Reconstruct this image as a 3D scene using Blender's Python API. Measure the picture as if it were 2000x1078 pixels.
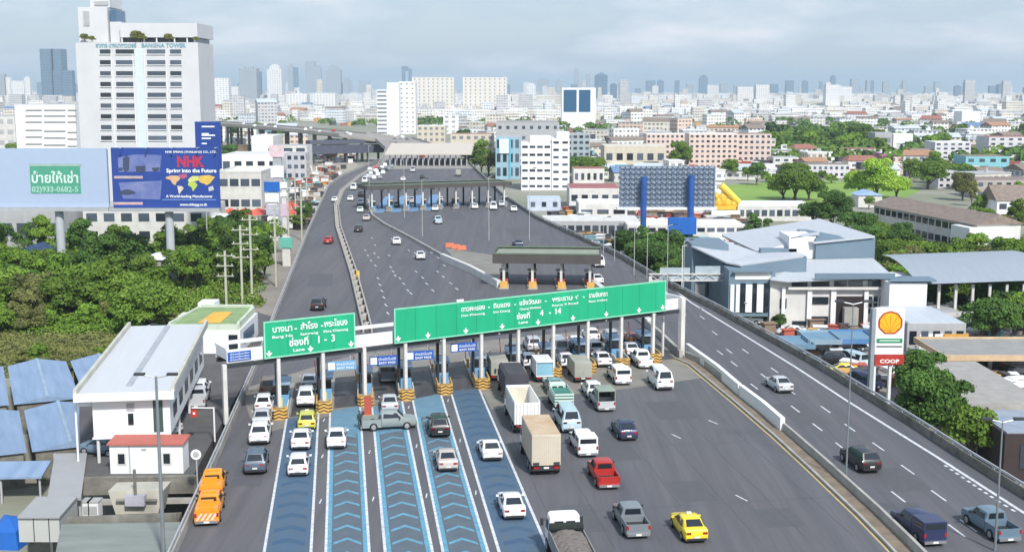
import bpy, math, random
from mathutils import Vector, Matrix
R = math.radians
rnd = random.Random(7)
for o in list(bpy.data.objects): bpy.data.objects.remove(o)
S = bpy.context.scene
COL = S.collection
# ---------------------------------------------------------------- camera
F = 2400.0; CH = 31.5; PITCH = math.atan((539-178)/F); IW, IH = 2000, 1078
cam = bpy.data.cameras.new('camera'); cam.sensor_width = 36; cam.lens = F/IW*36
cam.clip_start = 0.5; cam.clip_end = 60000
co = bpy.data.objects.new('camera', cam); COL.objects.link(co)
co.location = (0, 0, CH); co.rotation_euler = (math.pi/2-PITCH, 0, 0); S.camera = co
# ---------------------------------------------------------------- light
SUN_EL, SUN_AZ = R(43), R(158)      # azimuth clockwise from +Y (north): behind the camera, to its right
S.view_settings.view_transform = 'Standard'; S.view_settings.look = 'None'
S.view_settings.gamma = 1; S.view_settings.exposure = 0.46
w = bpy.data.worlds.new('World'); S.world = w; w.use_nodes = True
nt = w.node_tree; N = nt.nodes; Lk = nt.links
for n in list(N): N.remove(n)
out = N.new('ShaderNodeOutputWorld'); bg = N.new('ShaderNodeBackground'); bg.inputs[1].default_value = 0.12
sky = N.new('ShaderNodeTexSky'); sky.sky_type = 'NISHITA'; sky.sun_disc = False
sky.sun_elevation = SUN_EL; sky.sun_rotation = SUN_AZ; sky.air_density = 1.3; sky.dust_density = 1.0; sky.ozone_density = 1.5
tc = N.new('ShaderNodeTexCoord'); sx = N.new('ShaderNodeSeparateXYZ'); Lk.new(tc.outputs['Generated'], sx.inputs[0])
def wmath(op, a, b=None, clamp=False):
    n = N.new('ShaderNodeMath'); n.operation = op; n.use_clamp = clamp
    for i, v in enumerate((a, b)):
        if v is None: continue
        if isinstance(v, (int, float)): n.inputs[i].default_value = v
        else: Lk.new(v, n.inputs[i])
    return n.outputs[0]
zc = wmath('MAXIMUM', sx.outputs[2], 0.0); zc = wmath('ADD', zc, 0.22)
cu = wmath('DIVIDE', sx.outputs[0], zc); cv = wmath('DIVIDE', sx.outputs[1], zc)
cx = N.new('ShaderNodeCombineXYZ'); Lk.new(cu, cx.inputs[0]); Lk.new(cv, cx.inputs[1])
nz = N.new('ShaderNodeTexNoise'); nz.inputs['Scale'].default_value = 1.5; nz.inputs['Detail'].default_value = 7; nz.inputs['Roughness'].default_value = 0.55
Lk.new(cx.outputs[0], nz.inputs['Vector'])
rp = N.new('ShaderNodeValToRGB'); rp.color_ramp.elements[0].position = 0.40; rp.color_ramp.elements[1].position = 0.68
rp.color_ramp.elements[0].color = (0.7, 0.7, 0.7, 1); rp.color_ramp.elements[1].color = (1, 1, 1, 1)
Lk.new(nz.outputs['Fac'], rp.inputs[0])
cloudc = N.new('ShaderNodeMix'); cloudc.data_type = 'RGBA'; cloudc.inputs['A'].default_value = (2.95, 3.75, 4.9, 1); cloudc.inputs['B'].default_value = (6.0, 6.05, 6.4, 1)
rp2 = N.new('ShaderNodeValToRGB'); rp2.color_ramp.elements[0].position = 0.46; rp2.color_ramp.elements[1].position = 0.68; Lk.new(nz.outputs['Fac'], rp2.inputs[0]); Lk.new(rp2.outputs[0], cloudc.inputs['Factor'])
mx = N.new('ShaderNodeMix'); mx.data_type = 'RGBA'
Lk.new(rp.outputs[0], mx.inputs['Factor']); Lk.new(sky.outputs[0], mx.inputs['A']); Lk.new(cloudc.outputs['Result'], mx.inputs['B'])
Lk.new(mx.outputs['Result'], bg.inputs[0]); Lk.new(bg.outputs[0], out.inputs[0])
sl = bpy.data.lights.new('sun', 'SUN'); sl.energy = 3.5; sl.angle = R(5); sl.color = (1, 0.965, 0.91)
so = bpy.data.objects.new('sun', sl); COL.objects.link(so)
sd = Vector((math.sin(SUN_AZ)*math.cos(SUN_EL), math.cos(SUN_AZ)*math.cos(SUN_EL), math.sin(SUN_EL)))
so.rotation_euler = sd.to_track_quat('Z', 'Y').to_euler(); so.location = (0, 0, 200)
S.cycles.use_denoising = True; S.cycles.max_bounces = 6; S.cycles.volume_bounces = 0
S.cycles.transparent_max_bounces = 8
GZ = -6.0                      # level of the city ground; the expressway is at 0
HAZE = 1.0e-4
# ---------------------------------------------------------------- measuring helpers
def ray(px, py):
    u = (px-1000)/F; v = (539-py)/F; c, s = math.cos(PITCH), math.sin(PITCH)
    return Vector((u, c+v*s, -s+v*c))
def P(px, py, z=0.0):
    d = ray(px, py); t = (z-CH)/d.z
    return Vector((d.x*t, d.y*t, z))
def PD(px, py, Y):
    d = ray(px, py); t = Y/d.y
    return Vector((d.x*t, Y, CH+d.z*t))
def on_line(px, py, A, B):     # where the sight line meets the upright plane over the ground line A-B: distance from A, height
    d = ray(px, py); e = (B-A).xy.normalized(); n = Vector((-e.y, e.x)); t = A.xy.dot(n)/d.xy.dot(n)
    q = Vector((d.x*t, d.y*t)); return (q-A.xy).dot(e), CH+d.z*t
# ---------------------------------------------------------------- mesh helpers
class MB:
    def __init__(s): s.v = []; s.f = []
    def add(s, vs, fs):
        o = len(s.v); s.v += [tuple(v) for v in vs]; s.f += [tuple(i+o for i in f) for f in fs]; return s
    def box(s, x0, x1, y0, y1, z0, z1, M=None):
        vs = [Vector((x, y, z)) for z in (z0, z1) for x, y in ((x0, y0), (x1, y0), (x1, y1), (x0, y1))]
        if M is not None: vs = [M @ v for v in vs]
        return s.add(vs, [(3, 2, 1, 0), (4, 5, 6, 7), (0, 1, 5, 4), (1, 2, 6, 5), (2, 3, 7, 6), (3, 0, 4, 7)])
    def prism(s, poly, z0, z1):
        n = len(poly); a = sum(poly[i][0]*poly[(i+1) % n][1]-poly[(i+1) % n][0]*poly[i][1] for i in range(n))
        if a < 0: poly = poly[::-1]
        vs = [(p[0], p[1], z0) for p in poly]+[(p[0], p[1], z1) for p in poly]
        return s.add(vs, [tuple(range(n))[::-1], tuple(range(n, 2*n))]+[(i, (i+1) % n, n+(i+1) % n, n+i) for i in range(n)])
    def cyl(s, p0, p1, r0, r1=None, n=8):
        r1 = r0 if r1 is None else r1; p0 = Vector(p0); p1 = Vector(p1); q = (p1-p0).to_track_quat('Z', 'Y')
        vs = []
        for p, r in ((p0, r0), (p1, r1)):
            for k in range(n):
                a = 2*math.pi*k/n; vs.append(p+q @ Vector((r*math.cos(a), r*math.sin(a), 0)))
        return s.add(vs, [tuple(range(n))[::-1], tuple(range(n, 2*n))]+[(i, (i+1) % n, n+(i+1) % n, n+i) for i in range(n)])
    def bar(s, p0, p1, w, h):      # upright-section beam from p0 to p1 (points on its bottom centre line)
        p0 = Vector(p0); p1 = Vector(p1); e = (p1-p0); e.z = 0; e.normalize(); n = Vector((-e.y, e.x, 0))*w/2; u = Vector((0, 0, h))
        vs = [p0-n, p1-n, p1+n, p0+n]; vs = vs+[v+u for v in vs]
        return s.add(vs, [(3, 2, 1, 0), (4, 5, 6, 7), (0, 1, 5, 4), (1, 2, 6, 5), (2, 3, 7, 6), (3, 0, 4, 7)])
    def poly(s, vs): return s.add(vs, [tuple(range(len(vs)))])
    def mesh(s, name):
        m = bpy.data.meshes.new(name); m.from_pydata(s.v, [], s.f); m.update(); return m
def link(name, me, m, parent=None, loc=None, rz=0.0, smooth=False):
    o = bpy.data.objects.new(name, me); COL.objects.link(o)
    if m is not None:
        if len(me.materials) == 0: me.materials.append(m)
        elif me.materials[0] is not m:
            o.material_slots[0].link = 'OBJECT'; o.material_slots[0].material = m
    if parent is not None: o.parent = parent
    if loc is not None: o.location = loc
    if rz: o.rotation_euler = (0, 0, rz)
    return o
def part(mb, name, m, parent, label=None):
    o = link(name, mb.mesh(name), m, parent)
    if label: o['label'] = label
    return o
def thing(name, label, cat, loc=(0, 0, 0), rz=0.0, group=None):
    o = bpy.data.objects.new(name, None); COL.objects.link(o); o.empty_display_size = 0.5
    o.location = loc; o.rotation_euler = (0, 0, rz); tag(o, label, cat, group); return o
def tag(o, label, cat, group=None, kind=None):
    o['label'] = label; o['category'] = cat
    if group: o['group'] = group
    if kind: o['kind'] = kind
    return o
def struct(name, mb, m, label=None, kind='structure'):
    o = link(name, mb.mesh(name), m); o['kind'] = kind
    if label: o['label'] = label
    return o
# ---------------------------------------------------------------- materials
MC = {}
def mat(name, col, rough=0.7, metal=0.0, var=0.12, scale=0.6, col2=None, bump=0.0, spec=None, coord='Object', streak=None, emit=None):
    if name in MC: return MC[name]
    m = bpy.data.materials.new(name); m.use_nodes = True; t = m.node_tree; b = t.nodes['Principled BSDF']
    b.inputs['Roughness'].default_value = rough; b.inputs['Metallic'].default_value = metal
    if spec is not None: b.inputs['Specular IOR Level'].default_value = spec
    c = Vector(col); c2 = Vector(col2) if col2 else c*(1-var*2)
    tcn = t.nodes.new('ShaderNodeTexCoord'); n = t.nodes.new('ShaderNodeTexNoise'); n.inputs['Scale'].default_value = scale; n.inputs['Detail'].default_value = 6
    n.inputs['Roughness'].default_value = 0.6
    src = tcn.outputs[coord]
    if streak:
        mp = t.nodes.new('ShaderNodeMapping'); mp.inputs['Rotation'].default_value = (0, 0, streak[0]); mp.inputs['Scale'].default_value = streak[1]
        t.links.new(src, mp.inputs[0]); src = mp.outputs[0]
    t.links.new(src, n.inputs['Vector'])
    r = t.nodes.new('ShaderNodeValToRGB'); r.color_ramp.elements[0].position = 0.3; r.color_ramp.elements[1].position = 0.7
    r.color_ramp.elements[0].color = (*c2, 1); r.color_ramp.elements[1].color = (*c, 1)
    t.links.new(n.outputs['Fac'], r.inputs[0]); t.links.new(r.outputs[0], b.inputs['Base Color'])
    if bump:
        bn = t.nodes.new('ShaderNodeBump'); bn.inputs['Strength'].default_value = bump
        t.links.new(n.outputs['Fac'], bn.inputs['Height']); t.links.new(bn.outputs[0], b.inputs['Normal'])
    MC[name] = m; return m
def paint(name, col, rough=0.36):
    if name in MC: return MC[name]
    m = mat(name, col, rough, 0.0, var=0.03, scale=2.0); m.node_tree.nodes['Principled BSDF'].inputs['Coat Weight'].default_value = 0.25
    return m
def vary(m, lo, hi):       # each object made of it is a little lighter or darker
    t = m.node_tree; b = t.nodes['Principled BSDF']; src = b.inputs['Base Color'].links[0].from_socket
    oi = t.nodes.new('ShaderNodeObjectInfo'); mr = t.nodes.new('ShaderNodeMapRange'); mr.inputs['To Min'].default_value = lo; mr.inputs['To Max'].default_value = hi; t.links.new(oi.outputs['Random'], mr.inputs[0])
    mu = t.nodes.new('ShaderNodeVectorMath'); mu.operation = 'SCALE'; t.links.new(src, mu.inputs[0]); t.links.new(mr.outputs[0], mu.inputs['Scale']); t.links.new(mu.outputs[0], b.inputs['Base Color'])
def winmat(name, wall, glass=(0.04, 0.06, 0.08), du=3.2, dv=3.3, wu=(0.2, 0.8), wv=(0.35, 0.75), var=0.08):
    if name in MC: return MC[name]
    m = bpy.data.materials.new(name); m.use_nodes = True; t = m.node_tree; b = t.nodes['Principled BSDF']; b.inputs['Roughness'].default_value = 0.6
    tcn = t.nodes.new('ShaderNodeTexCoord'); sp = t.nodes.new('ShaderNodeSeparateXYZ'); t.links.new(tcn.outputs['Object'], sp.inputs[0])
    def ma(op, a, bb=None):
        n = t.nodes.new('ShaderNodeMath'); n.operation = op
        for i, v in enumerate((a, bb)):
            if v is None: continue
            if isinstance(v, (int, float)): n.inputs[i].default_value = v
            else: t.links.new(v, n.inputs[i])
        return n.outputs[0]
    def band(x, d, lo, hi):
        f = ma('FRACT', ma('ADD', ma('DIVIDE', x, d), 100.0)); return ma('MULTIPLY', ma('GREATER_THAN', f, lo), ma('LESS_THAN', f, hi))
    u = ma('ADD', sp.outputs[0], sp.outputs[1])
    k = ma('MULTIPLY', band(u, du, *wu), band(sp.outputs[2], dv, *wv))
    n = t.nodes.new('ShaderNodeTexNoise'); n.inputs['Scale'].default_value = 0.4; n.inputs['Detail'].default_value = 5; t.links.new(tcn.outputs['Object'], n.inputs['Vector'])
    r = t.nodes.new('ShaderNodeValToRGB'); c = Vector(wall); r.color_ramp.elements[0].color = (*(c*(1-2*var)), 1); r.color_ramp.elements[1].color = (*c, 1)
    r.color_ramp.elements[0].position = 0.3; r.color_ramp.elements[1].position = 0.7
    t.links.new(n.outputs['Fac'], r.inputs[0])
    mxn = t.nodes.new('ShaderNodeMix'); mxn.data_type = 'RGBA'; t.links.new(k, mxn.inputs['Factor']); t.links.new(r.outputs[0], mxn.inputs['A'])
    cc = t.nodes.new('ShaderNodeCombineXYZ'); t.links.new(ma('FLOOR', ma('DIVIDE', u, du)), cc.inputs[0]); t.links.new(ma('FLOOR', ma('DIVIDE', sp.outputs[2], dv)), cc.inputs[1]); wn = t.nodes.new('ShaderNodeTexWhiteNoise'); t.links.new(cc.outputs[0], wn.inputs[0])
    gr_ = t.nodes.new('ShaderNodeValToRGB'); gr_.color_ramp.elements[0].color = (*glass, 1); gr_.color_ramp.elements[1].color = (*(Vector(glass)*0.5+c*0.5), 1); gr_.color_ramp.elements[0].position = 0.35; t.links.new(wn.outputs['Value'], gr_.inputs[0]); t.links.new(gr_.outputs[0], mxn.inputs['B'])
    t.links.new(mxn.outputs['Result'], b.inputs['Base Color'])
    ro = t.nodes.new('ShaderNodeMapRange'); ro.inputs['To Min'].default_value = 0.7; ro.inputs['To Max'].default_value = 0.15
    t.links.new(k, ro.inputs[0]); t.links.new(ro.outputs[0], b.inputs['Roughness'])
    MC[name] = m; return m
HD = R(7.28)                  # heading of the expressway, to the left of the view
asphalt = mat('asphalt', (0.122, 0.117, 0.122), 0.85, scale=0.05, col2=(0.088, 0.094, 0.112), streak=(-HD, (1.6, 0.12, 1)), bump=0.02)
# fine grain and darker wheel tracks along the lanes
t = asphalt.node_tree; b = t.nodes['Principled BSDF']; base = b.inputs['Base Color'].links[0].from_socket
n2 = t.nodes.new('ShaderNodeTexNoise'); n2.inputs['Scale'].default_value = 0.35; n2.inputs['Detail'].default_value = 9; n2.inputs['Roughness'].default_value = 0.7
tcn = t.nodes.new('ShaderNodeTexCoord'); mp = t.nodes.new('ShaderNodeMapping'); mp.inputs['Rotation'].default_value = (0, 0, -HD); mp.inputs['Scale'].default_value = (2.4, 0.07, 1)
t.links.new(tcn.outputs['Object'], mp.inputs[0]); t.links.new(mp.outputs[0], n2.inputs['Vector'])
mxn = t.nodes.new('ShaderNodeMix'); mxn.data_type = 'RGBA'; mxn.blend_type = 'MULTIPLY'; mxn.inputs['Factor'].default_value = 1
rr = t.nodes.new('ShaderNodeValToRGB'); rr.color_ramp.elements[0].color = (0.80, 0.80, 0.81, 1); rr.color_ramp.elements[1].color = (1.12, 1.11, 1.10, 1)
rr.color_ramp.elements[0].position = 0.35; rr.color_ramp.elements[1].position = 0.65
t.links.new(n2.outputs['Fac'], rr.inputs[0]); t.links.new(base, mxn.inputs['A']); t.links.new(rr.outputs[0], mxn.inputs['B']); t.links.new(mxn.outputs['Result'], b.inputs['Base Color'])
slabm = mat('apron_concrete', (0.25, 0.235, 0.21), 0.85, scale=0.25, col2=(0.17, 0.16, 0.145))
concrete = mat('concrete', (0.42, 0.41, 0.38), 0.85, scale=0.5, col2=(0.28, 0.27, 0.25))
concrete_d = mat('stained_concrete', (0.24, 0.23, 0.20), 0.9, scale=0.7, col2=(0.10, 0.095, 0.08))
white_line = mat('white_road_paint', (0.74, 0.76, 0.79), 0.6, scale=2.5, col2=(0.38, 0.39, 0.42))
yellow_line = mat('yellow_road_paint', (0.55, 0.42, 0.17), 0.6, scale=1.5, col2=(0.40, 0.32, 0.16))
white = mat('white_paint', (0.78, 0.79, 0.80), 0.5, var=0.05, scale=0.5)
offwhite = mat('aged_white_wall', (0.68, 0.67, 0.64), 0.7, var=0.12, scale=0.4)
cream = mat('cream_wall', (0.62, 0.56, 0.45), 0.7, var=0.1)
greywall = mat('grey_wall', (0.42, 0.43, 0.44), 0.7, var=0.1)
steel = mat('galvanised_steel', (0.50, 0.52, 0.54), 0.45, 0.3, var=0.08)
darksteel = mat('dark_steel', (0.05, 0.055, 0.06), 0.5, 0.2, var=0.1)
glassd = mat('dark_glass', (0.02, 0.028, 0.038), 0.08, 0.0, var=0.1, scale=0.3, spec=0.7)
winglass = mat('window_glass', (0.035, 0.045, 0.06), 0.12, var=0.1, scale=0.3, spec=0.7)
vary(winglass, 0.4, 3.2)
blueglass = mat('blue_glass', (0.08, 0.17, 0.28), 0.12, 0.1, var=0.15, scale=0.05, spec=0.8)
tyre = mat('tyre_rubber', (0.018, 0.018, 0.02), 0.9)
rimm = mat('alloy_rim', (0.45, 0.46, 0.48), 0.35, 0.6)
plastic = mat('black_plastic', (0.03, 0.03, 0.033), 0.55)
red_lamp = mat('red_lamp_glass', (0.42, 0.02, 0.02), 0.2); clear_lamp = mat('clear_lamp_glass', (0.75, 0.76, 0.78), 0.15)
platem = mat('number_plate_white', (0.75, 0.75, 0.72), 0.5)
signgreen = mat('sign_green', (0.012, 0.42, 0.21), 0.45, scale=0.5, col2=(0.012, 0.34, 0.165), streak=(0, (1.0, 1.0, 0.15)))
signwhite = mat('sign_white', (0.85, 0.87, 0.86), 0.5, var=0.02)
signblue = mat('sign_blue', (0.02, 0.10, 0.42), 0.45, var=0.06)
brightblue = mat('bright_blue_paint', (0.015, 0.13, 0.50), 0.5, var=0.1)
bluegrey = mat('blue_grey_cladding', (0.15, 0.22, 0.28), 0.6, var=0.06, scale=0.3)
palegrey_roof = mat('pale_metal_roof', (0.50, 0.55, 0.61), 0.5, var=0.06, scale=0.3, streak=(0, (4, 0.3, 1)))
blue_roof = mat('weathered_blue_roof', (0.26, 0.35, 0.50), 0.55, scale=0.4, col2=(0.17, 0.26, 0.40), streak=(0, (3, 0.3, 1)))
hazard_y = mat('hazard_yellow', (0.72, 0.42, 0.10), 0.55, var=0.1)
red_p = mat('red_paint', (0.50, 0.05, 0.03), 0.5); orange_p = mat('orange_paint', (0.75, 0.25, 0.03), 0.45)
redroof = mat('red_roof_tiles', (0.34, 0.145, 0.11), 0.75, var=0.15, scale=1.5)
brownroof = mat('brown_roof_sheets', (0.27, 0.215, 0.18), 0.85, var=0.2, scale=0.8)
trunkm = mat('bark', (0.13, 0.10, 0.07), 0.9, var=0.2, scale=3)
def leafmat(name, c, c2):
    m = mat(name, c, 0.7, scale=0.55, col2=c2, spec=0.25); t = m.node_tree; b = t.nodes['Principled BSDF']; vary(m, 0.72, 1.3)
    return m
LEAF = [leafmat('leaves_mid_green', (0.155, 0.245, 0.030), (0.07, 0.14, 0.016)), leafmat('leaves_dark_green', (0.080, 0.155, 0.026), (0.034, 0.080, 0.015)),
        leafmat('leaves_bright_green', (0.17, 0.28, 0.03), (0.07, 0.15, 0.015)), leafmat('leaves_olive', (0.19, 0.20, 0.06), (0.085, 0.10, 0.03)),
        leafmat('leaves_yellow_green', (0.30, 0.44, 0.05), (0.13, 0.26, 0.02))]
# ================================================================ THE SETTING
ground = mat('city_ground', (0.32, 0.30, 0.27), 0.9, scale=0.02, col2=(0.16, 0.19, 0.11), bump=0)
struct('ground', MB().poly([(-11500, -300, GZ), (11500, -300, GZ), (11500, 21000, GZ), (-11500, 21000, GZ)]), ground, 'flat city ground of grass, earth and paving')
LEFT_EDGE = [(345, 1062), (430, 873), (500, 712), (535, 618), (600, 455), (641, 365), (668, 345), (722, 322), (748, 312)]
RIGHT_EDGE = [(2050, 998), (1900, 905), (1800, 840), (1600, 716), (1400, 606), (1300, 556), (1215, 505), (1050, 428), (985, 385), (940, 342), (915, 318)]
E_L = [P(*p) for p in LEFT_EDGE]; E_R = [P(*p) for p in RIGHT_EDGE]
def back(a, b, k): d = (a-b).normalized(); return a+d*k
E_L = [back(E_L[0], E_L[1], 25)]+E_L; E_R = [back(E_R[0], E_R[1], 25)]+E_R
road = MB().prism([(p.x, p.y) for p in E_L]+[(p.x, p.y) for p in reversed(E_R)], -1.3, 0)
struct('expressway_deck', road, asphalt, 'wide grey asphalt expressway deck')
# supports of the deck
for i, (px, py) in enumerate([(1300, 556), (1600, 716), (1800, 840), (1215, 505)]): pass
# parapets along both edges
def offset_line(pts, d):
    out = []
    for i, p in enumerate(pts):
        a = pts[max(i-1, 0)]; b = pts[min(i+1, len(pts)-1)]; e = (b-a).xy.normalized(); out.append(Vector((p.x-e.y*d, p.y+e.x*d, p.z)))
    return out
def ribbon(mb, pts, w0, w1, z):
    A = offset_line(pts, w0); B = offset_line(pts, w1)
    for i in range(len(pts)-1): mb.poly([(A[i].x, A[i].y, z), (B[i].x, B[i].y, z), (B[i+1].x, B[i+1].y, z), (A[i+1].x, A[i+1].y, z)])
    return mb
def wall_line(mb, pts, w, z0, z1, off=0.0):
    q = offset_line(pts, off)
    A = offset_line(q, w/2); B = offset_line(q, -w/2); n = len(q)
    vs = [(p.x, p.y, z0) for p in A]+[(p.x, p.y, z0) for p in B]+[(p.x, p.y, z1) for p in A]+[(p.x, p.y, z1) for p in B]; fs = []
    for i in range(n-1):
        fs += [(2*n+i, 2*n+i+1, 3*n+i+1, 3*n+i)[::-1], (i, i+1, 2*n+i+1, 2*n+i)[::-1], (n+i, n+i+1, 3*n+i+1, 3*n+i), (i, i+1, n+i+1, n+i)]
    fs += [(0, n, 3*n, 2*n), (n-1, 2*n-1, 4*n-1, 3*n-1)]
    return mb.add(vs, fs)
def densify(pts, step):
    out = []
    for a, b in zip(pts, pts[1:]):
        n = max(1, round((b-a).length/step))
        out += [a.lerp(b, k/n) for k in range(n)]
    return out+[pts[-1]]
def barrier(label, pts, off, posts=True, rail=True, wall_h=0.75, wm=concrete, w=0.25, cat='barrier', step=4.0, z=0):
    t = thing('crash_barrier', label, cat, (0, 0, 0))
    part(wall_line(MB(), pts, w, z-0.3, z+wall_h, off), 'parapet', wm, t)
    if rail:
        part(wall_line(MB(), pts, 0.12, z+wall_h+0.22, z+wall_h+0.42, off), 'rail', steel, t)
        pm = MB().box(-0.09, 0.09, -0.09, 0.09, z+wall_h-0.05, z+wall_h+0.3).mesh('rail_post'); q = densify(offset_line(pts, off), step)
        for p in q[:100]: link('rail_post', pm, steel, t, (p.x, p.y, 0))
    return t
barrier('pale concrete barrier along the left edge of the expressway', E_L, -0.2, wm=concrete)
barrier('concrete barrier with steel rail along the far right edge by the shell pylon'.replace('shell pylon', 'petrol station'), E_R, 0.3, wm=concrete_d)
# --- right road marks
R_IN = [P(*p) for p in [(1290, 545), (1350, 591), (1559, 720), (1655, 783), (1830, 892), (2000, 1001), (2060, 1038)]]
marks = ribbon(MB(), R_IN, -0.16, 0.16, 0.008)
gore = [P(*p) for p in [(1845, 908), (1895, 942), (1940, 972), (1990, 1003)]]
for a_, b_ in zip(densify(gore, 0.5)[::2], densify(gore, 0.5)[1::2]): ribbon(marks, [a_, b_], -0.12, 0.12, 0.008)
def dash(mb, px, py, L=3.0, w=0.16, h=HD, z=0.008):
    c = P(px, py); e = Vector((-math.sin(h), math.cos(h))); n = Vector((e.y, -e.x))
    mb.poly([(*(c.xy-n*w/2), z), (*(c.xy+n*w/2), z), (*(c.xy+n*w/2+e*L), z), (*(c.xy-n*w/2+e*L), z)])
RH = math.atan2(-(P(1559, 720).x-P(1655, 783).x), P(1559, 720).y-P(1655, 783).y)
for x, y in [(1562, 805), (1622, 806), (1606, 841), (1670, 842), (1653, 880), (1727, 880), (1786, 926), (1768, 980), (1848, 978), (1908, 1038), (1885, 1048),
             (1340, 615), (1376, 623), (1401, 654), (1430, 690), (1462, 690), (1412, 693), (1500, 740), (1520, 728), (1553, 770), (1440, 715), (1480, 760)]:
    dash(marks, x, y, h=RH, L=2.6)
# --- dashes of the left and middle carriageways
for x, y in [(728, 466), (734, 480), (733, 496), (741, 504), (740, 545), (744, 558), (748, 570), (752, 583), (756, 598), (760, 614), (726, 510), (735, 520), (770, 532), (774, 540), (783, 545), (791, 556), (799, 569), (805, 575), (765, 523), (762, 500),
             (800, 490), (812, 503), (815, 532), (828, 544), (836, 556), (848, 569), (857, 532), (868, 542), (883, 555), (895, 566), (720, 500), (715, 490), (845, 495), (858, 505), (870, 520)]:
    dash(marks, x, y, L=2.0, w=0.2, h=R(16))
for x, y in [(1330, 856), (1402, 828), (1460, 978)]:
    dash(marks, x, y, L=1.6, w=0.14, h=R(25))
struct('lane_markings', marks, white_line, 'white lane lines, dashes and gore stripes on the expressway')
# sealed joints and patches in the asphalt
jt = MB(); sl_ = Vector((-math.sin(HD), math.cos(HD), 0)); nn_ = Vector((math.cos(HD), math.sin(HD), 0)); r0_ = random.Random(3)
for k in range(9):
    a = P(1085, 1075)+nn_*(k*3.5+0.6); L_ = 46-k*1.2; w0 = 0.0
    for j in range(12): p0 = a+sl_*(L_*j/12); p1 = a+sl_*(L_*(j+1)/12); w1 = r0_.uniform(-0.08, 0.08); jt.poly([(*(p0+nn_*w0).xy, 0.0035), (*(p0+nn_*(w0+0.06)).xy, 0.0035), (*(p1+nn_*(w1+0.06)).xy, 0.0035), (*(p1+nn_*w1).xy, 0.0035)]); w0 = w1
for px, py, w_, l_ in [(1130, 1000, 26, 0.07), (1110, 880, 24, 0.07), (560, 590, 12, 0.15), (720, 560, 20, 0.15), (900, 450, 30, 0.2), (560, 480, 10, 0.2)]:
    a = P(px, py); e = Vector((math.cos(HD+0.05), math.sin(HD+0.05), 0)); jt.poly([(*a.xy, 0.0038), (*(a+e*w_).xy, 0.0038), (*(a+e*w_+sl_*l_).xy, 0.0038), (*(a+sl_*l_).xy, 0.0038)])
struct('asphalt_joints', jt, mat('joint_sealer', (0.078, 0.080, 0.090), 0.7), 'thin dark sealed joints in the toll plaza asphalt')
pt = MB()
for px, py, w_, l_ in [(1180, 900, 3.4, 9), (1330, 980, 3.0, 5), (1120, 1040, 2.5, 6), (1290, 820, 4, 7), (1500, 1030, 3, 4), (600, 560, 4, 14), (780, 520, 3.4, 10), (1560, 830, 3.2, 8), (1750, 960, 3.2, 6), (1000, 460, 7, 14), (880, 430, 4, 20), (450, 950, 2.4, 7)]:
    a = P(px, py); pt.poly([(*a.xy, 0.0025), (*(a+nn_*w_).xy, 0.0025), (*(a+nn_*w_+sl_*l_).xy, 0.0025), (*(a+sl_*l_).xy, 0.0025)])
struct('asphalt_patches', pt, mat('patch_asphalt', (0.095, 0.096, 0.106), 0.85, scale=1.5, col2=(0.08, 0.082, 0.092)), 'slightly darker repair patches in the asphalt')
# --- apron of the toll lanes (pale concrete)
apr = [P(*p) for p in [(500, 850), (545, 838), (640, 812), (740, 798), (840, 775), (945, 770), (960, 800), (1120, 770), (1240, 757), (1390, 735), (1345, 690), (1200, 640), (700, 690), (470, 760)]]
struct('toll_apron', MB().poly([(p.x, p.y, 0.004) for p in apr]), slabm, 'pale worn concrete apron under the toll canopy')
# ================================================================ LANES PAINTED BLUE
lane_blue = mat('blue_lane_paint_dark', (0.055, 0.115, 0.195), 0.75, scale=0.6, col2=(0.078, 0.115, 0.155), streak=(-HD, (1.5, 0.3, 1)))
lane_mid = mat('blue_lane_paint_worn', (0.14, 0.25, 0.33), 0.75, scale=0.7, col2=(0.09, 0.19, 0.28))
lane_cyan = mat('blue_lane_paint_light', (0.12, 0.36, 0.52), 0.7, scale=2.2, col2=(0.10, 0.21, 0.28))
lane_grey = mat('lane_asphalt_between_chevrons', (0.10, 0.135, 0.165), 0.8, scale=0.8, col2=(0.085, 0.105, 0.13))
lane_navy = mat('blue_lane_paint_navy', (0.030, 0.085, 0.17), 0.75, scale=1.2, col2=(0.055, 0.10, 0.155))
LANES = [((560, 818), (622, 806), (519, 1060), (608, 1060), 0), ((645, 803), (703, 792), (637, 1060), (720, 1060), 1), ((727, 795), (785, 783), (751, 1060), (841, 1060), 1),
         ((805, 774), (860, 767), (862, 1060), (948, 1060), 1), ((880, 763), (935, 758), (970, 1060), (1065, 1060), 0)]
lb = MB(); lg = MB(); lc = MB(); lw = MB(); ln = MB(); lp = MB()
def L3(l, u, v, z):          # u across 0..1, v along: 0 far .. 1 near (beyond 1 = nearer than the frame)
    A = P(*l[0]); B = P(*l[1]); C = P(*l[2]); D = P(*l[3]); p = A.lerp(B, u).lerp(C.lerp(D, u), 1) if False else (A+(B-A)*u)+((C+(D-C)*u)-(A+(B-A)*u))*v
    return (p.x, p.y, z)
def strip(mb, l, u0, u1, v0, v1, z): mb.poly([L3(l, u0, v1, z), L3(l, u1, v1, z), L3(l, u1, v0, z), L3(l, u0, v0, z)])
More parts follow.
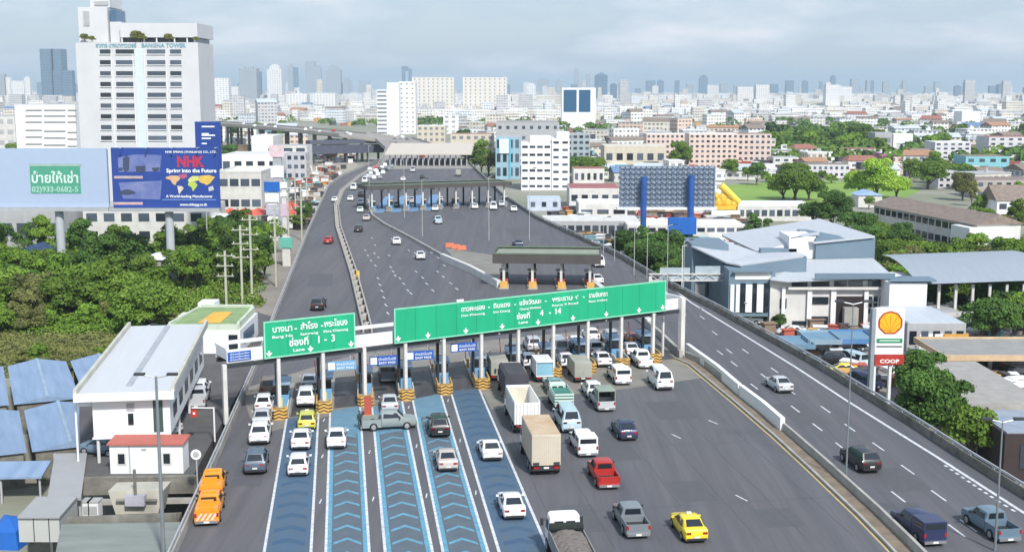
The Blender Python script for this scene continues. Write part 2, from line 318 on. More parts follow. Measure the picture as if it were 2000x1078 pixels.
for k, l in enumerate(LANES):
    strip(lw, l, -0.035, 0.03, 0, 1.15, 0.014); strip(lw, l, 0.97, 1.035, 0, 1.15, 0.014)
    Ln = (P(*l[2])-P(*l[0])).length; n = int(Ln/2.45)
    if l[4]:
        strip(lg, l, 0.03, 0.97, 0.0, 1.15, 0.008)
        strip(lp, l, 0.03, 0.97, 0.0, 0.27 if k < 3 else 0.2, 0.011)
        strip(lc, l, 0.03, 0.13, 0.2, 1.15, 0.014); strip(lc, l, 0.87, 0.97, 0.2, 1.15, 0.014)
        for i in range(int(n*0.27), int(n*1.15)):
            v = i/n; d = 0.32/Ln; h = 0.95/Ln
            for a, b in ((0.17, 0.5), (0.5, 0.83)):
                va, vb = (v, v-h) if a < 0.4 else (v-h, v)
                lc.poly([L3(l, a, va+d, 0.015), L3(l, b, vb+d, 0.015), L3(l, b, vb-d*0.4, 0.015), L3(l, a, va-d*0.4, 0.015)])
    else:
        strip(lb, l, 0.03, 0.97, 0.0, 1.15, 0.008)
        n = int(Ln/2.4)
        for i in range(1, int(n*1.15)):
            v = i/n; d = 0.5/Ln; h = 0.7/Ln
            for a, b in ((0.14, 0.5), (0.5, 0.86)):
                va, vb = (v, v-h) if a < 0.4 else (v-h, v)
                ln.poly([L3(l, a, va+d, 0.012), L3(l, b, vb+d, 0.012), L3(l, b, vb-d*0.6, 0.012), L3(l, a, va-d*0.6, 0.012)])
for nm, mbb, mm, lab in (('blue_lane_paint', lb, lane_blue, 'solid dark blue toll lane paint'), ('lane_surface', lg, lane_grey, 'grey lane surface under the chevrons'), ('worn_blue_paint', lp, lane_mid, 'worn pale blue paint at the lane heads'),
                         ('lane_chevrons', lc, lane_cyan, 'light blue chevrons and edge bands in the toll lanes'), ('lane_edge_lines', lw, white_line, 'white edge lines of the blue toll lanes'), ('dark_chevrons', ln, lane_navy, 'faint dark chevrons in the two outer blue lanes')):
    struct(nm, mbb, mm, lab)
# small studs in the gaps between the lanes
st = MB()
for k in range(4):
    a, b = LANES[k], LANES[k+1]
    for i in range(14):
        v = i/12; p = (Vector(L3(a, 1.0, v, 0))+Vector(L3(b, 0.0, v, 0)))/2
        if i % 4 == 1: st.box(p.x-0.05, p.x+0.05, p.y-0.5, p.y+0.5, 0.0, 0.02)
struct('lane_gap_marks', st, white_line, 'short pale marks in the gaps between toll lanes')
# ================================================================ TEXT
FD = bpy.utils.resource_path('LOCAL')+'/datafiles/fonts/'
def text_mesh(s, size, depth=0.02, bold=0.0):
    cu = bpy.data.curves.new('lettering', 'FONT'); cu.body = s; cu.size = size; cu.extrude = depth; cu.align_x = 'CENTER'; cu.align_y = 'BOTTOM_BASELINE'; cu.offset = bold*size
    cu.resolution_u = 2
    o = bpy.data.objects.new('lettering', cu); COL.objects.link(o); bpy.context.view_layer.update()
    me = bpy.data.meshes.new_from_object(o.evaluated_get(bpy.context.evaluated_depsgraph_get())); bpy.data.objects.remove(o); bpy.data.curves.remove(cu)
    return me
def write(s, size, parent, loc, m=None, rz=0, name='lettering', bold=0.012, width=None, label=None):
    # upright text on a board whose face looks along local -Y
    me = text_mesh(s, size, 0.02, bold)
    if width and len(me.vertices):
        xs = [v.co.x for v in me.vertices]; k = width/(max(xs)-min(xs)); c = (max(xs)+min(xs))/2
        for v in me.vertices: v.co.x = (v.co.x-c)*k
    o = bpy.data.objects.new(name, me); COL.objects.link(o); me.materials.clear(); me.materials.append(m or signwhite)
    o.parent = parent; o.location = loc; o.rotation_euler = (math.pi/2, 0, rz)
    if label: o['label'] = label
    return o
# ================================================================ MAIN TOLL PLAZA
GA, GB = P(551, 812), P(1330, 697)      # ground line of the front pillars
GE = (GB-GA).normalized(); GANG = math.atan2(GE.y, GE.x)
PX = [545, 632, 713, 793, 868, 941, 1013, 1081, 1148, 1213, 1275]
def gline(px):                          # pillar foot on the plaza line for a pixel column, measured at 3 m height
    lo = -30; e = GE
    # intersect vertical plane of column px with line
    d = ray(px, 740); n = Vector((d.y, -d.x)); t = -GA.xy.dot(n)/e.xy.dot(n); return t
s0 = on_line(513, 628, GA, GB); s1 = on_line(693, 682, GA, GB); s2 = on_line(768, 600, GA, GB); s3 = on_line(1299, 550, GA, GB)
ZB0 = on_line(603, 690, GA, GB)[1]; ZT0 = on_line(603, 619, GA, GB)[1]; ZB1 = on_line(1033, 639, GA, GB)[1]; ZT1 = on_line(1033, 575, GA, GB)[1]
print('boards', s0, s1, s2, s3, ZB0, ZT0, ZB1, ZT1, 'angle', math.degrees(GANG))
ext0 = on_line(446, 690, GA, GB)[0]; ext1 = on_line(1340, 600, GA, GB)[0]
plaza = thing('toll_canopy', 'long white toll plaza canopy over the main lanes, carrying green lane signs', 'toll canopy', (GA.x, GA.y, 0), GANG)
zf = (ZB0+ZB1)/2
fas = MB(); fas.box(ext0, ext1, 0.45, 0.7, zf-0.1, zf+1.15); fas.box(ext0, ext1, 3.6, 3.85, zf+1.05, zf+1.4); fas.box(ext0, ext1, 3.6, 3.85, zf-0.1, zf+0.1); part(fas, 'fascia', white, plaza)
cn = MB(); cn.box(ext0+0.2, ext1-0.2, 0.72, 3.58, zf+0.0, zf+0.1); part(cn, 'roof_deck', mat('grimy_deck', (0.11, 0.10, 0.10), 0.9, var=0.2), plaza)
for xx in (ext0, ext1-0.3): part(MB().box(xx, xx+0.3, 0.72, 3.58, zf+0.2, zf+1.3), 'end_panel', white, plaza)
bm = MB(); bm.box(ext0, ext1, 0.2, 0.42, zf-0.55, zf-0.15); bm.box(ext0, ext1, 3.3, 3.6, zf-0.5, zf-0.12); part(bm, 'beam', darksteel, plaza)
blk = on_line(470, 684, GA, GB)
pb = part(MB().box(blk[0]-1.15, blk[0]+1.15, 0.36, 0.44, zf+0.05, zf+0.95), 'blue_panel', signblue, plaza)
for j in range(3): write('ช่องเก็บเงิน', 0.2, plaza, (blk[0], 0.34, zf+0.68-0.27*j), bold=0.0, width=1.9)
for j in range(14):
    s = s2[0]+2+j*3.6
    part(MB().cyl((s, 0.1, zf-0.35), (s, 0.5, zf-0.35), 0.12, n=6), 'floodlight', steel, plaza) if j % 2 else None
pil_s = [gline(px) for px in PX]
pil_s = [pil_s[i] for i in range(len(pil_s))]
print('pillars', [round(s, 1) for s in pil_s])
FO = -math.pi/2+0  # placeholder
road_dir_local = Vector((-math.sin(HD), math.cos(HD), 0)); road_dir_local = Matrix.Rotation(-GANG, 3, 'Z') @ road_dir_local
RL = math.atan2(road_dir_local.y, road_dir_local.x)-math.pi/2     # rotation of the lanes within the plaza frame
booth_blue = mat('booth_blue', (0.16, 0.38, 0.62), 0.5, var=0.1); chev_black = mat('hazard_black', (0.03, 0.03, 0.03), 0.6)
islandm = mat('island_concrete', (0.46, 0.43, 0.39), 0.8, var=0.15)
for i, s in enumerate(pil_s):
    part(MB().box(s-0.17, s+0.17, -0.05, 0.29, 0.2, zf-0.1), 'pillar', offwhite, plaza)
    part(MB().box(s+0.75, s+1.0, 3.2, 3.45, 0.2, zf-0.12) if i % 2 else MB().box(s+0.9, s+1.15, 3.2, 3.45, 0.2, zf-0.12), 'rear_pillar', darksteel, plaza)
part(MB().box(gline(1330)-0.3, gline(1330)+0.3, -0.2, 0.35, 0, zf+1.3), 'end_pillar', offwhite, plaza)
part(MB().box(gline(1310)-0.12, gline(1310)+0.12, 1.5, 1.75, 0, zf), 'end_pillar', offwhite, plaza)
part(MB().box(gline(439)-0.2, gline(439)+0.2, -0.1, 0.3, 0, zf-0.1), 'end_pillar', offwhite, plaza)
# islands, booths, cushions
wp = Matrix.Translation((GA.x, GA.y, 0)) @ Matrix.Rotation(GANG, 4, 'Z')
order = ['leftmost', 'second from the left', 'third from the left', 'fourth from the left', 'fifth from the left', 'sixth from the left', 'seventh from the left', 'eighth from the left', 'ninth from the left', 'tenth from the left', 'rightmost']
for i, s in enumerate(pil_s):
    c = wp @ Vector((s, 0, 0))
    isl = thing('toll_island', f'raised kerbed island with toll booth, {order[i]} of the eleven', 'toll island', c, HD, 'toll islands under the main canopy')
    part(MB().box(-0.85, 0.85, -0.6, 13, 0, 0.2), 'kerb', islandm, isl)
    gd = MB(); gd.box(-0.8, -0.7, -0.4, 2.2, 0.2, 1.1); gd.box(0.7, 0.8, -0.4, 2.2, 0.2, 1.1); part(gd, 'side_guard', hazard_y if i % 3 else offwhite, isl)
    part(MB().box(-0.3, 0.3, 0.5, 1.4, 0.2, 1.5), 'cabinet', booth_blue if i not in (0, 1) else mat('cabinet_pale_yellow', (0.6, 0.6, 0.3), 0.5), isl)
    if i > 0: arm = thing('barrier_arm', f'red and white lane barrier arm beside the {order[i]} booth', 'barrier arm', c+Matrix.Rotation(HD, 3, 'Z') @ Vector((-0.75, 8.4, 0.2)), HD, 'lane barrier arms'); part(MB().box(-0.15, 0.15, -0.15, 0.15, 0, 1.0), 'housing', hazard_y, arm); part(MB().cyl((-0.2, 0, 0.85), (-0.4, 0, 3.0), 0.05, n=6), 'arm', red_p, arm)
    mo = part(MB().box(-0.12, 0.12, 7.0, 7.3, 0.2, 2.4).box(-0.45, 0.45, 6.9, 7.0, 1.7, 2.5), 'fare_display', darksteel, isl)
    bt = thing('toll_booth', f'blue and glass toll booth standing on the {order[i]} island', 'toll booth', c+Matrix.Rotation(HD, 3, 'Z') @ Vector((0, 3.6, 0.2)), HD, 'toll booths under the main canopy')
    part(MB().box(-0.7, 0.7, 0, 2.6, 0, 1.05), 'lower_wall', booth_blue, bt)
    part(MB().box(-0.66, 0.66, 0.05, 2.55, 1.05, 2.1), 'window', glassd, bt)
    part(MB().box(-0.85, 0.85, -0.2, 2.8, 2.1, 2.35), 'roof', mat('booth_roof_blue', (0.30, 0.45, 0.62), 0.5), bt)
    cu = thing('crash_cushion', f'orange and black chevron crash cushion, {order[i]} of the row', 'crash cushion', c+Matrix.Rotation(HD, 3, 'Z') @ Vector((0, -1.1, 0)), HD, 'crash cushions before the toll islands')
    prof = [(-0.8, 0.5), (-0.8, 0.1), (-0.45, -0.3), (0.45, -0.3), (0.8, 0.1), (0.8, 0.5)]
    part(MB().prism(prof, 0, 1.05), 'body', hazard_y, cu)
    ch = MB()
    for zz in (0.12, 0.45, 0.78):
        for sx_ in (-1, 1):
            ch.add([(0, -0.312, zz+0.12), (sx_*0.44, -0.312, zz-0.06), (sx_*0.44, -0.312, zz+0.06), (0, -0.312, zz+0.24)], [(0, 1, 2, 3)])
            ch.add([(sx_*0.457, -0.305, zz-0.06), (sx_*0.807, 0.095, zz-0.06), (sx_*0.807, 0.095, zz+0.06), (sx_*0.457, -0.305, zz+0.06)], [(0, 1, 2, 3)])
        for k in range(2): ch.box(-0.6, 0.6, -0.15+0.3*k, 0.0+0.3*k, 1.051, 1.056) if zz < 0.2 else None
    part(ch, 'chevrons', chev_black, cu)
gs = MB()  # dark sheets paint canopy and booth shade onto the lanes, with oil stains
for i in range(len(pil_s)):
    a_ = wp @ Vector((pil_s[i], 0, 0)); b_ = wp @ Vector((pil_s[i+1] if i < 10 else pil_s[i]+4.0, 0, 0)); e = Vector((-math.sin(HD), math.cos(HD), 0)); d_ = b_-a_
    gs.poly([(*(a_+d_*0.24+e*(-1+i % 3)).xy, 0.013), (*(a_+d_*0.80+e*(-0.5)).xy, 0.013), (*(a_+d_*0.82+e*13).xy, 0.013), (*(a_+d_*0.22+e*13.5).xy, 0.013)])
struct('canopy_shade_stains', gs, mat('shade_and_grease', (0.035, 0.034, 0.036), 0.6, scale=0.6, col2=(0.085, 0.08, 0.078), streak=(-HD, (1.8, 0.2, 1))), 'painted canopy shade and oil stains between the toll islands')
# lane signs under the canopy (blue)
for k, (px, py, nm) in enumerate([(672, 716, 'left'), (754, 706, ''), (825, 696, ''), (911, 680, 'right')]):
    s, z = on_line(px, py, GA+Vector((0, 0, 0)), GB)
    c = wp @ Vector((s, 0.55, 0))
    t = thing('lane_sign', f'blue hanging lane sign under the canopy, {["leftmost", "second from the left", "third from the left", "rightmost"][k]} of four', 'sign', (c.x, c.y, max(3.4, z-0.45)), GANG*0.55, 'blue lane signs under the canopy')
    part(MB().box(-1.45, 1.45, -0.06, 0.06, 0, 0.95), 'board', signblue if k else booth_blue, t)
    part(MB().box(-1.38, -0.72, -0.085, -0.065, 0.12, 0.83), 'emblem', signwhite, t)
    write('บัตรอัตโนมัติ', 0.36, t, (0.35, -0.09, 0.5), width=1.8, bold=0.0); write('EASY PASS', 0.3, t, (0.35, -0.09, 0.13), width=1.7)
    part(MB().box(-0.9, -0.84, -0.02, 0.02, 0.95, zf-max(3.4, z-0.45)-0.5).box(0.84, 0.9, -0.02, 0.02, 0.95, zf-max(3.4, z-0.45)-0.5), 'hangers', steel, t)
# green sign boards
def board(label, sa, sb, z0, z1):
    w_ = sb-sa; c = wp @ Vector(((sa+sb)/2, -0.15, z0))
    t = thing('lane_direction_sign', label, 'road sign', c, GANG, 'green direction signs above the toll lanes')
    part(MB().box(-w_/2, w_/2, -0.02, 0.12, 0, z1-z0), 'board', signgreen, t)
    e = 0.13; h = z1-z0; fr = MB()
    fr.box(-w_/2, w_/2, -0.05, -0.022, 0, e).box(-w_/2, w_/2, -0.05, -0.022, h-e, h).box(-w_/2, -w_/2+e, -0.05, -0.022, e, h-e).box(w_/2-e, w_/2, -0.05, -0.022, e, h-e)
    for j in range(1, int(w_/2.44)+1): part(MB().box(-w_/2+j*2.44-0.02, -w_/2+j*2.44+0.02, -0.03, -0.021, e, h-e), 'panel_seam', mat('seam_green', (0.01, 0.22, 0.11), 0.6), t)
    part(fr, 'border', mat('sign_border', (0.30, 0.72, 0.52), 0.5), t); return t, w_, h
def arrow(t, x, z=0.16):
    a = MB().add([(-0.09, -0.045, 0.62), (0.09, -0.045, 0.62), (0.09, -0.045, 0.4), (0.34, -0.045, 0.4), (0, -0.045, 0.0), (-0.34, -0.045, 0.4), (-0.09, -0.045, 0.4)], [(0, 6, 5, 4, 3, 2, 1)])
    o = part(a, 'down_arrow', signwhite, t); o.location = (x, -0.008, z)
def sx_at(px, py, c): return on_line(px, py, GA, GB)[0]-c
t, w_, h = board('shorter green sign with Thai place names for lanes 1 to 3', s0[0], s1[0], ZB0, ZT0); cc = (s0[0]+s1[0])/2
for tx, en, px, py in [('บางนา', 'Bang Na', 550, 640), ('สำโรง', 'Samrong', 602, 635), ('พระโขนง', 'Phra Khanong', 654, 630)]:
    x = sx_at(px, py, cc); ww = {'บางนา': 2.0, 'สำโรง': 1.8, 'พระโขนง': 2.5}[tx]
    write(tx, 0.85, t, (x, -0.06, h*0.69), width=ww, bold=0.015); write(en, 0.36, t, (x, -0.06, h*0.53), width=ww*1.05)
for px, py in ((576, 640), (627, 630)): write('-', 0.8, t, (sx_at(px, py, cc), -0.06, h*0.68), bold=0.02)
write('ช่องที่', 0.95, t, (sx_at(582, 665, cc), -0.06, h*0.27), width=2.0, bold=0.02); write('Lane', 0.42, t, (sx_at(582, 675, cc), -0.06, h*0.11), width=1.2, bold=0.02)
for ch_, px in (('1', 621), ('-', 634), ('3', 649)): write(ch_, 1.0, t, (sx_at(px, 660, cc), -0.06, h*0.27), bold=0.01)
for px, py in ((524, 685), (605, 683), (684, 670)): arrow(t, sx_at(px, py, cc))
t, w_, h = board('longer green sign with Thai place names for lanes 4 to 14', s2[0], s3[0], ZB1, ZT1); cc = (s2[0]+s3[0])/2
for tx, en, px, py, ww in [('ดาวคะนอง', 'Dao Khanong', 922, 598, 2.9), ('ดินแดง', 'Din Daeng', 978, 592, 2.1), ('แจ้งวัฒนะ', 'Chaeng Watthana', 1034, 588, 2.8), ('รามอินทรา', 'Rama 9 Road', 1102, 578, 3.5), ('ศรีนครินทร์', 'Ram Inthra', 1166, 572, 2.6)]:
    tx = {'Rama 9 Road': 'พระราม ๙', 'Ram Inthra': 'รามอินทรา'}.get(en, tx)
    x = sx_at(px, py, cc); write(tx, 0.72, t, (x, -0.06, h*0.71), width=ww, bold=0.015); write(en, 0.32, t, (x, -0.06, h*0.56), width=ww)
for px, py in ((953, 595), (1004, 590), (1064, 583), (1138, 575)): write('-', 0.8, t, (sx_at(px, py, cc), -0.06, h*0.70), bold=0.02)
write('ช่องที่', 0.8, t, (sx_at(1020, 615, cc), -0.06, h*0.30), width=1.7, bold=0.02); write('Lane', 0.38, t, (sx_at(1020, 625, cc), -0.06, h*0.15), width=1.2, bold=0.02)
for ch_, px in (('4', 1056), ('-', 1072), ('14', 1087)): write(ch_, 0.9, t, (sx_at(px, 612, cc), -0.06, h*0.32), bold=0.02)
for px, py in ((776, 655), (834, 652), (908, 645), (979, 640), (1049, 633), (1117, 625), (1182, 618), (1246, 610), (1292, 604)): arrow(t, sx_at(px, py, cc))
part(MB().box(sx_at(897, 580, cc)-0.4, sx_at(897, 580, cc)+0.4, -0.1, 0.1, h, h+0.25), 'sensor_box', white, t)
# ================================================================ BARRIERS AND MEDIANS
def pix(l, z=0): return [P(*p, z) for p in l]
med = pix([(718, 650), (710, 615), (690, 535), (661, 447), (657, 405), (668, 375), (700, 348), (742, 322)])
t = thing('median_barrier', 'double concrete median between the left and middle carriageways', 'barrier')
part(wall_line(MB(), med, 0.22, 0, 0.75, 0.55), 'left_wall', concrete, t); part(wall_line(MB(), med, 0.22, 0, 0.75, -0.55), 'right_wall', concrete, t)
part(ribbon(MB(), med, -0.44, 0.44, 0.05), 'infill', mat('dark_infill', (0.10, 0.09, 0.08), 0.9), t)
gl = MB().box(-0.3, 0.3, -0.9, 0.9, 0.05, 0.72).mesh('cross_panel')
for i, p in enumerate(densify(med, 3.2)):
    if i % 2: link('cross_panel', gl, islandm, t, (p.x, p.y, 0))
lm = pix([(345, 1062), (430, 873), (500, 712), (535, 618), (600, 455)])
t = thing('crash_cushion', 'small yellow marker drum beside the median barrier', 'crash cushion', P(699, 545)); part(MB().cyl((0, 0, 0), (0, 0, 1.4), 0.35, 0.3, 10), 'drum', mat('drum_yellow', (0.8, 0.55, 0.1), 0.5), t)
div = pix([(1330, 700), (1360, 712), (1450, 785), (1530, 852), (1600, 915), (1700, 1008), (1760, 1068), (1800, 1110)])
t = thing('divider_island', 'dusty concrete divider with rust stains between the toll area and the right road', 'barrier')
soil = mat('dusty_strip', (0.26, 0.20, 0.15), 0.95, scale=0.8, col2=(0.14, 0.12, 0.09))
part(ribbon(MB(), div, -0.75, 0.5, 0.1), 'strip', soil, t); part(wall_line(MB(), div, 0.25, 0, 0.8, 0.62), 'right_wall', concrete, t); part(wall_line(MB(), div, 0.2, 0, 0.22, -0.86), 'left_kerb', concrete, t)
struct('yellow_edge_line', ribbon(MB(), offset_line(div, -1.15), -0.09, 0.09, 0.009), yellow_line, 'yellow edge line beside the dusty divider')
wb = pix([(1342, 690), (1400, 733), (1445, 773)]); t = thing('white_barrier', 'white panelled barrier on the divider nearer the toll plaza', 'barrier'); part(wall_line(MB(), wb, 0.45, 0.1, 1.25, 0), 'panel', white, t)
wb2 = pix([(1447, 775), (1490, 808), (1528, 842)]); t = thing('white_barrier', 'white panelled barrier on the divider, farther from the plaza', 'barrier'); part(wall_line(MB(), wb2, 0.45, 0.1, 1.3, 0), 'panel', white, t)
sep = pix([(985, 562), (930, 532), (872, 507), (835, 486), (800, 466), (752, 441), (728, 424), (720, 408), (719, 392)])
barrier('curving concrete kerb wall between the middle carriageway and the far toll plaza', sep, 0, rail=False, wall_h=0.6, w=0.4)
sep2 = pix([(985, 562), (930, 532), (872, 507)]); t = thing('white_barrier', 'long pale barrier running up to the middle toll plaza', 'barrier'); part(wall_line(MB(), sep2, 0.7, 0, 1.2, 0.9), 'panel', offwhite, t)
sep3 = pix([(1270, 640), (1230, 610), (1190, 585), (1160, 560)]); t = thing('white_barrier', 'white barrier right of the middle toll plaza', 'barrier'); part(wall_line(MB(), sep3, 0.8, 0, 1.1, 0), 'panel', offwhite, t)
sep4 = pix([(1330, 700), (1290, 660), (1230, 610)]); t = thing('white_barrier', 'grey barrier behind the right end of the main toll canopy', 'barrier'); part(wall_line(MB(), sep4, 0.4, 0, 0.9, 0), 'panel', concrete, t)
for k, (px, py) in enumerate([(890, 486), (878, 483), (902, 488)]):
    t = thing('water_barrier', f'orange plastic barrier on the road before the middle plaza, {["middle", "leftmost", "rightmost"][k]} of three', 'barrier', P(px, py), 0.2, 'orange barriers on the road'); part(MB().prism([(-0.9, -0.25), (0.9, -0.25), (0.9, 0.25), (-0.9, 0.25)], 0, 0.4).box(-0.85, 0.85, -0.12, 0.12, 0.4, 0.9), 'body', mat('faded_orange', (0.72, 0.22, 0.12), 0.6), t)
rc = struct('worn_concrete_ramp', MB().poly([(*p.xy, 0.006) for p in pix([(870, 485), (975, 500), (985, 560), (900, 520)])]), slabm, 'grey paved wedge left of the middle plaza')
# ================================================================ OTHER TOLL PLAZAS
def small_plaza(label, FLp, FRp, n, zr, depth, th, roofmat, edgemat, blue=0, rotz=None, gname='', boothlab=''):
    A, B = P(*FLp), P(*FRp); W_ = (B-A).length; ang = math.atan2((B-A).y, (B-A).x); c = A
    t = thing('toll_canopy', label, 'toll canopy', c, ang)
    part(MB().box(-1.5, W_+1.5, -1, depth, zr+0.12, zr+th), 'roof', roofmat, t)
    fr = MB().box(-1.7, W_+1.7, -1.25, -1.02, zr, zr+th+0.25).box(-1.7, W_+1.7, depth+0.02, depth+0.25, zr, zr+th+0.25).box(-1.75, -1.52, -1.0, depth, zr, zr+th+0.25).box(W_+1.52, W_+1.75, -1.0, depth, zr, zr+th+0.25)
    part(fr, 'fascia', edgemat, t)
    part(MB().box(-1.7, W_+1.7, -1.3, -0.8, zr+th+0.251, zr+th+0.4).box(-1.7, W_+1.7, depth-0.2, depth+0.3, zr+th+0.251, zr+th+0.4), 'rim', green_edge, t)
    for i in range(n+1):
        x = W_*i/n
        part(MB().box(x-0.2, x+0.2, 0, 0.4, 0, zr+0.12), 'pillar', offwhite, t); part(MB().box(x-0.2, x+0.2, depth-1.2, depth-0.8, 0, zr+0.12), 'rear_pillar', darksteel, t)
        M = Matrix.Translation(A) @ Matrix.Rotation(ang, 4, 'Z')
        it = thing('toll_island', f'kerbed island under {gname}, number {i+1} from the left', 'toll island', M @ Vector((x, 0, 0)), HD*0 if not blue else 0, f'toll islands under {gname}')
        part(MB().box(-0.8, 0.8, -2.5, depth+1, 0, 0.2), 'kerb', islandm, it); part(MB().box(-0.6, 0.6, -2.4, -1.7, 0.2, 1.2), 'cushion', hazard_y if not blue else slabm, it)
        part(MB().box(-0.65, 0.65, 1.2, 3.8, 0.2, 1.2), 'booth_wall', red_p if not blue else booth_blue, it); part(MB().box(-0.6, 0.6, 1.25, 3.75, 1.2, 2.3), 'booth_window', glassd, it); part(MB().box(-0.75, 0.75, 1.1, 3.9, 2.3, 2.5), 'booth_roof', offwhite, it)
    return t, W_, ang
green_edge = mat('dull_green_fascia', (0.13, 0.19, 0.12), 0.6); brown_f = mat('brown_grey_fascia', (0.085, 0.075, 0.07), 0.6)
small_plaza('small toll canopy with brown fascia in the middle of the junction', (984, 560), (1152, 562), 3, 4.0, 8, 1.25, mat('pale_green_roof', (0.28, 0.31, 0.24), 0.6), brown_f, gname='the small middle canopy')
tt, W2, a2 = small_plaza('long dark toll canopy across the far lanes beyond the junction', (727, 412), (985, 402), 8, 5.6, 8, 0.8, mat('dark_grey_roof', (0.11, 0.12, 0.11), 0.7), brown_f, blue=1, gname='the far dark canopy')
A2 = P(727, 412); M2 = Matrix.Translation(A2) @ Matrix.Rotation(a2, 4, 'Z'); bl = MB()
for i in range(4):
    x0 = W2*i/8+1.0; x1 = W2*(i+1)/8-1.0; pa_, pb_ = M2 @ Vector((x0, 0, 0)), M2 @ Vector((x1, 0, 0)); bl.poly([(pa_.x, pa_.y-6, 0.01), (pb_.x, pb_.y-6, 0.01), (pb_.x-2, pb_.y+45, 0.01), (pa_.x-2, pa_.y+45, 0.01)])
struct('far_blue_lanes', bl, mat('far_lane_blue', (0.16, 0.30, 0.50), 0.7), 'four blue painted lanes under the far dark canopy')
for k, (px, py) in enumerate([(752, 374), (776, 373), (802, 371), (828, 369)]):
    p = M2 @ Vector((W2*(k+0.5)/8, -1.35, 5.2)); t = thing('lane_light', f'small lane signal box on the far canopy, number {k+1} from the left', 'signal', p, a2, 'signals on the far dark canopy'); part(MB().box(-0.5, 0.5, 0, 0.2, 0, 0.5), 'box', darksteel, t)
# farthest beige canopy
A3, B3 = P(762, 325), P(912, 325); t = thing('toll_canopy', 'farthest toll canopy with a broad beige roof behind the dark one', 'toll canopy', A3, 0)
W3 = (B3-A3).length; part(MB().add([(-2, -3, 5.4), (W3+2, -3, 5.4), (W3+2, 28, 8.6), (-2, 28, 8.6), (-2, -3, 4.9), (W3+2, -3, 4.9), (W3+2, 28, 8.1), (-2, 28, 8.1)], [(0, 1, 2, 3), (4, 7, 6, 5), (0, 4, 5, 1), (1, 5, 6, 2), (2, 6, 7, 3), (3, 7, 4, 0)]), 'roof', mat('beige_roof', (0.56, 0.51, 0.44), 0.7, var=0.06), t)
for i in range(15):
    x = W3*i/14; part(MB().box(x-0.25, x+0.25, -1, -0.5, 0, 4.9), 'pillar', greywall, t)
    if i < 14: part(MB().box(x+0.5, x+W3/14-0.7, 4, 5, 1, 3.2), 'booth', brown_f, t)
# ================================================================ VIADUCT WITH THE ROAD BEYOND
vp = [P(830, 330, 0), P(828, 308, 1.0), P(812, 290, 3.0), P(770, 272, 6.0), P(690, 263, 8.5), P(600, 254, 9.5), P(500, 246, 10), P(400, 239, 10), P(280, 232, 10), P(100, 226, 10)]
t = thing('viaduct', 'elevated expressway on many piers curving away to the left', 'viaduct')
def sweep(pts, hw, th):
    mb = MB(); n = len(pts); vs = []
    for i, p in enumerate(pts):
        a = pts[max(i-1, 0)]; b = pts[min(i+1, n-1)]; e = (b-a).xy.normalized(); w_ = hw[i] if isinstance(hw, list) else hw
        for s in (1, -1): vs.append((p.x-e.y*w_*s, p.y+e.x*w_*s, p.z)); vs.append((p.x-e.y*w_*s, p.y+e.x*w_*s, p.z-th))
    fs = []
    for i in range(n-1):
        a = 4*i; b = a+4; fs += [(a, a+2, b+2, b)[::-1], (a+1, b+1, b+3, a+3)[::-1], (a, b, b+1, a+1)[::-1], (a+2, a+3, b+3, b+2)[::-1]]
    return mb.add(vs, fs)
hw = [20, 19, 15, 12, 10, 9, 9, 9, 9, 9]
farasph = mat('far_asphalt', (0.30, 0.285, 0.27), 0.9, var=0.1, scale=0.1)
part(sweep(vp, hw, 1.3), 'deck', farasph, t)
for sgn in (1, -1):
    q = [p.copy() for p in vp]; mb = MB()
    e0 = []
    for i, p in enumerate(q):
        a = q[max(i-1, 0)]; b = q[min(i+1, len(q)-1)]; e = (b-a).xy.normalized(); e0.append(Vector((p.x-e.y*hw[i]*sgn, p.y+e.x*hw[i]*sgn, p.z)))
    for a, b in zip(e0, e0[1:]): mb.bar(a-Vector((0, 0, 0.9)), b-Vector((0, 0, 0.9)), 0.4, 1.7)
    part(mb, 'parapet', mat('weathered_parapet', (0.36, 0.34, 0.31), 0.9), t)
q = densify(vp[3:], 19)
for p in q:
    for dx in (-4.5, 4.5): part(MB().box(p.x+dx-0.7, p.x+dx+0.7, p.y-0.7, p.y+0.7, GZ, p.z-1.3), 'pier', concrete_d, t)
t = thing('ramp_structure', 'dark steel ramp structure under the viaduct bend', 'bridge', P(690, 318, GZ), 0.5)
for i in range(7): part(MB().box(-22+i*6, -21+i*6, 0, 1, 0, 10-i*0.2), 'column', mat('navy_steel', (0.06, 0.07, 0.11), 0.6), t)
part(MB().box(-24, 18, -1, 6, 9.9, 12), 'deck', mat('navy_steel2', (0.09, 0.10, 0.14), 0.7), t); part(MB().box(-24, 18, -1.2, -1.0, 5, 9.6), 'screen', mat('navy_mesh', (0.08, 0.09, 0.13), 0.8), t)
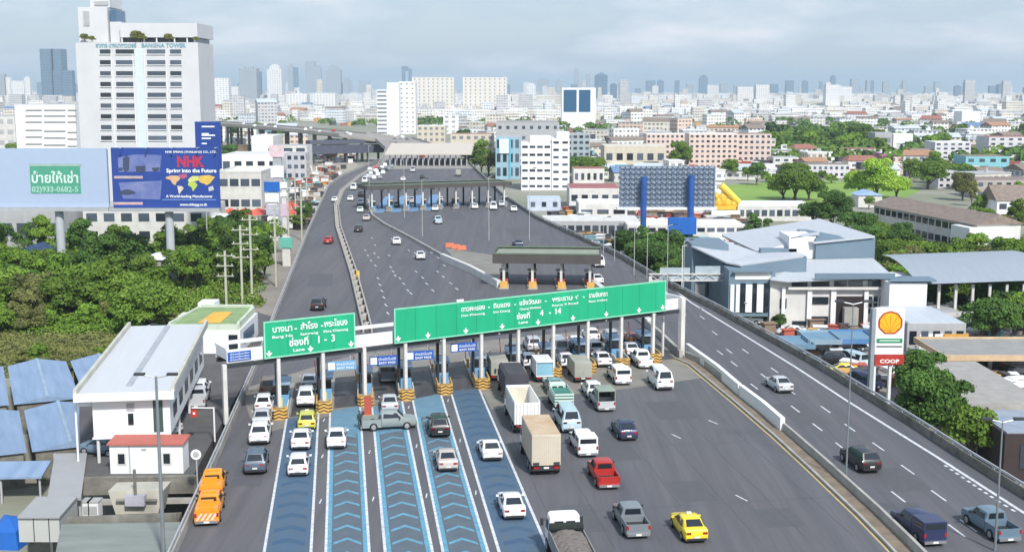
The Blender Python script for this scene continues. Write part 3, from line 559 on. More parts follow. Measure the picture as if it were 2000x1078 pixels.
# frontage road at the left, service roads at the right
pav = mat('side_road', (0.30, 0.275, 0.24), 0.9, scale=0.1, col2=(0.20, 0.185, 0.17))
pale = mat('pale_yard', (0.42, 0.37, 0.28), 0.9, scale=0.08, col2=(0.28, 0.26, 0.22))
struct('side_road', MB().poly([(*P(*p, GZ).xy, GZ+0.02) for p in [(395, 760), (470, 760), (520, 640), (600, 470), (648, 390), (705, 330), (660, 318), (600, 350), (572, 420), (545, 500), (500, 600)]]), pav, 'side road below the left edge of the expressway')
struct('dirt_yard', MB().poly([(*P(*p, GZ).xy, GZ+0.03) for p in [(595, 430), (640, 395), (700, 330), (690, 300), (600, 290), (560, 330), (590, 380)]]), pale, 'pale dusty yard below the far bend')
struct('station_yard', MB().poly([(*P(*p, GZ).xy, GZ+0.02) for p in [(1480, 640), (1700, 640), (2000, 620), (2200, 700), (2400, 1100), (2150, 1090), (1850, 860), (1600, 735)]]), mat('yard_paving', (0.27, 0.24, 0.22), 0.9, scale=0.15, col2=(0.18, 0.165, 0.155)), 'paved yard of the petrol station')
lawn = mat('sunlit_lawn', (0.24, 0.36, 0.06), 0.9, scale=0.03, col2=(0.15, 0.27, 0.045))
struct('lawn', MB().poly([(*P(*p, GZ).xy, GZ+0.02) for p in [(1400, 405), (1420, 362), (1560, 352), (1690, 356), (1800, 372), (1740, 398), (1600, 400)]]), lawn, 'bright green open field behind the blue billboard frame')
struct('verge_grass', MB().poly([(*P(*p, GZ).xy, GZ+0.02) for p in [(-150, 740), (200, 735), (300, 650), (440, 600), (520, 520), (540, 430), (-100, 430)]]), mat('verge', (0.10, 0.125, 0.045), 0.95, scale=0.06, col2=(0.06, 0.08, 0.03)), 'rough grass under the left grove')
# ================================================================ VEHICLES
def loft(stn):
    # stn: (y, z_bottom, z_belt, z_top, half width, half width at top)
    mb = MB(); n = len(stn)
    for (y, zb, zl, zt, w_, wt) in stn:
        zm = zb+(zl-zb)*0.55
        r = [(w_*0.86, zb), (w_*0.98, zb+(zl-zb)*0.18), (w_, zm), (w_*0.965, zl), (wt+(w_*0.965-wt)*0.12, zt-(zt-zl)*0.10), (wt*0.86, zt), (0, zt+0.015)]
        ring = [(x, y, z) for x, z in r]+[(-x, y, z) for x, z in reversed(r[:-1])]
        mb.v += ring
    k = 13
    for i in range(n-1):
        for j in range(k): mb.f.append((i*k+j, i*k+(j+1) % k, (i+1)*k+(j+1) % k, (i+1)*k+j)[::-1])
    mb.f.append(tuple(range(k))); mb.f.append(tuple(range((n-1)*k, n*k))[::-1])
    return mb
def wheel_parts(pl, xs, ys, r=0.33, w_=0.2):
    for y in ys:
        for s in (-1, 1):
            x = s*xs; mb = MB().cyl((x-s*w_/2, y, r), (x+s*w_/2+s*0.02, y, r), r, r, 14); pl.append(('wheel', mb, tyre, None, True))
            pl.append(('rim', MB().cyl((x+s*(w_/2+0.02), y, r), (x+s*(w_/2+0.03), y, r), r*0.62, r*0.58, 10), rimm, len(pl)-1, False))
def car_parts(L, W, H, hood, belt, deck, rwb, rr, rf, ws, hoodf=0.75, gz=0.2, wr=0.33, name='sedan', roofrail=False):
    h = L/2; w_ = W/2; wt = w_*0.70; pl = []
    st = [(-h, gz+0.16, deck-0.22, deck-0.18, w_*0.88, w_*0.72), (-h+0.10, gz+0.02, deck-0.05, deck-0.01, w_*0.95, w_*0.78)]
    if rwb > -h+0.35: st.append((rwb, gz, deck-0.02, deck+0.02, w_*0.98, w_*0.74))
    else: st.append((rwb, gz, belt, belt+0.06, w_*0.98, w_*0.80))
    st += [(rr, gz, belt, H-0.03, w_, wt*0.96), ((rr+rf)/2, gz, belt, H, w_, wt), (rf, gz, belt, H-0.025, w_, wt*0.98), (ws, gz, belt-0.04, belt+0.01, w_*0.99, w_*0.76),
           (h-0.35, gz+0.02, hood-0.08, hood-0.02, w_*0.96, w_*0.74), (h-0.08, gz+0.06, hoodf-0.12, hoodf-0.05, w_*0.88, w_*0.66), (h, gz+0.12, hoodf-0.25, hoodf-0.2, w_*0.78, w_*0.6)]
    pl.append(('body', loft(st), 'PAINT', None, True))
    def lerp(a, b, k): return a+(b-a)*k
    e = 0.018
    zb_ = (deck+0.04 if rwb > -h+0.35 else belt+0.10); wb_ = w_*0.72
    def qy(y0, z0, y1, z1, hw0, hw1, a=0.06, b=0.90):
        ya, za = lerp(y0, y1, a), lerp(z0, z1, a); yb, zb2 = lerp(y0, y1, b), lerp(z0, z1, b); d = Vector((0, -(z1-z0), (y1-y0))); d = d.normalized()
        if d.z < 0: d = -d
        if abs(d.z) < 0.2: d = Vector((0, -1 if y0 < 0 else 1, 0.15)).normalized()
        ha, hb = lerp(hw0, hw1, a)-0.03, lerp(hw0, hw1, b)-0.03; o = d*e
        return MB().poly([(-ha, ya+o.y, za+o.z), (ha, ya+o.y, za+o.z), (hb, yb+o.y, zb2+o.z), (-hb, yb+o.y, zb2+o.z)])
    q = qy(rwb, zb_, rr, H-0.01, wb_, wt*0.84); pl.append(('rear_window', q, glassd, None, True))
    q = qy(ws, belt+0.03, rf, H-0.005, w_*0.74, wt*0.84); pl.append(('windscreen', q, glassd, None, True))
    def sidew(y, z): # half width of side glass plane
        k = (z-belt)/(H-belt); return lerp(w_*0.965, wt*0.97, k)+0.012
    z0 = belt+0.05; z1 = H-0.12
    ys0 = rwb+ (0.28 if rwb > -h+0.35 else 0.25); ys = [(ys0, z0), (ws-0.28, z0), (rf-0.02, z1), (rr+0.06, z1)]
    for s in (-1, 1):
        pl.append(('side_window', MB().poly([(s*sidew(y, z), y, z) for y, z in (ys if s > 0 else ys[::-1])]), glassd, None, True))
        x = s*w_*0.66
        pl.append(('taillight', MB().box(x-0.17, x+0.17, -h-0.0, -h+0.14, deck-0.34, deck-0.16), red_lamp, None, False))
        pl.append(('headlight', MB().box(x-0.18, x+0.18, h-0.2, h-0.02, hoodf-0.25, hoodf-0.12), clear_lamp, None, False))
        pl.append(('door_mirror', MB().box(s*(w_*1.0)-0.02, s*(w_*1.0)+0.02, ws-0.42, ws-0.38, belt, belt+0.06).box(s*(w_+0.10)-0.09, s*(w_+0.10)+0.09, ws-0.45, ws-0.33, belt+0.01, belt+0.15), 'PAINT', None, False))
    pl.append(('rear_bumper', MB().box(-w_*0.8, w_*0.8, -h-0.04, -h+0.1, gz+0.06, gz+0.22), plastic, None, True))
    pl.append(('number_plate', MB().box(-0.2, 0.2, -h-0.055, -h-0.042, gz+0.24 if rwb > -h+0.35 else gz+0.30, gz+0.38 if rwb > -h+0.35 else gz+0.44), platem, None, False))
    wheel_parts(pl, w_-0.09, (-L*0.30, L*0.30), wr)
    return pl
def pickup_parts(canopy=0, L=5.2, W=1.82, H=1.75, rail=False, lights=False):
    h = L/2; w_ = W/2; gz = 0.32; belt = 1.12; pl = []
    cb = -0.75  # cab back
    st = [(cb, gz, belt, H-0.06, w_, w_*0.72), (cb+0.15, gz, belt, H-0.01, w_, w_*0.74), (0.2, gz, belt, H, w_, w_*0.74), (0.75, gz, belt, H-0.03, w_, w_*0.72), (1.35, gz, belt-0.03, belt+0.02, w_, w_*0.8),
          (h-0.4, gz, 1.02, 1.06, w_*0.97, w_*0.78), (h-0.08, gz+0.05, 0.92, 0.97, w_*0.92, w_*0.74), (h, gz+0.1, 0.7, 0.75, w_*0.84, w_*0.7)]
    pl.append(('cab', loft(st), 'PAINT', None, True))
    bed = MB(); z0, z1 = gz, 1.10
    bed.box(-w_*0.97, -w_*0.90, -h+0.06, cb-0.03, z0, z1).box(w_*0.90, w_*0.97, -h+0.06, cb-0.03, z0, z1).box(-w_*0.90, w_*0.90, cb-0.09, cb-0.03, z0, z1).box(-w_*0.90, w_*0.90, -h+0.06, cb-0.09, z0+0.1, z0+0.32)
    pl.append(('cargo_bed', bed, 'PAINT', None, True))
    pl.append(('bed_floor', MB().box(-w_*0.9+0.002, w_*0.9-0.002, -h+0.1, cb-0.1, z0+0.33, z0+0.36), plastic, None, False))
    pl.append(('tailgate', MB().box(-w_*0.93, w_*0.93, -h, -h+0.055, z0+0.12, z1+0.01), 'PAINT', None, True))
    pl.append(('rear_bumper', MB().box(-w_*0.9, w_*0.9, -h-0.1, -h-0.003, z0-0.05, z0+0.14), mat('chrome', (0.55, 0.56, 0.58), 0.25, 0.7), None, False))
    pl.append(('number_plate', MB().box(-0.2, 0.2, -h-0.115, -h-0.102, z0-0.02, z0+0.12), platem, None, False))
    pl.append(('rear_window', MB().poly([(-w_*0.66, cb-0.015, belt+0.1), (w_*0.66, cb-0.015, belt+0.1), (w_*0.6, cb-0.015, H-0.12), (-w_*0.6, cb-0.015, H-0.12)]), glassd, None, True))
    pl.append(('windscreen', MB().poly([(w_*0.72, 1.34, belt+0.06), (-w_*0.72, 1.34, belt+0.06), (-w_*0.62, 0.80, H-0.04), (w_*0.62, 0.80, H-0.04)]), glassd, None, True))
    for s in (-1, 1):
        ys = [(cb+0.15, belt+0.05), (1.05, belt+0.05), (0.68, H-0.13), (cb+0.2, H-0.13)]
        def sw(z): k = (z-belt)/(H-belt); return w_*0.965+(w_*0.72-w_*0.965)*k+0.014
        pl.append(('side_window', MB().poly([(s*sw(z), y, z) for y, z in (ys if s > 0 else ys[::-1])]), glassd, None, True))
        x = s*w_*0.86
        pl.append(('taillight', MB().box(x-0.08, x+0.08, -h-0.012, -h-0.002, 0.72, 1.02), red_lamp, None, False))
        pl.append(('headlight', MB().box(s*w_*0.66-0.17, s*w_*0.66+0.17, h-0.14, h+0.01, 0.72, 0.88), clear_lamp, None, False))
        pl.append(('door_mirror', MB().box(s*(w_+0.12)-0.1, s*(w_+0.12)+0.1, 0.88, 1.0, belt, belt+0.2).box(s*w_-0.03, s*w_+0.03, 0.9, 0.95, belt+0.02, belt+0.08), plastic, None, False))
    if canopy == 1:
        pl.append(('bed_canopy', MB().box(-w_*0.93, w_*0.93, -h+0.03, cb-0.02, 1.115, 1.80), 'PAINT', None, True))
        pl.append(('canopy_window', MB().box(-w_*0.78, w_*0.78, -h+0.012, -h+0.027, 1.28, 1.68), glassd, None, True))
        for s in (-1, 1): pl.append(('canopy_window', MB().box(s*(w_*0.93+0.008)-0.006, s*(w_*0.93+0.008)+0.006, -h+0.35, cb-0.3, 1.28, 1.65), glassd, None, False))
    if canopy == 2:   # high open-backed passenger canopy
        fr = MB().box(-w_*0.95, w_*0.95, -h+0.0, cb+0.6, 2.1, 2.2)
        for s in (-1, 1): fr.box(s*w_*0.92-0.03, s*w_*0.92+0.03, -h+0.0, cb, 1.115, 2.1)
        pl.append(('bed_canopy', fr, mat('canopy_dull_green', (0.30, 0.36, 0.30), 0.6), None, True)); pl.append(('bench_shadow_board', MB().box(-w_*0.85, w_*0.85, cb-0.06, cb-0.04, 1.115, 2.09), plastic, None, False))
    if lights:
        pl.append(('light_bar', MB().box(-0.5, 0.5, -0.1, 0.15, H+0.02, H+0.14), mat('lamp_amber', (0.75, 0.35, 0.03), 0.3), None, False))
        pl.append(('hazard_stripes', MB().add([(-w_*0.85+0.35*k, -h-0.004, 0.5) for k in range(0, 4)]+[(-w_*0.85+0.35*k+0.16, -h-0.004, 0.5) for k in range(0, 4)]+[(-w_*0.85+0.35*k+0.5, -h-0.004, 1.0) for k in range(0, 4)]+[(-w_*0.85+0.35*k+0.34, -h-0.004, 1.0) for k in range(0, 4)], [(k, 4+k, 8+k, 12+k) for k in range(4)]), offwhite, None, False))
        pl.append(('load_cover', MB().box(-w_*0.9, w_*0.9, -h+0.08, cb-0.1, 1.112, 1.35).box(-0.5, 0.5, -h+0.3, -h+0.5, 1.35, 1.9), 'PAINT', None, False))
    wheel_parts(pl, w_-0.11, (-L*0.29, L*0.31), 0.38, 0.25)
    return pl
def truck_parts(kind):
    pl = []; W = 2.4; w_ = W/2
    L = {'box': 8.0, 'dump': 8.4, 'tarp': 7.5, 'small': 5.4, 'flat': 9.0, 'stake': 5.2, 'songthaew': 5.0}[kind]; h = L/2
    sm = kind in ('small', 'stake', 'songthaew'); k = 0.78 if sm else 1.0; w_ *= k; cl = 1.5*k; ch = 2.75*k
    st = [(h-cl, 0.75*k, 1.5*k, ch-0.1, w_*0.96, w_*0.84), (h-cl+0.15, 0.6*k, 1.5*k, ch, w_*0.98, w_*0.86), (h-0.45*k, 0.5*k, 1.5*k, ch-0.05, w_*0.98, w_*0.84), (h-0.1, 0.45*k, 1.45*k, 1.55*k, w_*0.97, w_*0.9), (h, 0.5*k, 1.2*k, 1.25*k, w_*0.93, w_*0.85)]
    cabm = {'box': mat('cab_white', (0.7, 0.7, 0.68), 0.4), 'tarp': white}.get(kind, 'PAINT')
    pl.append(('cab', loft(st), cabm if kind in ('box', 'tarp') else ('PAINT' if kind != 'songthaew' else 'PAINT'), None, True))
    pl.append(('rear_window', MB().box(-w_*0.6, -w_*0.08, h-cl-0.012, h-cl-0.002, 1.75*k, 2.3*k).box(w_*0.08, w_*0.6, h-cl-0.012, h-cl-0.002, 1.75*k, 2.3*k), glassd, None, True))
    pl.append(('windscreen', MB().poly([(w_*0.86, h-0.08, 1.62*k), (-w_*0.86, h-0.08, 1.62*k), (-w_*0.78, h-0.42*k, ch-0.15), (w_*0.78, h-0.42*k, ch-0.15)]), glassd, None, False))
    for s in (-1, 1):
        pl.append(('side_window', MB().box(s*w_*0.965-0.02, s*w_*0.965+0.02, h-cl+0.35, h-0.5*k, 1.6*k, 2.25*k), glassd, None, True))
        pl.append(('door_mirror', MB().box(s*(w_+0.2)-0.1, s*(w_+0.2)+0.1, h-0.25, h-0.15, 1.6*k, 2.1*k).box(s*(w_+0.05)-0.08, s*(w_+0.05)+0.08, h-0.22, h-0.18, 1.95*k, 2.0*k), plastic, None, False))
        pl.append(('taillight', MB().box(s*w_*0.7-0.22, s*w_*0.7+0.22, -h-0.03, -h+0.02, 0.66*k, 0.84*k), red_lamp, None, False))
    pl.append(('chassis', MB().box(-w_*0.5, w_*0.5, -h+0.1, h-cl, 0.55*k, 0.88*k).box(-w_*0.96, w_*0.96, -h+0.02, -h+0.14, 0.5*k, 0.62*k), darksteel, None, False))
    pl.append(('number_plate', MB().box(-0.22, 0.22, -h-0.012, -h+0.01, 0.66*k, 0.82*k), platem, None, False))
    y0, y1 = -h, h-cl-0.15; z0 = 0.9*k
    if kind == 'box':
        b = MB().box(-1.2, 1.2, y0, y1, 0.95, 3.55); pl.append(('cargo_box', b, mat('cream_box', (0.60, 0.53, 0.42), 0.6, var=0.08, scale=0.8), None, True)); i0 = len(pl)-1
        pl.append(('roof_panel', MB().box(-1.16, 1.16, y0+0.05, y1-0.05, 3.552, 3.575), mat('rusty_roof', (0.42, 0.27, 0.15), 0.8, scale=0.7, col2=(0.55, 0.45, 0.33)), i0, True))
        d = MB()
        for s in (-1, 1):
            for j in range(7): x = s*(0.08+j*0.16); d.box(x-0.025, x+0.025, y0-0.035, y0-0.002, 1.1, 3.3)
        d.box(-1.15, 1.15, y0-0.03, y0-0.002, 3.36, 3.48)
        pl.append(('rear_doors', d, mat('box_door', (0.66, 0.61, 0.52), 0.6), i0, True)); r = MB()
        for j in range(16):
            y = y0+0.2+j*0.38; r.box(-0.03, 0.03, y, y+0.12, 1.0, 3.5)
        for s in (-1, 1): r2_ = MB(); r2_.v = [(x+s*1.2, y, z) for x, y, z in r.v]; r2_.f = r.f; pl.append(('side_ribs', r2_, mat('box_rib', (0.55, 0.49, 0.40), 0.6), i0, False))
        pl.append(('lamp_panel', MB().box(-1.12, -0.6, y0-0.05, y0-0.036, 1.0, 1.22).box(0.6, 1.12, y0-0.05, y0-0.036, 1.0, 1.22), darksteel, None, False))
    elif kind == 'dump':
        b = MB(); b.box(-1.2, -1.1, y0, y1, 0.95, 3.1).box(1.1, 1.2, y0, y1, 0.95, 3.1).box(-1.1, 1.1, y1-0.1, y1, 0.95, 3.1).box(-1.1, 1.1, y0, y0+0.1, 0.95, 3.0).box(-1.1, 1.1, y0+0.1, y1-0.1, 0.95, 1.15)
        pl.append(('open_body', b, 'PAINT', None, True)); i0 = len(pl)-1; r = MB()
        for j in range(9):
            for s in (-1, 1): y = y0+0.3+j*0.7; r.box(s*1.215-0.03, s*1.215+0.03, y, y+0.12, 0.97, 3.05)
        for j in range(7): x = -1.02+j*0.34; r.box(x-0.03, x+0.03, y0-0.05, y0-0.002, 1.0, 2.95)
        pl.append(('side_ribs', r, mat('rib_white', (0.62, 0.61, 0.56), 0.6), i0, True)); pl.append(('inner_board', MB().box(-1.0, 1.0, y1-0.14, y1-0.105, 1.2, 2.9), mat('inner_cream', (0.6, 0.56, 0.45), 0.7), i0, False))
    elif kind == 'tarp':
        pl.append(('tarpaulin', MB().add([(x, y, z) for y in (y0, y1) for x, z in ((-1.2, 0.95), (-1.2, 2.9), (-0.9, 3.15), (0.9, 3.15), (1.2, 2.9), (1.2, 0.95))], [(0, 1, 2, 3, 4, 5)[::-1], (6, 7, 8, 9, 10, 11), (0, 6, 7, 1)[::-1], (1, 7, 8, 2)[::-1], (2, 8, 9, 3)[::-1], (3, 9, 10, 4)[::-1], (4, 10, 11, 5)[::-1], (5, 11, 6, 0)[::-1]]), mat('dark_tarp', (0.07, 0.065, 0.08), 0.8, var=0.2), None, True))
        pl.append(('tarp_hoops', MB().box(-1.22, 1.22, y0+0.02, y0+0.08, 2.3, 2.36).box(-0.92, 0.92, y1-0.3, y1-0.2, 3.155, 3.19), offwhite, None, False))
    elif kind == 'flat':
        b = MB().box(-1.2, 1.2, y0, y1, 0.9, 1.1).box(-1.2, -1.13, y0, y1, 1.1, 1.9).box(1.13, 1.2, y0, y1, 1.1, 1.9).box(-1.13, 1.13, y0, y0+0.07, 1.1, 1.9)
        pl.append(('open_body', b, mat('grey_boards', (0.28, 0.28, 0.27), 0.8), None, True))
        r2 = random.Random(4); d = MB(); nx, ny = 9, 18
        for i in range(ny+1):
            for j in range(nx+1):
                x = -1.12+2.24*j/nx; y = y0+0.1+(y1-y0-0.9)*i/ny; d.v.append((x, y, 1.75+0.28*math.sin(math.pi*j/nx)+r2.uniform(-0.05, 0.05)))
        for i in range(ny):
            for j in range(nx): a = i*(nx+1)+j; d.f.append((a, a+1, a+nx+2, a+nx+1))
        pl.append(('gravel_load', d, mat('earth_load', (0.22, 0.19, 0.17), 0.95, var=0.25, scale=3), None, True))
        pl.append(('rolled_tarp', MB().cyl((-1.15, y1-0.45, 2.1), (1.15, y1-0.45, 2.1), 0.3, 0.3, 10), mat('black_tarp', (0.02, 0.028, 0.024), 0.9, var=0.3, scale=4), None, True))
    elif kind in ('small', 'stake', 'songthaew'):
        bw = w_; top = {'small': 2.35, 'stake': 2.15, 'songthaew': 2.3}[kind]
        b = MB().box(-bw, bw, y0, y1, z0, z0+0.12)
        if kind == 'small':
            b.box(-bw, bw, y0, y1, z0+0.12, top); pl.append(('cargo_box', b, mat('small_box_grey', (0.42, 0.42, 0.37), 0.7, var=0.15), None, True))
            pl.append(('rear_doors', MB().box(-bw*0.9, -0.02, y0-0.02, y0-0.002, z0+0.2, top-0.12).box(0.02, bw*0.9, y0-0.02, y0-0.002, z0+0.2, top-0.12), mat('small_door', (0.36, 0.37, 0.32), 0.7), None, False))
        elif kind == 'stake':
            for s in (-1, 1):
                for zz in (0.2, 0.5, 0.8, 1.1): b.box(s*bw-0.03, s*bw+0.03, y0, y1, z0+zz, z0+zz+0.18)
            for zz in (0.2, 0.5, 0.8, 1.1): b.box(-bw, bw, y0-0.02, y0+0.04, z0+zz, z0+zz+0.18)
            pl.append(('stake_sides', b, 'PAINT', None, True)); pl.append(('covered_load', MB().box(-bw*0.9, bw*0.9, y0+0.1, y1-0.1, z0+0.12, z0+1.0), mat('load_green', (0.06, 0.25, 0.19), 0.8, var=0.2), None, True))
        else:
            b.box(-bw, bw, y0-0.1, y1, top, top+0.1)
            for s in (-1, 1): b.box(s*bw*0.97-0.03, s*bw*0.97+0.03, y0, y1, z0+0.12, top)
            pl.append(('passenger_body', b, white, None, True)); pl.append(('rear_curtain', MB().box(-bw*0.9, bw*0.9, y0+0.05, y0+0.08, z0+0.13, top-0.02), mat('pale_blue_sheet', (0.25, 0.50, 0.62), 0.6), None, True))
    wy = (-h+1.0, h-1.0) if sm or kind == 'tarp' else (-h+1.0, -h+2.3, h-1.1)
    wheel_parts(pl, w_-0.14, wy, 0.36 if sm else 0.5, 0.28)
    return pl
PROTO = {}
def proto(kind):
    if kind in PROTO: return PROTO[kind]
    if kind == 'sedan': L, pl = 4.5, car_parts(4.5, 1.78, 1.45, 0.92, 0.93, 1.02, -1.72, -1.02, 0.25, 1.12)
    elif kind == 'coupe': L, pl = 4.5, car_parts(4.5, 1.84, 1.36, 0.86, 0.88, 0.98, -1.75, -0.85, 0.15, 1.05)
    elif kind == 'hatch': L, pl = 4.0, car_parts(4.0, 1.72, 1.50, 0.94, 0.96, 0.98, -1.88, -1.50, 0.35, 1.15)
    elif kind == 'suv': L, pl = 4.7, car_parts(4.7, 1.85, 1.75, 1.08, 1.12, 1.14, -2.22, -1.85, 0.35, 1.20, hoodf=0.95, gz=0.28, wr=0.37)
    elif kind == 'van': L, pl = 5.0, car_parts(5.0, 1.90, 2.15, 1.15, 1.25, 1.30, -2.42, -2.28, 1.35, 2.05, hoodf=0.95, gz=0.26, wr=0.35)
    elif kind == 'pickup': L, pl = 5.2, pickup_parts()
    elif kind == 'pickup_canopy': L, pl = 5.2, pickup_parts(1)
    elif kind == 'pickup_tall': L, pl = 5.2, pickup_parts(2)
    elif kind == 'pickup_service': L, pl = 5.2, pickup_parts(0, lights=True)
    else: L, pl = {'box': 8.0, 'dump': 8.4, 'tarp': 7.5, 'small': 5.4, 'flat': 9.0, 'stake': 5.2, 'songthaew': 5.0}[kind], truck_parts(kind)
    out = [(n, mb.mesh(n), m, par, big) for n, mb, m, par, big in pl]
    for n, me, m, par, big in out:
        if n in ('body', 'cab'):
            me.shade_smooth() if hasattr(me, 'shade_smooth') else None
            me.set_sharp_from_angle(angle=R(38)) if hasattr(me, 'set_sharp_from_angle') else None
    PROTO[kind] = (L, out); return PROTO[kind]
PC = {'white': (0.80, 0.81, 0.82), 'silver': (0.50, 0.52, 0.54), 'beige': (0.50, 0.45, 0.41), 'brown': (0.24, 0.16, 0.11), 'black': (0.018, 0.018, 0.022), 'navy': (0.025, 0.035, 0.09), 'grey': (0.19, 0.215, 0.235),
      'bluegrey': (0.08, 0.115, 0.16), 'red': (0.42, 0.025, 0.02), 'yellow': (0.80, 0.62, 0.03), 'taxi': (0.58, 0.60, 0.08), 'teal': (0.20, 0.34, 0.36), 'mint': (0.55, 0.68, 0.62), 'paleblue': (0.45, 0.58, 0.64), 'orange': (0.80, 0.30, 0.02), 'dimsilver': (0.27, 0.31, 0.31), 'greenw': (0.62, 0.72, 0.68), 'dullred': (0.30, 0.05, 0.04), 'slate': (0.13, 0.2, 0.26)}
NAMES = {'sedan': ('sedan', 'car'), 'coupe': ('coupe', 'car'), 'hatch': ('hatchback', 'car'), 'suv': ('sport_utility_car', 'car'), 'van': ('van', 'van'), 'pickup': ('pickup_truck', 'pickup'), 'pickup_canopy': ('pickup_truck', 'pickup'),
         'pickup_tall': ('pickup_truck', 'pickup'), 'pickup_service': ('pickup_truck', 'pickup'), 'box': ('box_truck', 'truck'), 'dump': ('open_truck', 'truck'), 'tarp': ('covered_truck', 'truck'), 'small': ('small_truck', 'truck'), 'flat': ('open_truck', 'truck'), 'stake': ('small_truck', 'truck'), 'songthaew': ('passenger_truck', 'truck')}
TAXITOP = MB().box(-0.18, 0.18, -0.08, 0.08, 1.46, 1.6).mesh('roof_light')
def vehicle(kind, px, py, colr, label, rz=HD, z=0.0, lod=1, group='vehicles going through the toll plaza', sc=1.0):
    L, pl = proto(kind); nm, cat = NAMES[kind]; p = P(px, py, z+0.02); d = Vector((-math.sin(rz), math.cos(rz), 0)); c = p+d*L/2*sc
    root = thing(nm, label, cat, (c.x, c.y, z+0.018), rz, group); root.scale = (sc, sc, sc); made = {}
    pm = paint('paint_'+colr, PC[colr])
    for i, (n, me, m, par, big) in enumerate(pl):
        if lod == 0 and not big: continue
        o = bpy.data.objects.new(n, me); COL.objects.link(o); o.parent = made.get(par, root) if par is not None else root; made[i] = o
        if m == 'PAINT':
            if len(me.materials) == 0: me.materials.append(pm)
            o.material_slots[0].link = 'OBJECT'; o.material_slots[0].material = pm
        elif len(me.materials) == 0: me.materials.append(m)
    if colr in ('taxi', 'yellow'): link('roof_light', TAXITOP, offwhite, root)
    return root
V = [
 ('suv', 524, 776, 'brown', 'brown car at the head of the far left queue under the canopy'),
 ('hatch', 514, 806, 'white', 'white hatchback second from the head of the far left queue'),
 ('sedan', 510, 838, 'silver', 'silver sedan between two white cars in the far left queue'),
 ('suv', 506, 871, 'white', 'white tall car last but one in the far left queue'),
 ('suv', 498, 929, 'bluegrey', 'dark blue grey car at the tail of the far left lane'),
 ('sedan', 603, 764, 'silver', 'silver sedan at the booth in the leftmost painted lane'),
 ('suv', 597, 797, 'white', 'white car just behind the silver sedan at the left booth'),
 ('hatch', 599, 842, 'taxi', 'yellow green taxi hatchback in the leftmost blue lane'),
 ('sedan', 587, 881, 'white', 'white sedan behind the yellow green taxi'),
 ('hatch', 582, 932, 'white', 'white hatchback last in the leftmost blue lane'),
 ('sedan', 657, 879, 'white', 'white sedan slightly turned entering the second blue lane'),
 ('sedan', 762, 808, 'silver', 'pale sedan beyond the crosswise pickup truck'),
 ('pickup_canopy', 758, 748, 'grey', 'grey pickup with bed canopy under the blue lane sign'),
 ('suv', 860, 856, 'black', 'black car in the fourth blue lane'),
 ('sedan', 876, 923, 'beige', 'silver beige sedan behind the black car in the fourth blue lane'),
 ('coupe', 963, 902, 'white', 'low white car in the fifth blue lane nearer the canopy'),
 ('sedan', 1006, 1017, 'white', 'white sedan low in the fifth blue lane near the bottom edge'),
 ('tarp', 1010, 790, 'white', 'truck with dark tarpaulin ahead of the open white truck'),
 ('dump', 1030, 848, 'white', 'large white open topped truck ahead of the cream box truck'),
 ('box', 1067, 930, 'beige', 'cream box truck with rusty roof and closed rear doors'),
 ('small', 976, 745, 'white', 'small truck half hidden behind the dark tarpaulin truck'),
 ('hatch', 972, 716, 'brown', 'brown car under the canopy left of the tarpaulin truck'),
 ('songthaew', 1064, 748, 'white', 'white passenger truck with pale blue rear curtain at the booths'),
 ('hatch', 1037, 720, 'white', 'white hatchback at a booth left of the pale blue truck'),
 ('sedan', 1088, 773, 'teal', 'teal grey sedan ahead of the green loaded truck'),
 ('stake', 1102, 807, 'mint', 'small pale green truck with stake sides and green load'),
 ('van', 1117, 847, 'paleblue', 'pale blue white van behind the green loaded truck'),
 ('pickup_canopy', 1149, 894, 'white', 'white pickup with canopy right of the cream box truck'),
 ('small', 1139, 749, 'beige', 'small truck with grey green box near the right booths'),
 ('sedan', 1110, 720, 'white', 'white sedan at a booth left of the grey green box truck'),
 ('hatch', 1163, 779, 'white', 'white hatchback ahead of the open canopy pickup'),
 ('pickup_tall', 1185, 805, 'silver', 'pickup with tall canopy open at the back showing dark inside'),
 ('sedan', 1182, 718, 'white', 'white sedan queued behind the silver car, right of the middle booths'),
 ('suv', 1166, 698, 'silver', 'silver car at a booth just ahead of a white sedan on the right'),
 ('pickup_canopy', 1218, 753, 'white', 'white pickup with canopy left of the white van on the right'),
 ('sedan', 1238, 698, 'white', 'white sedan at the booth second from the right'),
 ('pickup', 1263, 721, 'white', 'white open pickup in the rightmost toll lane'),
 ('van', 1300, 764, 'white', 'white van alone at the right end of the apron'),
 ('sedan', 1229, 862, 'navy', 'dark navy sedan alone on the open asphalt'),
 ('pickup', 1190, 957, 'red', 'red open pickup alone on the open asphalt'),
 ('pickup', 1247, 1053, 'grey', 'grey open pickup left of the yellow taxi at the bottom'),
 ('sedan', 1361, 1062, 'yellow', 'bright yellow taxi sedan at the bottom of the picture'),
 ('flat', 1142, 1165, 'white', 'white cabbed truck with earth load at the bottom edge'),
 ('van', 1098, 700, 'silver', 'silver grey van passing between booths beneath the long green sign'),
 ('hatch', 1243, 676, 'dullred', 'dull red car beyond the booths on the right'),
 ('sedan', 1130, 684, 'white', 'white sedan just past the booths beneath the long green sign'),
 ('suv', 1199, 676, 'silver', 'silver car beyond the booths between the two rightmost pillars'),
 ('hatch', 1160, 668, 'white', 'small white hatchback leaving the plaza behind the long green sign'),
 ('pickup', 1012, 706, 'grey', 'grey pickup in the booth lane right of the dark tarpaulin truck'),
 ('suv', 1130, 700, 'black', 'black car at a booth right of the silver grey van'),
 ('sedan', 1208, 700, 'brown', 'brown sedan at a booth between two white cars on the right'),
 ('sedan', 548, 690, 'silver', 'silver sedan leaving the leftmost booth below the shorter green sign'),
 ('suv', 1045, 690, 'silver', 'silver car past the booths behind the long green sign pillars'),
]
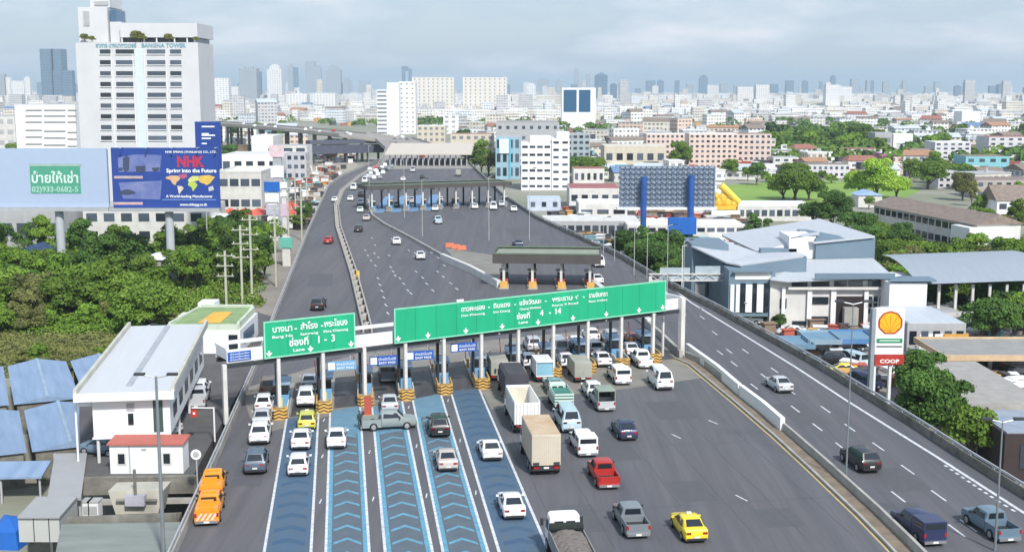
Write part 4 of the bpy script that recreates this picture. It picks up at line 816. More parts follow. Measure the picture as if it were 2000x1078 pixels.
for k, px, py, c, lab in V: vehicle(k, px, py, c, lab, rz=HD if px > 530 else R(8))
bpy.context.view_layer.update()
VR = [('sedan', 1536, 769, 'silver', 'white silver sedan, farthest of the cars on the right road'), ('suv', 1703, 926, 'black', 'black car with silver trim in the middle of the right road'),
      ('pickup_canopy', 1826, 1068, 'navy', 'dark navy pickup with canopy at the bottom of the right road'), ('pickup', 1972, 1062, 'slate', 'blue grey pickup in the bottom right corner')]
for k, px, py, c, lab in VR: vehicle(k, px, py, c, lab, rz=RH*0+R(9.5), group='vehicles on the right road')
# crosswise pickup and the officer beside it
vehicle('pickup', 706, 838, 'dimsilver', 'silver patrol pickup parked crosswise over the blue lanes', rz=R(-80), group='stopped vehicles')
vehicle('pickup_service', 404, 1028, 'orange', 'orange service pickup parked by the left rail, nearer one', rz=HD+R(1), group='orange service vehicles'); vehicle('pickup_service', 412, 981, 'orange', 'orange service pickup parked ahead of the other by the left rail', rz=HD+R(2), group='orange service vehicles')
VF = [('suv', 619, 608, 'black', 'black car with pale rear window just beyond the shorter green sign', 1), ('hatch', 640, 477, 'red', 'red hatchback alone on the far left carriageway', 1), ('hatch', 699, 454, 'black', 'black car left of the white sedan on the middle carriageway', 1),
      ('hatch', 775, 479, 'white', 'white hatchback on the middle carriageway, nearer the median', 1), ('sedan', 822, 508, 'white', 'white sedan nearest on the middle carriageway', 1), ('sedan', 715, 432, 'beige', 'beige sedan beside the curved kerb wall', 0),
      ('hatch', 703, 416, 'greenw', 'pale green white car in the far bend', 0), ('suv', 704, 402, 'bluegrey', 'dark car right ahead of the pale green white car', 0), ('suv', 705, 385, 'black', 'black car in the far bend', 0), ('hatch', 653, 395, 'white', 'white car on the left carriageway of the far bend', 0),
      ('hatch', 684, 393, 'white', 'white car just right of the median in the far bend', 0), ('van', 690, 372, 'white', 'white van in the far bend', 0), ('van', 712, 358, 'white', 'white van farther round the far bend', 0),
      ('pickup', 857, 438, 'paleblue', 'pale blue pickup on the open apron before the far dark canopy', 1), ('sedan', 850, 413, 'white', 'white sedan leaving the far dark canopy', 0), ('hatch', 774, 405, 'greenw', 'pale car on the second blue lane of the far canopy', 0),
      ('pickup', 803, 398, 'silver', 'dark silver pickup on the third blue lane of the far canopy', 0), ('hatch', 928, 409, 'white', 'white car before the right half of the far canopy', 0), ('van', 964, 411, 'white', 'white van before the right end of the far canopy', 0), ('hatch', 980, 404, 'silver', 'silver car under the right end of the far canopy', 0),
      ('sedan', 1004, 414, 'white', 'white sedan just right of the far dark canopy', 0), ('van', 1172, 523, 'white', 'white van right of the small middle canopy', 1), ('sedan', 1170, 556, 'white', 'white sedan below the white van near the long green sign', 1), ('hatch', 860, 395, 'white', 'white car passing under the middle of the far canopy', 0),
      ('suv', 888, 398, 'brown', 'brown car under the far canopy', 0), ('sedan', 1014, 484, 'navy', 'dark car just beyond the roof of the small middle canopy', 0), ('hatch', 787, 354, 'white', 'white car beyond the far dark canopy, leftmost', 0), ('hatch', 825, 350, 'black', 'black car beyond the far dark canopy', 0),
      ('van', 806, 337, 'silver', 'silver van beyond the far dark canopy', 0), ('small', 895, 345, 'white', 'white truck beyond the right half of the far canopy', 0)]
for k, px, py, c, lab, ld in VF: vehicle(k, px, py, c, lab, lod=ld, rz=R(2) if px < 730 or py < 420 else HD, group='vehicles on the far carriageways')
# traffic jam in the bend and on the viaduct (a few pixels each: no parts)
JM = MB(); L0, pl0 = proto('hatch'); jam = pl0[0][1].copy(); r3 = random.Random(11)
for i in range(34):
    cl = r3.choice(['white', 'white', 'white', 'silver', 'grey', 'black', 'red'])
    if i < 14: px, py = [(716, 348), (724, 342), (732, 337), (741, 334), (727, 350), (738, 344), (748, 340), (757, 333), (746, 330), (765, 328), (735, 330), (752, 325), (722, 334), (742, 350)][i]; p = P(px, py, 0)
    else:
        k = (i-14)/20*5.5; j = int(k)+1; a, b_ = vp[min(j, 7)], vp[min(j+1, 8)]; p = a.lerp(b_, k-int(k))+Vector((r3.uniform(-12, 12), 0, 0.05)); 
    o = bpy.data.objects.new('distant_car', jam); COL.objects.link(o)
    if not jam.materials: jam.materials.append(white)
    o.material_slots[0].link = 'OBJECT'; o.material_slots[0].material = paint('paint_'+cl, PC[cl]); o.location = p; o.rotation_euler = (0, 0, r3.choice([0.1, 0.5]))
    tag(o, f'distant {cl} car in the traffic jam '+('at the far road bend' if i < 14 else 'on the viaduct'), 'car', 'cars in the distant traffic jam')
# a person beside the crosswise pickup
def person(px, py, lab, shirt, z=0.0):
    p = P(px, py, z); ro = thing('person', lab, 'person', p, 0.6)
    v = [(0, 0, 0.95), (0, 0, 1.2), (0, 0.02, 1.42), (0, 0.03, 1.52), (0, 0.04, 1.66), (0.19, 0.02, 1.40), (0.25, 0.0, 1.12), (0.24, 0.10, 0.88), (-0.19, 0.02, 1.40), (-0.26, 0.0, 1.13), (-0.25, 0.06, 0.87), (0.1, 0, 0.9), (0.12, 0.06, 0.5), (0.13, -0.02, 0.08), (0.13, 0.12, 0.04), (-0.1, 0, 0.9), (-0.12, -0.02, 0.5), (-0.13, -0.1, 0.08), (-0.13, 0.04, 0.04)]
    e = [(0, 1), (1, 2), (2, 3), (3, 4), (2, 5), (5, 6), (6, 7), (2, 8), (8, 9), (9, 10), (0, 11), (11, 12), (12, 13), (13, 14), (0, 15), (15, 16), (16, 17), (17, 18)]
    rad = [0.15, 0.15, 0.15, 0.06, 0.105, 0.07, 0.05, 0.04, 0.07, 0.05, 0.04, 0.095, 0.07, 0.05, 0.045, 0.095, 0.07, 0.05, 0.045]
    me = bpy.data.meshes.new('figure'); me.from_pydata(v, e, []); o = bpy.data.objects.new('figure', me); COL.objects.link(o); md = o.modifiers.new('s', 'SKIN'); 
    for i, r_ in enumerate(rad): me.skin_vertices[0].data[i].radius = (r_, r_*0.8)
    me.skin_vertices[0].data[0].use_root = True
    o.modifiers.new('u', 'SUBSURF').levels = 1; bpy.context.view_layer.update()
    m2 = bpy.data.meshes.new_from_object(o.evaluated_get(bpy.context.evaluated_depsgraph_get())); bpy.data.objects.remove(o)
    link('figure', m2, shirt, ro); part(MB().cyl((0, 0.04, 1.72), (0, 0.04, 1.80), 0.115, 0.10, 10), 'cap', plastic, ro)
person(703, 838, 'person in dark uniform standing behind the patrol pickup', mat('dark_uniform', (0.03, 0.05, 0.05), 0.8))
t = thing('warning_board', 'tall red board standing before the third crash cushion', 'sign', P(719, 815), 0); part(MB().box(-0.35, 0.35, -0.05, 0.05, 0.3, 2.1), 'panel', mat('faded_red', (0.48, 0.10, 0.07), 0.6), t); part(MB().box(-0.4, 0.4, -0.3, 0.3, 0, 0.3), 'base', orange_p, t)
# ================================================================ BUILDINGS: HELPERS
def fit(pxL, pxR, ybase, ytop, z=GZ):
    A, B = P(pxL, ybase, z), P(pxR, ybase, z); zt = PD((pxL+pxR)/2, ytop, A.y).z; return A, B, zt-z
def building(name, label, pxL, pxR, ytop, ybase, depth, wallm, roofm=None, win=None, winm=None, rz=0.0, z=GZ, group=None, cat='building', gable=0, parapet=0.0, winsize=(0.6, 0.45), side=None, base_blank=0, top_blank=0, frame=None):
    A, B, H = fit(pxL, pxR, ybase, ytop, z); W = (B-A).length
    t = thing(name, label, cat, (A.x, A.y, z), rz, group)
    part(MB().box(0, W, 0, depth, 0, H), 'walls', wallm, t)
    rm = roofm or greywall
    if gable:
        part(MB().add([(-0.4, -0.4, H+0.01), (W+0.4, -0.4, H+0.01), (W+0.4, depth+0.4, H+0.01), (-0.4, depth+0.4, H+0.01), (-0.4, depth/2, H+gable), (W+0.4, depth/2, H+gable)], [(0, 1, 5, 4), (2, 3, 4, 5), (0, 4, 3), (1, 2, 5), (3, 2, 1, 0)]) if W > depth else
             MB().add([(-0.4, -0.4, H+0.01), (W+0.4, -0.4, H+0.01), (W+0.4, depth+0.4, H+0.01), (-0.4, depth+0.4, H+0.01), (W/2, -0.4, H+gable), (W/2, depth+0.4, H+gable)], [(0, 4, 5, 3), (1, 2, 5, 4), (0, 1, 4), (2, 3, 5), (3, 2, 1, 0)]), 'roof', rm, t)
    else:
        mb = MB().box(0.25, W-0.25, 0.25, depth-0.25, H, H+0.12)
        part(mb, 'roof', rm, t)
        if parapet: part(MB().box(-0.1, W+0.1, -0.1, 0.2, H+0.002, H+parapet).box(-0.1, W+0.1, depth-0.2, depth+0.1, H+0.002, H+parapet).box(-0.1, 0.2, 0.2, depth-0.2, H+0.002, H+parapet).box(W-0.2, W+0.1, 0.2, depth-0.2, H+0.002, H+parapet), 'parapet', wallm, t)
    if win:
        r, c = win; fh = H/(r+base_blank+top_blank); fw = W/c; ww, wh = fw*winsize[0], fh*winsize[1]
        me = MB().box(-ww/2, ww/2, -0.08, -0.003, 0, wh).mesh('window'); me.materials.append(winm or winglass)
        for i in range(r):
            for j in range(c):
                link('window', me, winm or winglass, t, (fw*(j+0.5), 0, fh*(i+base_blank)+fh*(1-winsize[1])*0.55))
        if side:
            sd_, sc = side; fw2 = depth/sc; w2 = fw2*winsize[0]; me2 = MB().box(-0.08, -0.003, -w2/2, w2/2, 0, wh) if sd_ < 0 else MB().box(0.003, 0.08, -w2/2, w2/2, 0, wh); me2 = me2.mesh('window'); me2.materials.append(winm or winglass)
            for i in range(r):
                for j in range(sc): link('window', me2, winm or winglass, t, (0 if sd_ < 0 else W, fw2*(j+0.5), fh*(i+base_blank)+fh*(1-winsize[1])*0.55))
    return t, W, H
def slab(t, x0, x1, y0, y1, z0, z1, m, name='slab'): return part(MB().box(x0, x1, y0, y1, z0, z1), name, m, t)
def at(t, px, py, yy=0.0):      # pixel to local x,z on a front plane at local y
    Y = t.location.y+yy; q = PD(px, py, Y); return q.x-t.location.x, q.z-t.location.z
# ================================================================ LEFT: TOWER
towerw = mat('tower_white', (0.60, 0.61, 0.63), 0.6, var=0.05, scale=0.15)
TB = 445
t, W, H = building('office_tower', 'tall white office tower with rows of dark windows behind the billboards', 166, 400, 84, TB, 17, towerw, greywall)
wl = white; DEP = t.location.y
cols = [(195, 216), (226, 262), (287, 323), (332, 354)]; rows = [101.5, 122.5, 144, 165, 186, 207, 228, 249, 270]
for y in rows:
    for a, b_ in cols:
        k = (y-101)/170; sh = 2.5*k; x0, z1 = at(t, a+sh, y-4.4); x1, z0 = at(t, b_+sh, y+4.0)
        part(MB().box(x0, x1, -0.12, -0.003, z0, z1), 'window', winglass, t)
        part(MB().box(x0-0.15, x1+0.15, -0.3, -0.003, z0-0.25, z0-0.05), 'sill', white, t)
x0, z1 = at(t, 263, 96); x1, z0 = at(t, 287, 290); part(MB().box(x0, x1, -0.05, -0.003, z0-4, z1), 'centre_panel', mat('pale_blue_panel', (0.60, 0.68, 0.75), 0.5, var=0.04), t)
for px in (264, 286, 222, 328): x, _ = at(t, px, 200); part(MB().box(x-0.12, x+0.12, -0.35, -0.06, 12, H-3), 'fin', white, t)
def tb(pa, pb, ya, yb, y0, y1, nm, m): x0, z1 = at(t, pa, ya); x1, z0 = at(t, pb, yb); return part(MB().box(x0, x1, y0, y1, z0, z1), nm, m, t)
tb(143, 157.5, 40, 300, 4, 24, 'side_wing', offwhite); x0, z0 = at(t, 143, 445)
tb(144, 205, 13, 83.4, 3, 20, 'upper_block', towerw); tb(163, 203, -12, 12.6, 5, 16, 'lift_house', towerw); tb(172, 200, 1, 8, 4.6, 4.95, 'dish_frame', greywall); tb(205.2, 218, 18, 41, 4, 12, 'glass_stair', blueglass); tb(205.2, 229, 41.5, 83.4, 4, 14, 'mid_block', towerw)
tb(155, 168, 21, 50, 2.8, 2.97, 'vent_panel', greywall)
tb(229.3, 382, 45, 73, 2.0, 20, 'roof_block', towerw); tb(230, 376, 73.5, 83, 3.2, 19, 'terrace_gap', glassd)
for px in (232, 275, 300, 335, 360, 374): tb(px, px+2.4, 73.5, 83.4, 2.2, 2.9, 'terrace_column', white)
x0, z0 = at(t, 300, 93)
write('อาคาร บางนาทาวเวอร์', 1.6, t, (at(t, 227, 93)[0], -0.1, z0), mat('sign_teal', (0.18, 0.38, 0.45), 0.5), width=11.0, bold=0.03); write('BANGNA TOWER', 1.5, t, (at(t, 320, 93)[0], -0.1, z0), mat('sign_teal', (0, 0, 0)), width=12.0, bold=0.03)
for px, w_ in ((170, 9), (188, 7), (268, 12), (285, 10), (328, 6), (385, 4)):
    pass
# podium of the tower and neighbours
t2, W2_, H2_ = building('podium_building', 'long white low building with dark window bays beneath the billboards', 165, 402, 408, 478, 22, offwhite, greywall, win=(2, 7), winsize=(0.62, 0.45))
building('annex_building', 'grey white low building with deep window strip at the far left edge', -60, 122, 412, 490, 20, greywall, mat('dark_grey_roof2', (0.2, 0.2, 0.21), 0.7), win=(1, 4), winsize=(0.8, 0.32))
building('entrance_block', 'small pale block with flat canopy at the right end of the podium', 398, 440, 425, 472, 10, greywall, white, win=(1, 1), winsize=(0.8, 0.4))
t3, W_, H_ = building('parking_building', 'long white parking building with dark slits left of the tower', 35, 152, 205, 320, 60, white, greywall); D3 = t3.location.y
for k, y in enumerate((216, 227, 239, 255, 268, 282)):
    for a, b_ in ((50, 82), (86, 128), (132, 150)):
        x0, z1 = at(t3, a, y-1.3+(k > 2)*(a-50)*0.05); x1, z0 = at(t3, b_, y+1.3+(k > 2)*(a-50)*0.05); part(MB().box(x0, x1, -0.2, -0.01, z0, z1), 'slit', mat('slit_grey', (0.25, 0.25, 0.25), 0.7), t3)
building('terrace_building', 'grey low building with louvres beside the parking building', -40, 33, 228, 310, 40, offwhite, greywall, win=(4, 4), winm=greywall)
# ================================================================ LEFT: BILLBOARDS
t = thing('billboard', 'pale blue billboard with a green for rent notice, on thick round posts', 'billboard', PD(0, 405, 236)); t.location = (0, 236, GZ)
def bb(t, pa, pb, ya, yb, y0, y1, nm, m, lab=None):
    x0, z1 = at(t, pa, ya); x1, z0 = at(t, pb, yb); return part(MB().box(x0, x1, y0, y1, z0, z1), nm, m, t, lab)
postm = mat('post_grey', (0.46, 0.49, 0.53), 0.5, var=0.06)
bb(t, -25, 213, 290, 405, 0, 0.6, 'panel', mat('billboard_pale_blue', (0.36, 0.45, 0.60), 0.6, var=0.02))
bb(t, -26, 214, 405.5, 412, -0.8, 2.0, 'catwalk', steel); bb(t, -20, 210, 293, 400, 0.7, 1.6, 'truss', darksteel)
x, zz = at(t, 111, 412); part(MB().cyl((x, 1.2, -1), (x, 1.2, zz), 0.80, n=16), 'post', postm, t)
bb(t, 57.5, 158.5, 320, 378, -0.06, -0.005, 'notice', mat('notice_green', (0.07, 0.33, 0.22), 0.6, var=0.05)); bb(t, 57.5, 158.5, 320, 325, -0.09, -0.065, 'faded_strip', mat('notice_faded', (0.33, 0.48, 0.44), 0.6))
x, z_ = at(t, 108, 357); write('ป้ายให้เช่า', 2.6, t, (x, -0.09, z_), mat('notice_white', (0.68, 0.85, 0.78), 0.5), width=8.9, bold=0.02)
x, z_ = at(t, 108, 375); write('02)933-0682-5', 1.5, t, (x, -0.09, z_), mat('notice_pale', (0.42, 0.66, 0.56), 0.5), width=8.9, bold=0.02)
t = thing('billboard', 'dark blue billboard with red initials, world map and grey product photographs', 'billboard', (0, 236, GZ)); t.location = (0, 236, GZ)
navy = mat('billboard_navy', (0.018, 0.06, 0.30), 0.5, var=0.1, scale=0.15)
bb(t, 216, 430, 289, 406, 0, 0.6, 'panel', navy); bb(t, 215, 430, 406.5, 413, -0.8, 2.0, 'catwalk', steel); x, zz = at(t, 327, 413); part(MB().cyl((x, 1.2, -1), (x, 1.2, zz), 0.80, n=16), 'post', postm, t)
bb(t, 222, 426, 293, 400, 0.7, 1.6, 'truss', darksteel)
pic = mat('print_pale_blue', (0.22, 0.25, 0.45), 0.5, col2=(0.08, 0.12, 0.35), scale=0.3); pic2 = mat('print_grey', (0.05, 0.07, 0.14), 0.5)
def polyp(t, pts, y, nm, m): return part(MB().poly([(at(t, a, b_)[0], y, at(t, a, b_)[1]) for a, b_ in pts][::-1]), nm, m, t)
polyp(t, [(230, 308), (262, 302), (316, 303), (312, 335), (232, 336)], -0.02, 'picture', pic); polyp(t, [(232, 357), (316, 353), (313, 390), (240, 388)], -0.02, 'picture', pic)
for pts in ([(240, 310), (247, 304), (253, 308), (252, 333), (244, 337), (240, 330)], [(232, 328), (239, 327), (240, 334), (231, 334)], [(265, 325), (284, 324), (284, 336), (266, 337)], [(296, 328), (312, 327), (311, 333), (300, 337)], [(232, 374), (250, 369), (262, 374), (266, 378), (250, 381), (234, 380)]): polyp(t, pts, -0.04, 'product', pic2)
bb(t, 223, 279, 344, 349, -0.05, -0.005, 'caption_bar', mat('caption_pink', (0.6, 0.42, 0.42), 0.6)); bb(t, 222, 279, 395, 400, -0.05, -0.005, 'caption_bar', mat('caption_pink', (0, 0, 0)))
nr = mat('print_red', (0.55, 0.03, 0.08), 0.5)
def wr(s, px, py, size, width, m=signwhite, b_=0.02): x, z_ = at(t, px, py); write(s, size, t, (x, -0.04, z_), m, width=width, bold=b_)
k_ = 240/2400
wr('NHK SPRING (THAILAND) CO., LTD.', 373, 299, 0.55, 9.8); wr('NHK', 373, 326, 2.9, 5.2, nr, 0.04); wr('Spring into the Future', 374, 337, 1.0, 9.6, signwhite, 0.03); wr('A World-leading Manufacturer', 370, 386, 0.7, 9.0); wr('www.nhkspg.co.th', 378, 402, 0.7, 5.2)
bb(t, 317, 422, 389.5, 391, -0.03, -0.005, 'underline', mat('print_blue', (0.2, 0.35, 0.7), 0.5)); bb(t, 227, 268, 345.5, 347.5, -0.07, -0.055, 'caption_text', greywall)
for pts, cc_ in (([(324, 346), (334, 343), (350, 344), (352, 350), (345, 356), (343, 362), (338, 360), (333, 352), (324, 349)], (0.7, 0.45, 0.25)), ([(350, 341), (364, 340), (366, 346), (357, 350), (351, 347)], (0.5, 0.1, 0.2)), ([(346, 363), (356, 364), (359, 368), (354, 374), (350, 380), (348, 372)], (0.7, 0.6, 0.5)), ([(369, 349), (376, 344), (388, 344), (389, 352), (380, 355), (370, 357), (367, 353)], (0.65, 0.7, 0.2)), ([(368, 357), (382, 356), (386, 362), (380, 370), (377, 374), (374, 366), (367, 362)], (0.5, 0.65, 0.1)), ([(389, 344), (408, 342), (420, 346), (415, 352), (411, 358), (404, 362), (399, 359), (394, 358), (389, 355)], (0.75, 0.5, 0.1)), ([(407, 366), (416, 363), (418, 371), (408, 374)], (0.6, 0.6, 0.6))):
    polyp(t, pts, -0.03, 'map_land', mat('land_%d' % int(cc_[0]*100+cc_[1]*1000), cc_, 0.5))
for px in (10, 60, 110, 160, 205, 240, 290, 340, 390, 425):
    x, z_ = at(t, px, 289); o = part(MB().box(x-0.05, x+0.05, -1.6, 0.3, z_+0.05, z_+0.12).box(x-0.2, x+0.2, -1.75, -1.5, z_, z_+0.15), 'lamp_arm', steel, t) if px > 214 else None
t = thing('billboard', 'dark blue billboard with white text lines half hidden behind the tower corner', 'billboard', (0, 285, GZ)); t.location = (0, 285, GZ)
bb(t, 380, 433, 238, 330, 0, 0.6, 'panel', navy); bb(t, 400, 404, 330, 470, 0.1, 0.5, 'post', postm)
for y, b_, c_ in ((248, 419, signwhite), (262, 408, signwhite), (265, 420, signwhite), (271, 412, signwhite), (281, 404, signwhite)): bb(t, 394, b_, y-1.6, y+1.0, -0.05, -0.005, 'text_bar', c_)
# ================================================================ LEFT FOREGROUND: YARD, OFFICE, SHEDS
yard = [P(*p) for p in [(165, 928), (384, 928), (500, 712), (535, 618), (505, 608), (470, 640), (300, 640), (160, 780)]]
struct('service_yard', MB().prism([(p.x-0.3, p.y) for p in yard], -1.4, -0.03), mat('yard_asphalt', (0.11, 0.108, 0.11), 0.9, scale=0.3, col2=(0.075, 0.072, 0.075)), 'dark asphalt service yard left of the expressway')
od = (P(395, 668, 6.2)-P(330, 790, 6.2)); oa = math.atan2(-od.x, od.y)
FLb = P(186, 905, 0); t = thing('office_building', 'long white raised office on columns beside the left edge of the toll road', 'building', FLb, oa)
OW = 6.4; OL = 27; z0, z1 = 2.3, 6.0
part(MB().box(0, OW, 0, OL, z0, z1), 'walls', white, t)
rf = MB().add([(-1.3, -0.8, z1+0.02), (OW+0.5, -0.8, z1+0.02), (OW+0.5, OL+0.5, z1+0.5), (-1.3, OL+0.5, z1+0.5), (-1.3, -0.8, z1+0.25), (OW+0.5, -0.8, z1+0.25), (OW+0.5, OL+0.5, z1+0.75), (-1.3, OL+0.5, z1+0.75)], [(3, 2, 1, 0), (4, 5, 6, 7), (0, 1, 5, 4), (1, 2, 6, 5), (2, 3, 7, 6), (3, 0, 4, 7)])
part(rf, 'roof', mat('pale_roof_sheet', (0.54, 0.56, 0.59), 0.5, var=0.03, streak=(-oa, (3, 0.2, 1))), t)
part(MB().bar((-1.2, -0.8, z1+0.26), (-1.2, OL+0.4, z1+0.77), 0.3, 0.45).bar((OW+0.4, -0.8, z1+0.26), (OW+0.4, OL+0.4, z1+0.77), 0.3, 0.5), 'roof_edge', mat('edge_cream', (0.55, 0.55, 0.48), 0.6), t)
part(MB().bar((2.8, 1.5, z1+0.27), (2.8, OL, z1+0.76), 0.55, 0.06), 'gutter', mat('gutter_grey', (0.40, 0.43, 0.47), 0.6), t)
part(MB().box(-1.32, OW+0.52, -1.0, -0.81, z1-0.35, z1+0.36), 'front_fascia', white, t); part(MB().box(2.9, 3.35, -0.06, -0.003, z0+1.0, z0+2.0), 'window', glassd, t); part(MB().box(2.8, 3.45, -0.04, -0.002, z0+2.2, z0+2.9), 'window_panel', greywall, t)
part(MB().box(5.0, 5.8, -0.05, -0.003, z0+0.3, z1-0.35), 'glass_door', mat('green_glass', (0.06, 0.10, 0.09), 0.2), t)
part(MB().box(-0.1, OW+0.1, -0.12, 0.1, z0-0.15, z0+0.0), 'floor_edge', white, t)
for j in range(6): part(MB().box(OW+0.003, OW+0.05, 2+j*4.2, 4.2+j*4.2, z0+1.0, z0+2.2), 'window', glassd, t)
for y in (0.2, 8, 16, 24):
    for x in (0.15, OW-0.5, OW-1.0 if y < 1 else OW/2): part(MB().cyl((x+0.15, y, 0), (x+0.15, y, z0-0.02), 0.14, n=8), 'column', offwhite, t)
part(MB().box(-1.5, -0.1, 0.2, 0.4, z0+2.7, z0+2.95).box(-1.5, -1.35, 0.2, 0.4, 0, z0+2.7), 'drain_frame', white, t)
# red roof guard house
g0 = P(216, 925, 0); g1 = P(360, 922, 0); gw = (g1-g0).length; t = thing('guard_house', 'small white hut with salmon red flat roof and two windows', 'hut', g0, 0.02)
part(MB().box(0, gw, 0, 2.0, 0, 2.5), 'walls', white, t); part(MB().add([(-0.15, -0.25, 2.5), (gw+0.15, -0.25, 2.5), (gw+0.15, 2.2, 2.55), (-0.15, 2.2, 2.55), (-0.15, -0.25, 2.62), (gw+0.15, -0.25, 2.62), (gw+0.15, 2.2, 2.75), (-0.15, 2.2, 2.75)], [(3, 2, 1, 0), (4, 5, 6, 7), (0, 1, 5, 4), (1, 2, 6, 5), (2, 3, 7, 6), (3, 0, 4, 7)]), 'roof', mat('salmon_roof', (0.50, 0.14, 0.11), 0.6, var=0.08), t)
for x in (gw*0.16, gw*0.78):
    wd = part(MB().box(x-0.4, x+0.4, -0.05, -0.003, 0.75, 1.85), 'window_frame', offwhite, t); part(MB().box(x-0.27, x+0.27, -0.08, -0.055, 0.88, 1.72), 'pane', glassd, wd)
for x in (gw*0.27, gw*0.67): part(MB().box(x-0.05, x+0.05, -0.04, -0.003, 0.1, 2.4), 'wall_joint', greywall, t)
part(MB().box(gw*0.44, gw*0.5, -0.05, -0.003, 2.0, 2.15), 'vent', greywall, t)
# deck edges and the opening between the bridges at the bottom left
fe = P(150, 930, 0); fe2 = P(386, 926, 0)
t = thing('edge_beam', 'stained concrete edge beam under the red roofed hut', 'beam'); part(MB().bar((fe.x, fe.y-0.45, -1.4), (fe2.x, fe2.y-0.45, -1.4), 0.5, 1.45), 'beam', concrete_d, t); part(MB().bar((fe.x, fe.y-1.2, -2.0), (fe2.x, fe2.y-1.2, -2.0), 0.6, 0.35), 'ledge', concrete, t)
t = thing('edge_beam', 'dark brown concrete beam at the near side of the opening', 'beam'); n0, n1 = P(140, 1012, 0), P(352, 1004, 0); part(MB().bar((n0.x, n0.y, -1.2), (n1.x, n1.y, -1.2), 1.6, 1.1), 'beam', mat('brown_concrete', (0.17, 0.14, 0.11), 0.95, var=0.25, scale=1.2), t)
part(MB().bar((n0.x, n0.y-0.9, -0.5), (n1.x, n1.y-0.9, -0.5), 0.25, 0.9), 'parapet', concrete_d, t)
nd = [P(*p) for p in [(120, 1022), (352, 1018), (322, 1120), (100, 1120)]]
struct('near_deck', MB().prism([(p.x, p.y) for p in nd], -1.1, -0.02), mat('greenish_concrete', (0.23, 0.26, 0.24), 0.85, scale=0.4, col2=(0.17, 0.19, 0.18), streak=(0.1, (0.5, 2, 1))), 'grey green concrete deck at the bottom left')
pcm = mat('pale_concrete', (0.50, 0.48, 0.41), 0.85, scale=0.6, col2=(0.40, 0.38, 0.32))
t = thing('pier_cap', 'pale trapezoid concrete pier cap in the opening between the decks', 'bridge pier', (0, 90.5, -4)); 
def tz(px, py, Y): q = PD(px, py, Y); return (q.x, q.z+4)
f_ = [tz(211, 959, 90.5), tz(319, 957, 90.5), tz(307, 1010, 90.5), tz(228, 1010, 90.5)]
part(MB().add([(x, 0, z) for x, z in f_]+[(x, 2.2, z) for x, z in f_], [(3, 2, 1, 0), (4, 5, 6, 7), (0, 1, 5, 4), (1, 2, 6, 5), (2, 3, 7, 6), (3, 0, 4, 7)][0:1]+[(4, 5, 6, 7), (0, 4, 5, 1)[::-1], (1, 5, 6, 2)[::-1], (2, 6, 7, 3)[::-1], (3, 7, 4, 0)[::-1]]), 'cap', pcm, t)
x, z_ = tz(266, 980, 90.3); part(MB().box(x-0.75, x+0.75, -0.6, -0.02, z_-0.2, z_+0.6), 'drain_box', mat('box_lilac_grey', (0.42, 0.42, 0.47), 0.6), t); part(MB().cyl((x, -0.3, z_+0.6), (x, -0.3, z_+2.6), 0.12, n=8).cyl((x-1.5, -0.25, z_+0.15), (x+1.6, -0.25, z_+0.15), 0.13, n=8), 'pipe', concrete_d, t)
part(MB().cyl((0+f_[0][0]+2, 1, -4), (0+f_[0][0]+2, 1, f_[0][1]-1), 0.8, n=12).cyl((f_[1][0]-2, 1, -4), (f_[1][0]-2, 1, f_[0][1]-1), 0.8, n=12), 'column', pcm, t)
for nm_, px, wpx in (('lift_cabinet', 172, 20), ('white_cabinet', 160, 14)):
    q = P(px, 1000, -2); tt_ = thing('equipment_cabinet', 'small white equipment cabinet by the pier cap, '+('larger' if px == 172 else 'smaller'), 'cabinet', (q.x, q.y, -2.5)); part(MB().box(0, wpx/24, 0, 1, 0, 1.3), 'body', white, tt_); part(MB().box(-0.05, wpx/24+0.05, -0.05, 1.05, 1.3, 1.4), 'top', greywall, tt_); part(MB().box(0.1, wpx/24-0.1, -0.02, -0.002, 0.3, 1.0), 'door', greywall, tt_)
# grey roofed ramp and box at the far bottom left
def hexa(pts_px, zt, zb, m, nm, t):
    v = [P(*p, zt) for p in pts_px]; return part(MB().prism([(q.x-t.location.x, q.y-t.location.y) for q in v], zb-t.location.z, zt-t.location.z), nm, m, t)
gr = mat('grey_sheet_roof', (0.34, 0.345, 0.35), 0.6, var=0.05)
t = thing('covered_walkway', 'grey flat roofed covered walkway sloping down beside the sheds', 'shelter', (P(130, 930, 0).x, P(130, 930, 0).y, GZ)); hexa([(107, 885), (170, 884), (158, 972), (93, 970)], 0.2, 0.0, gr, 'roof', t)
for p in ((107, 885), (168, 884), (156, 970), (96, 968)): q = P(*p, 0)-Vector(t.location); part(MB().box(q.x-0.1, q.x+0.1, q.y-0.1, q.y+0.1, 0, 6), 'post', greywall, t)
t = thing('stair_house', 'grey box shaped stair house with pale panel walls in the bottom left corner', 'hut', (P(75, 1010, 0).x, P(75, 1010, 0).y, GZ)); hexa([(35, 1010), (115, 1010), (150, 970), (72, 970)], 0.3, -1.6, mat('panel_wall', (0.46, 0.47, 0.46), 0.6, var=0.04), 'walls', t); hexa([(34, 1009), (116, 1009), (151, 969), (71, 969)], 0.42, 0.302, gr, 'roof', t)
q0 = P(35, 1010, 0.3)-Vector(t.location)
for k in (1, 2): x = q0.x+k*1.13; part(MB().box(x-0.03, x+0.03, q0.y-0.03, q0.y-0.003, GZ*0+4.45, 6.3), 'panel_joint', darksteel, t)
hexa([(50, 1006), (108, 1006), (140, 976), (82, 976)], -1.62, GZ, concrete_d, 'base', t)
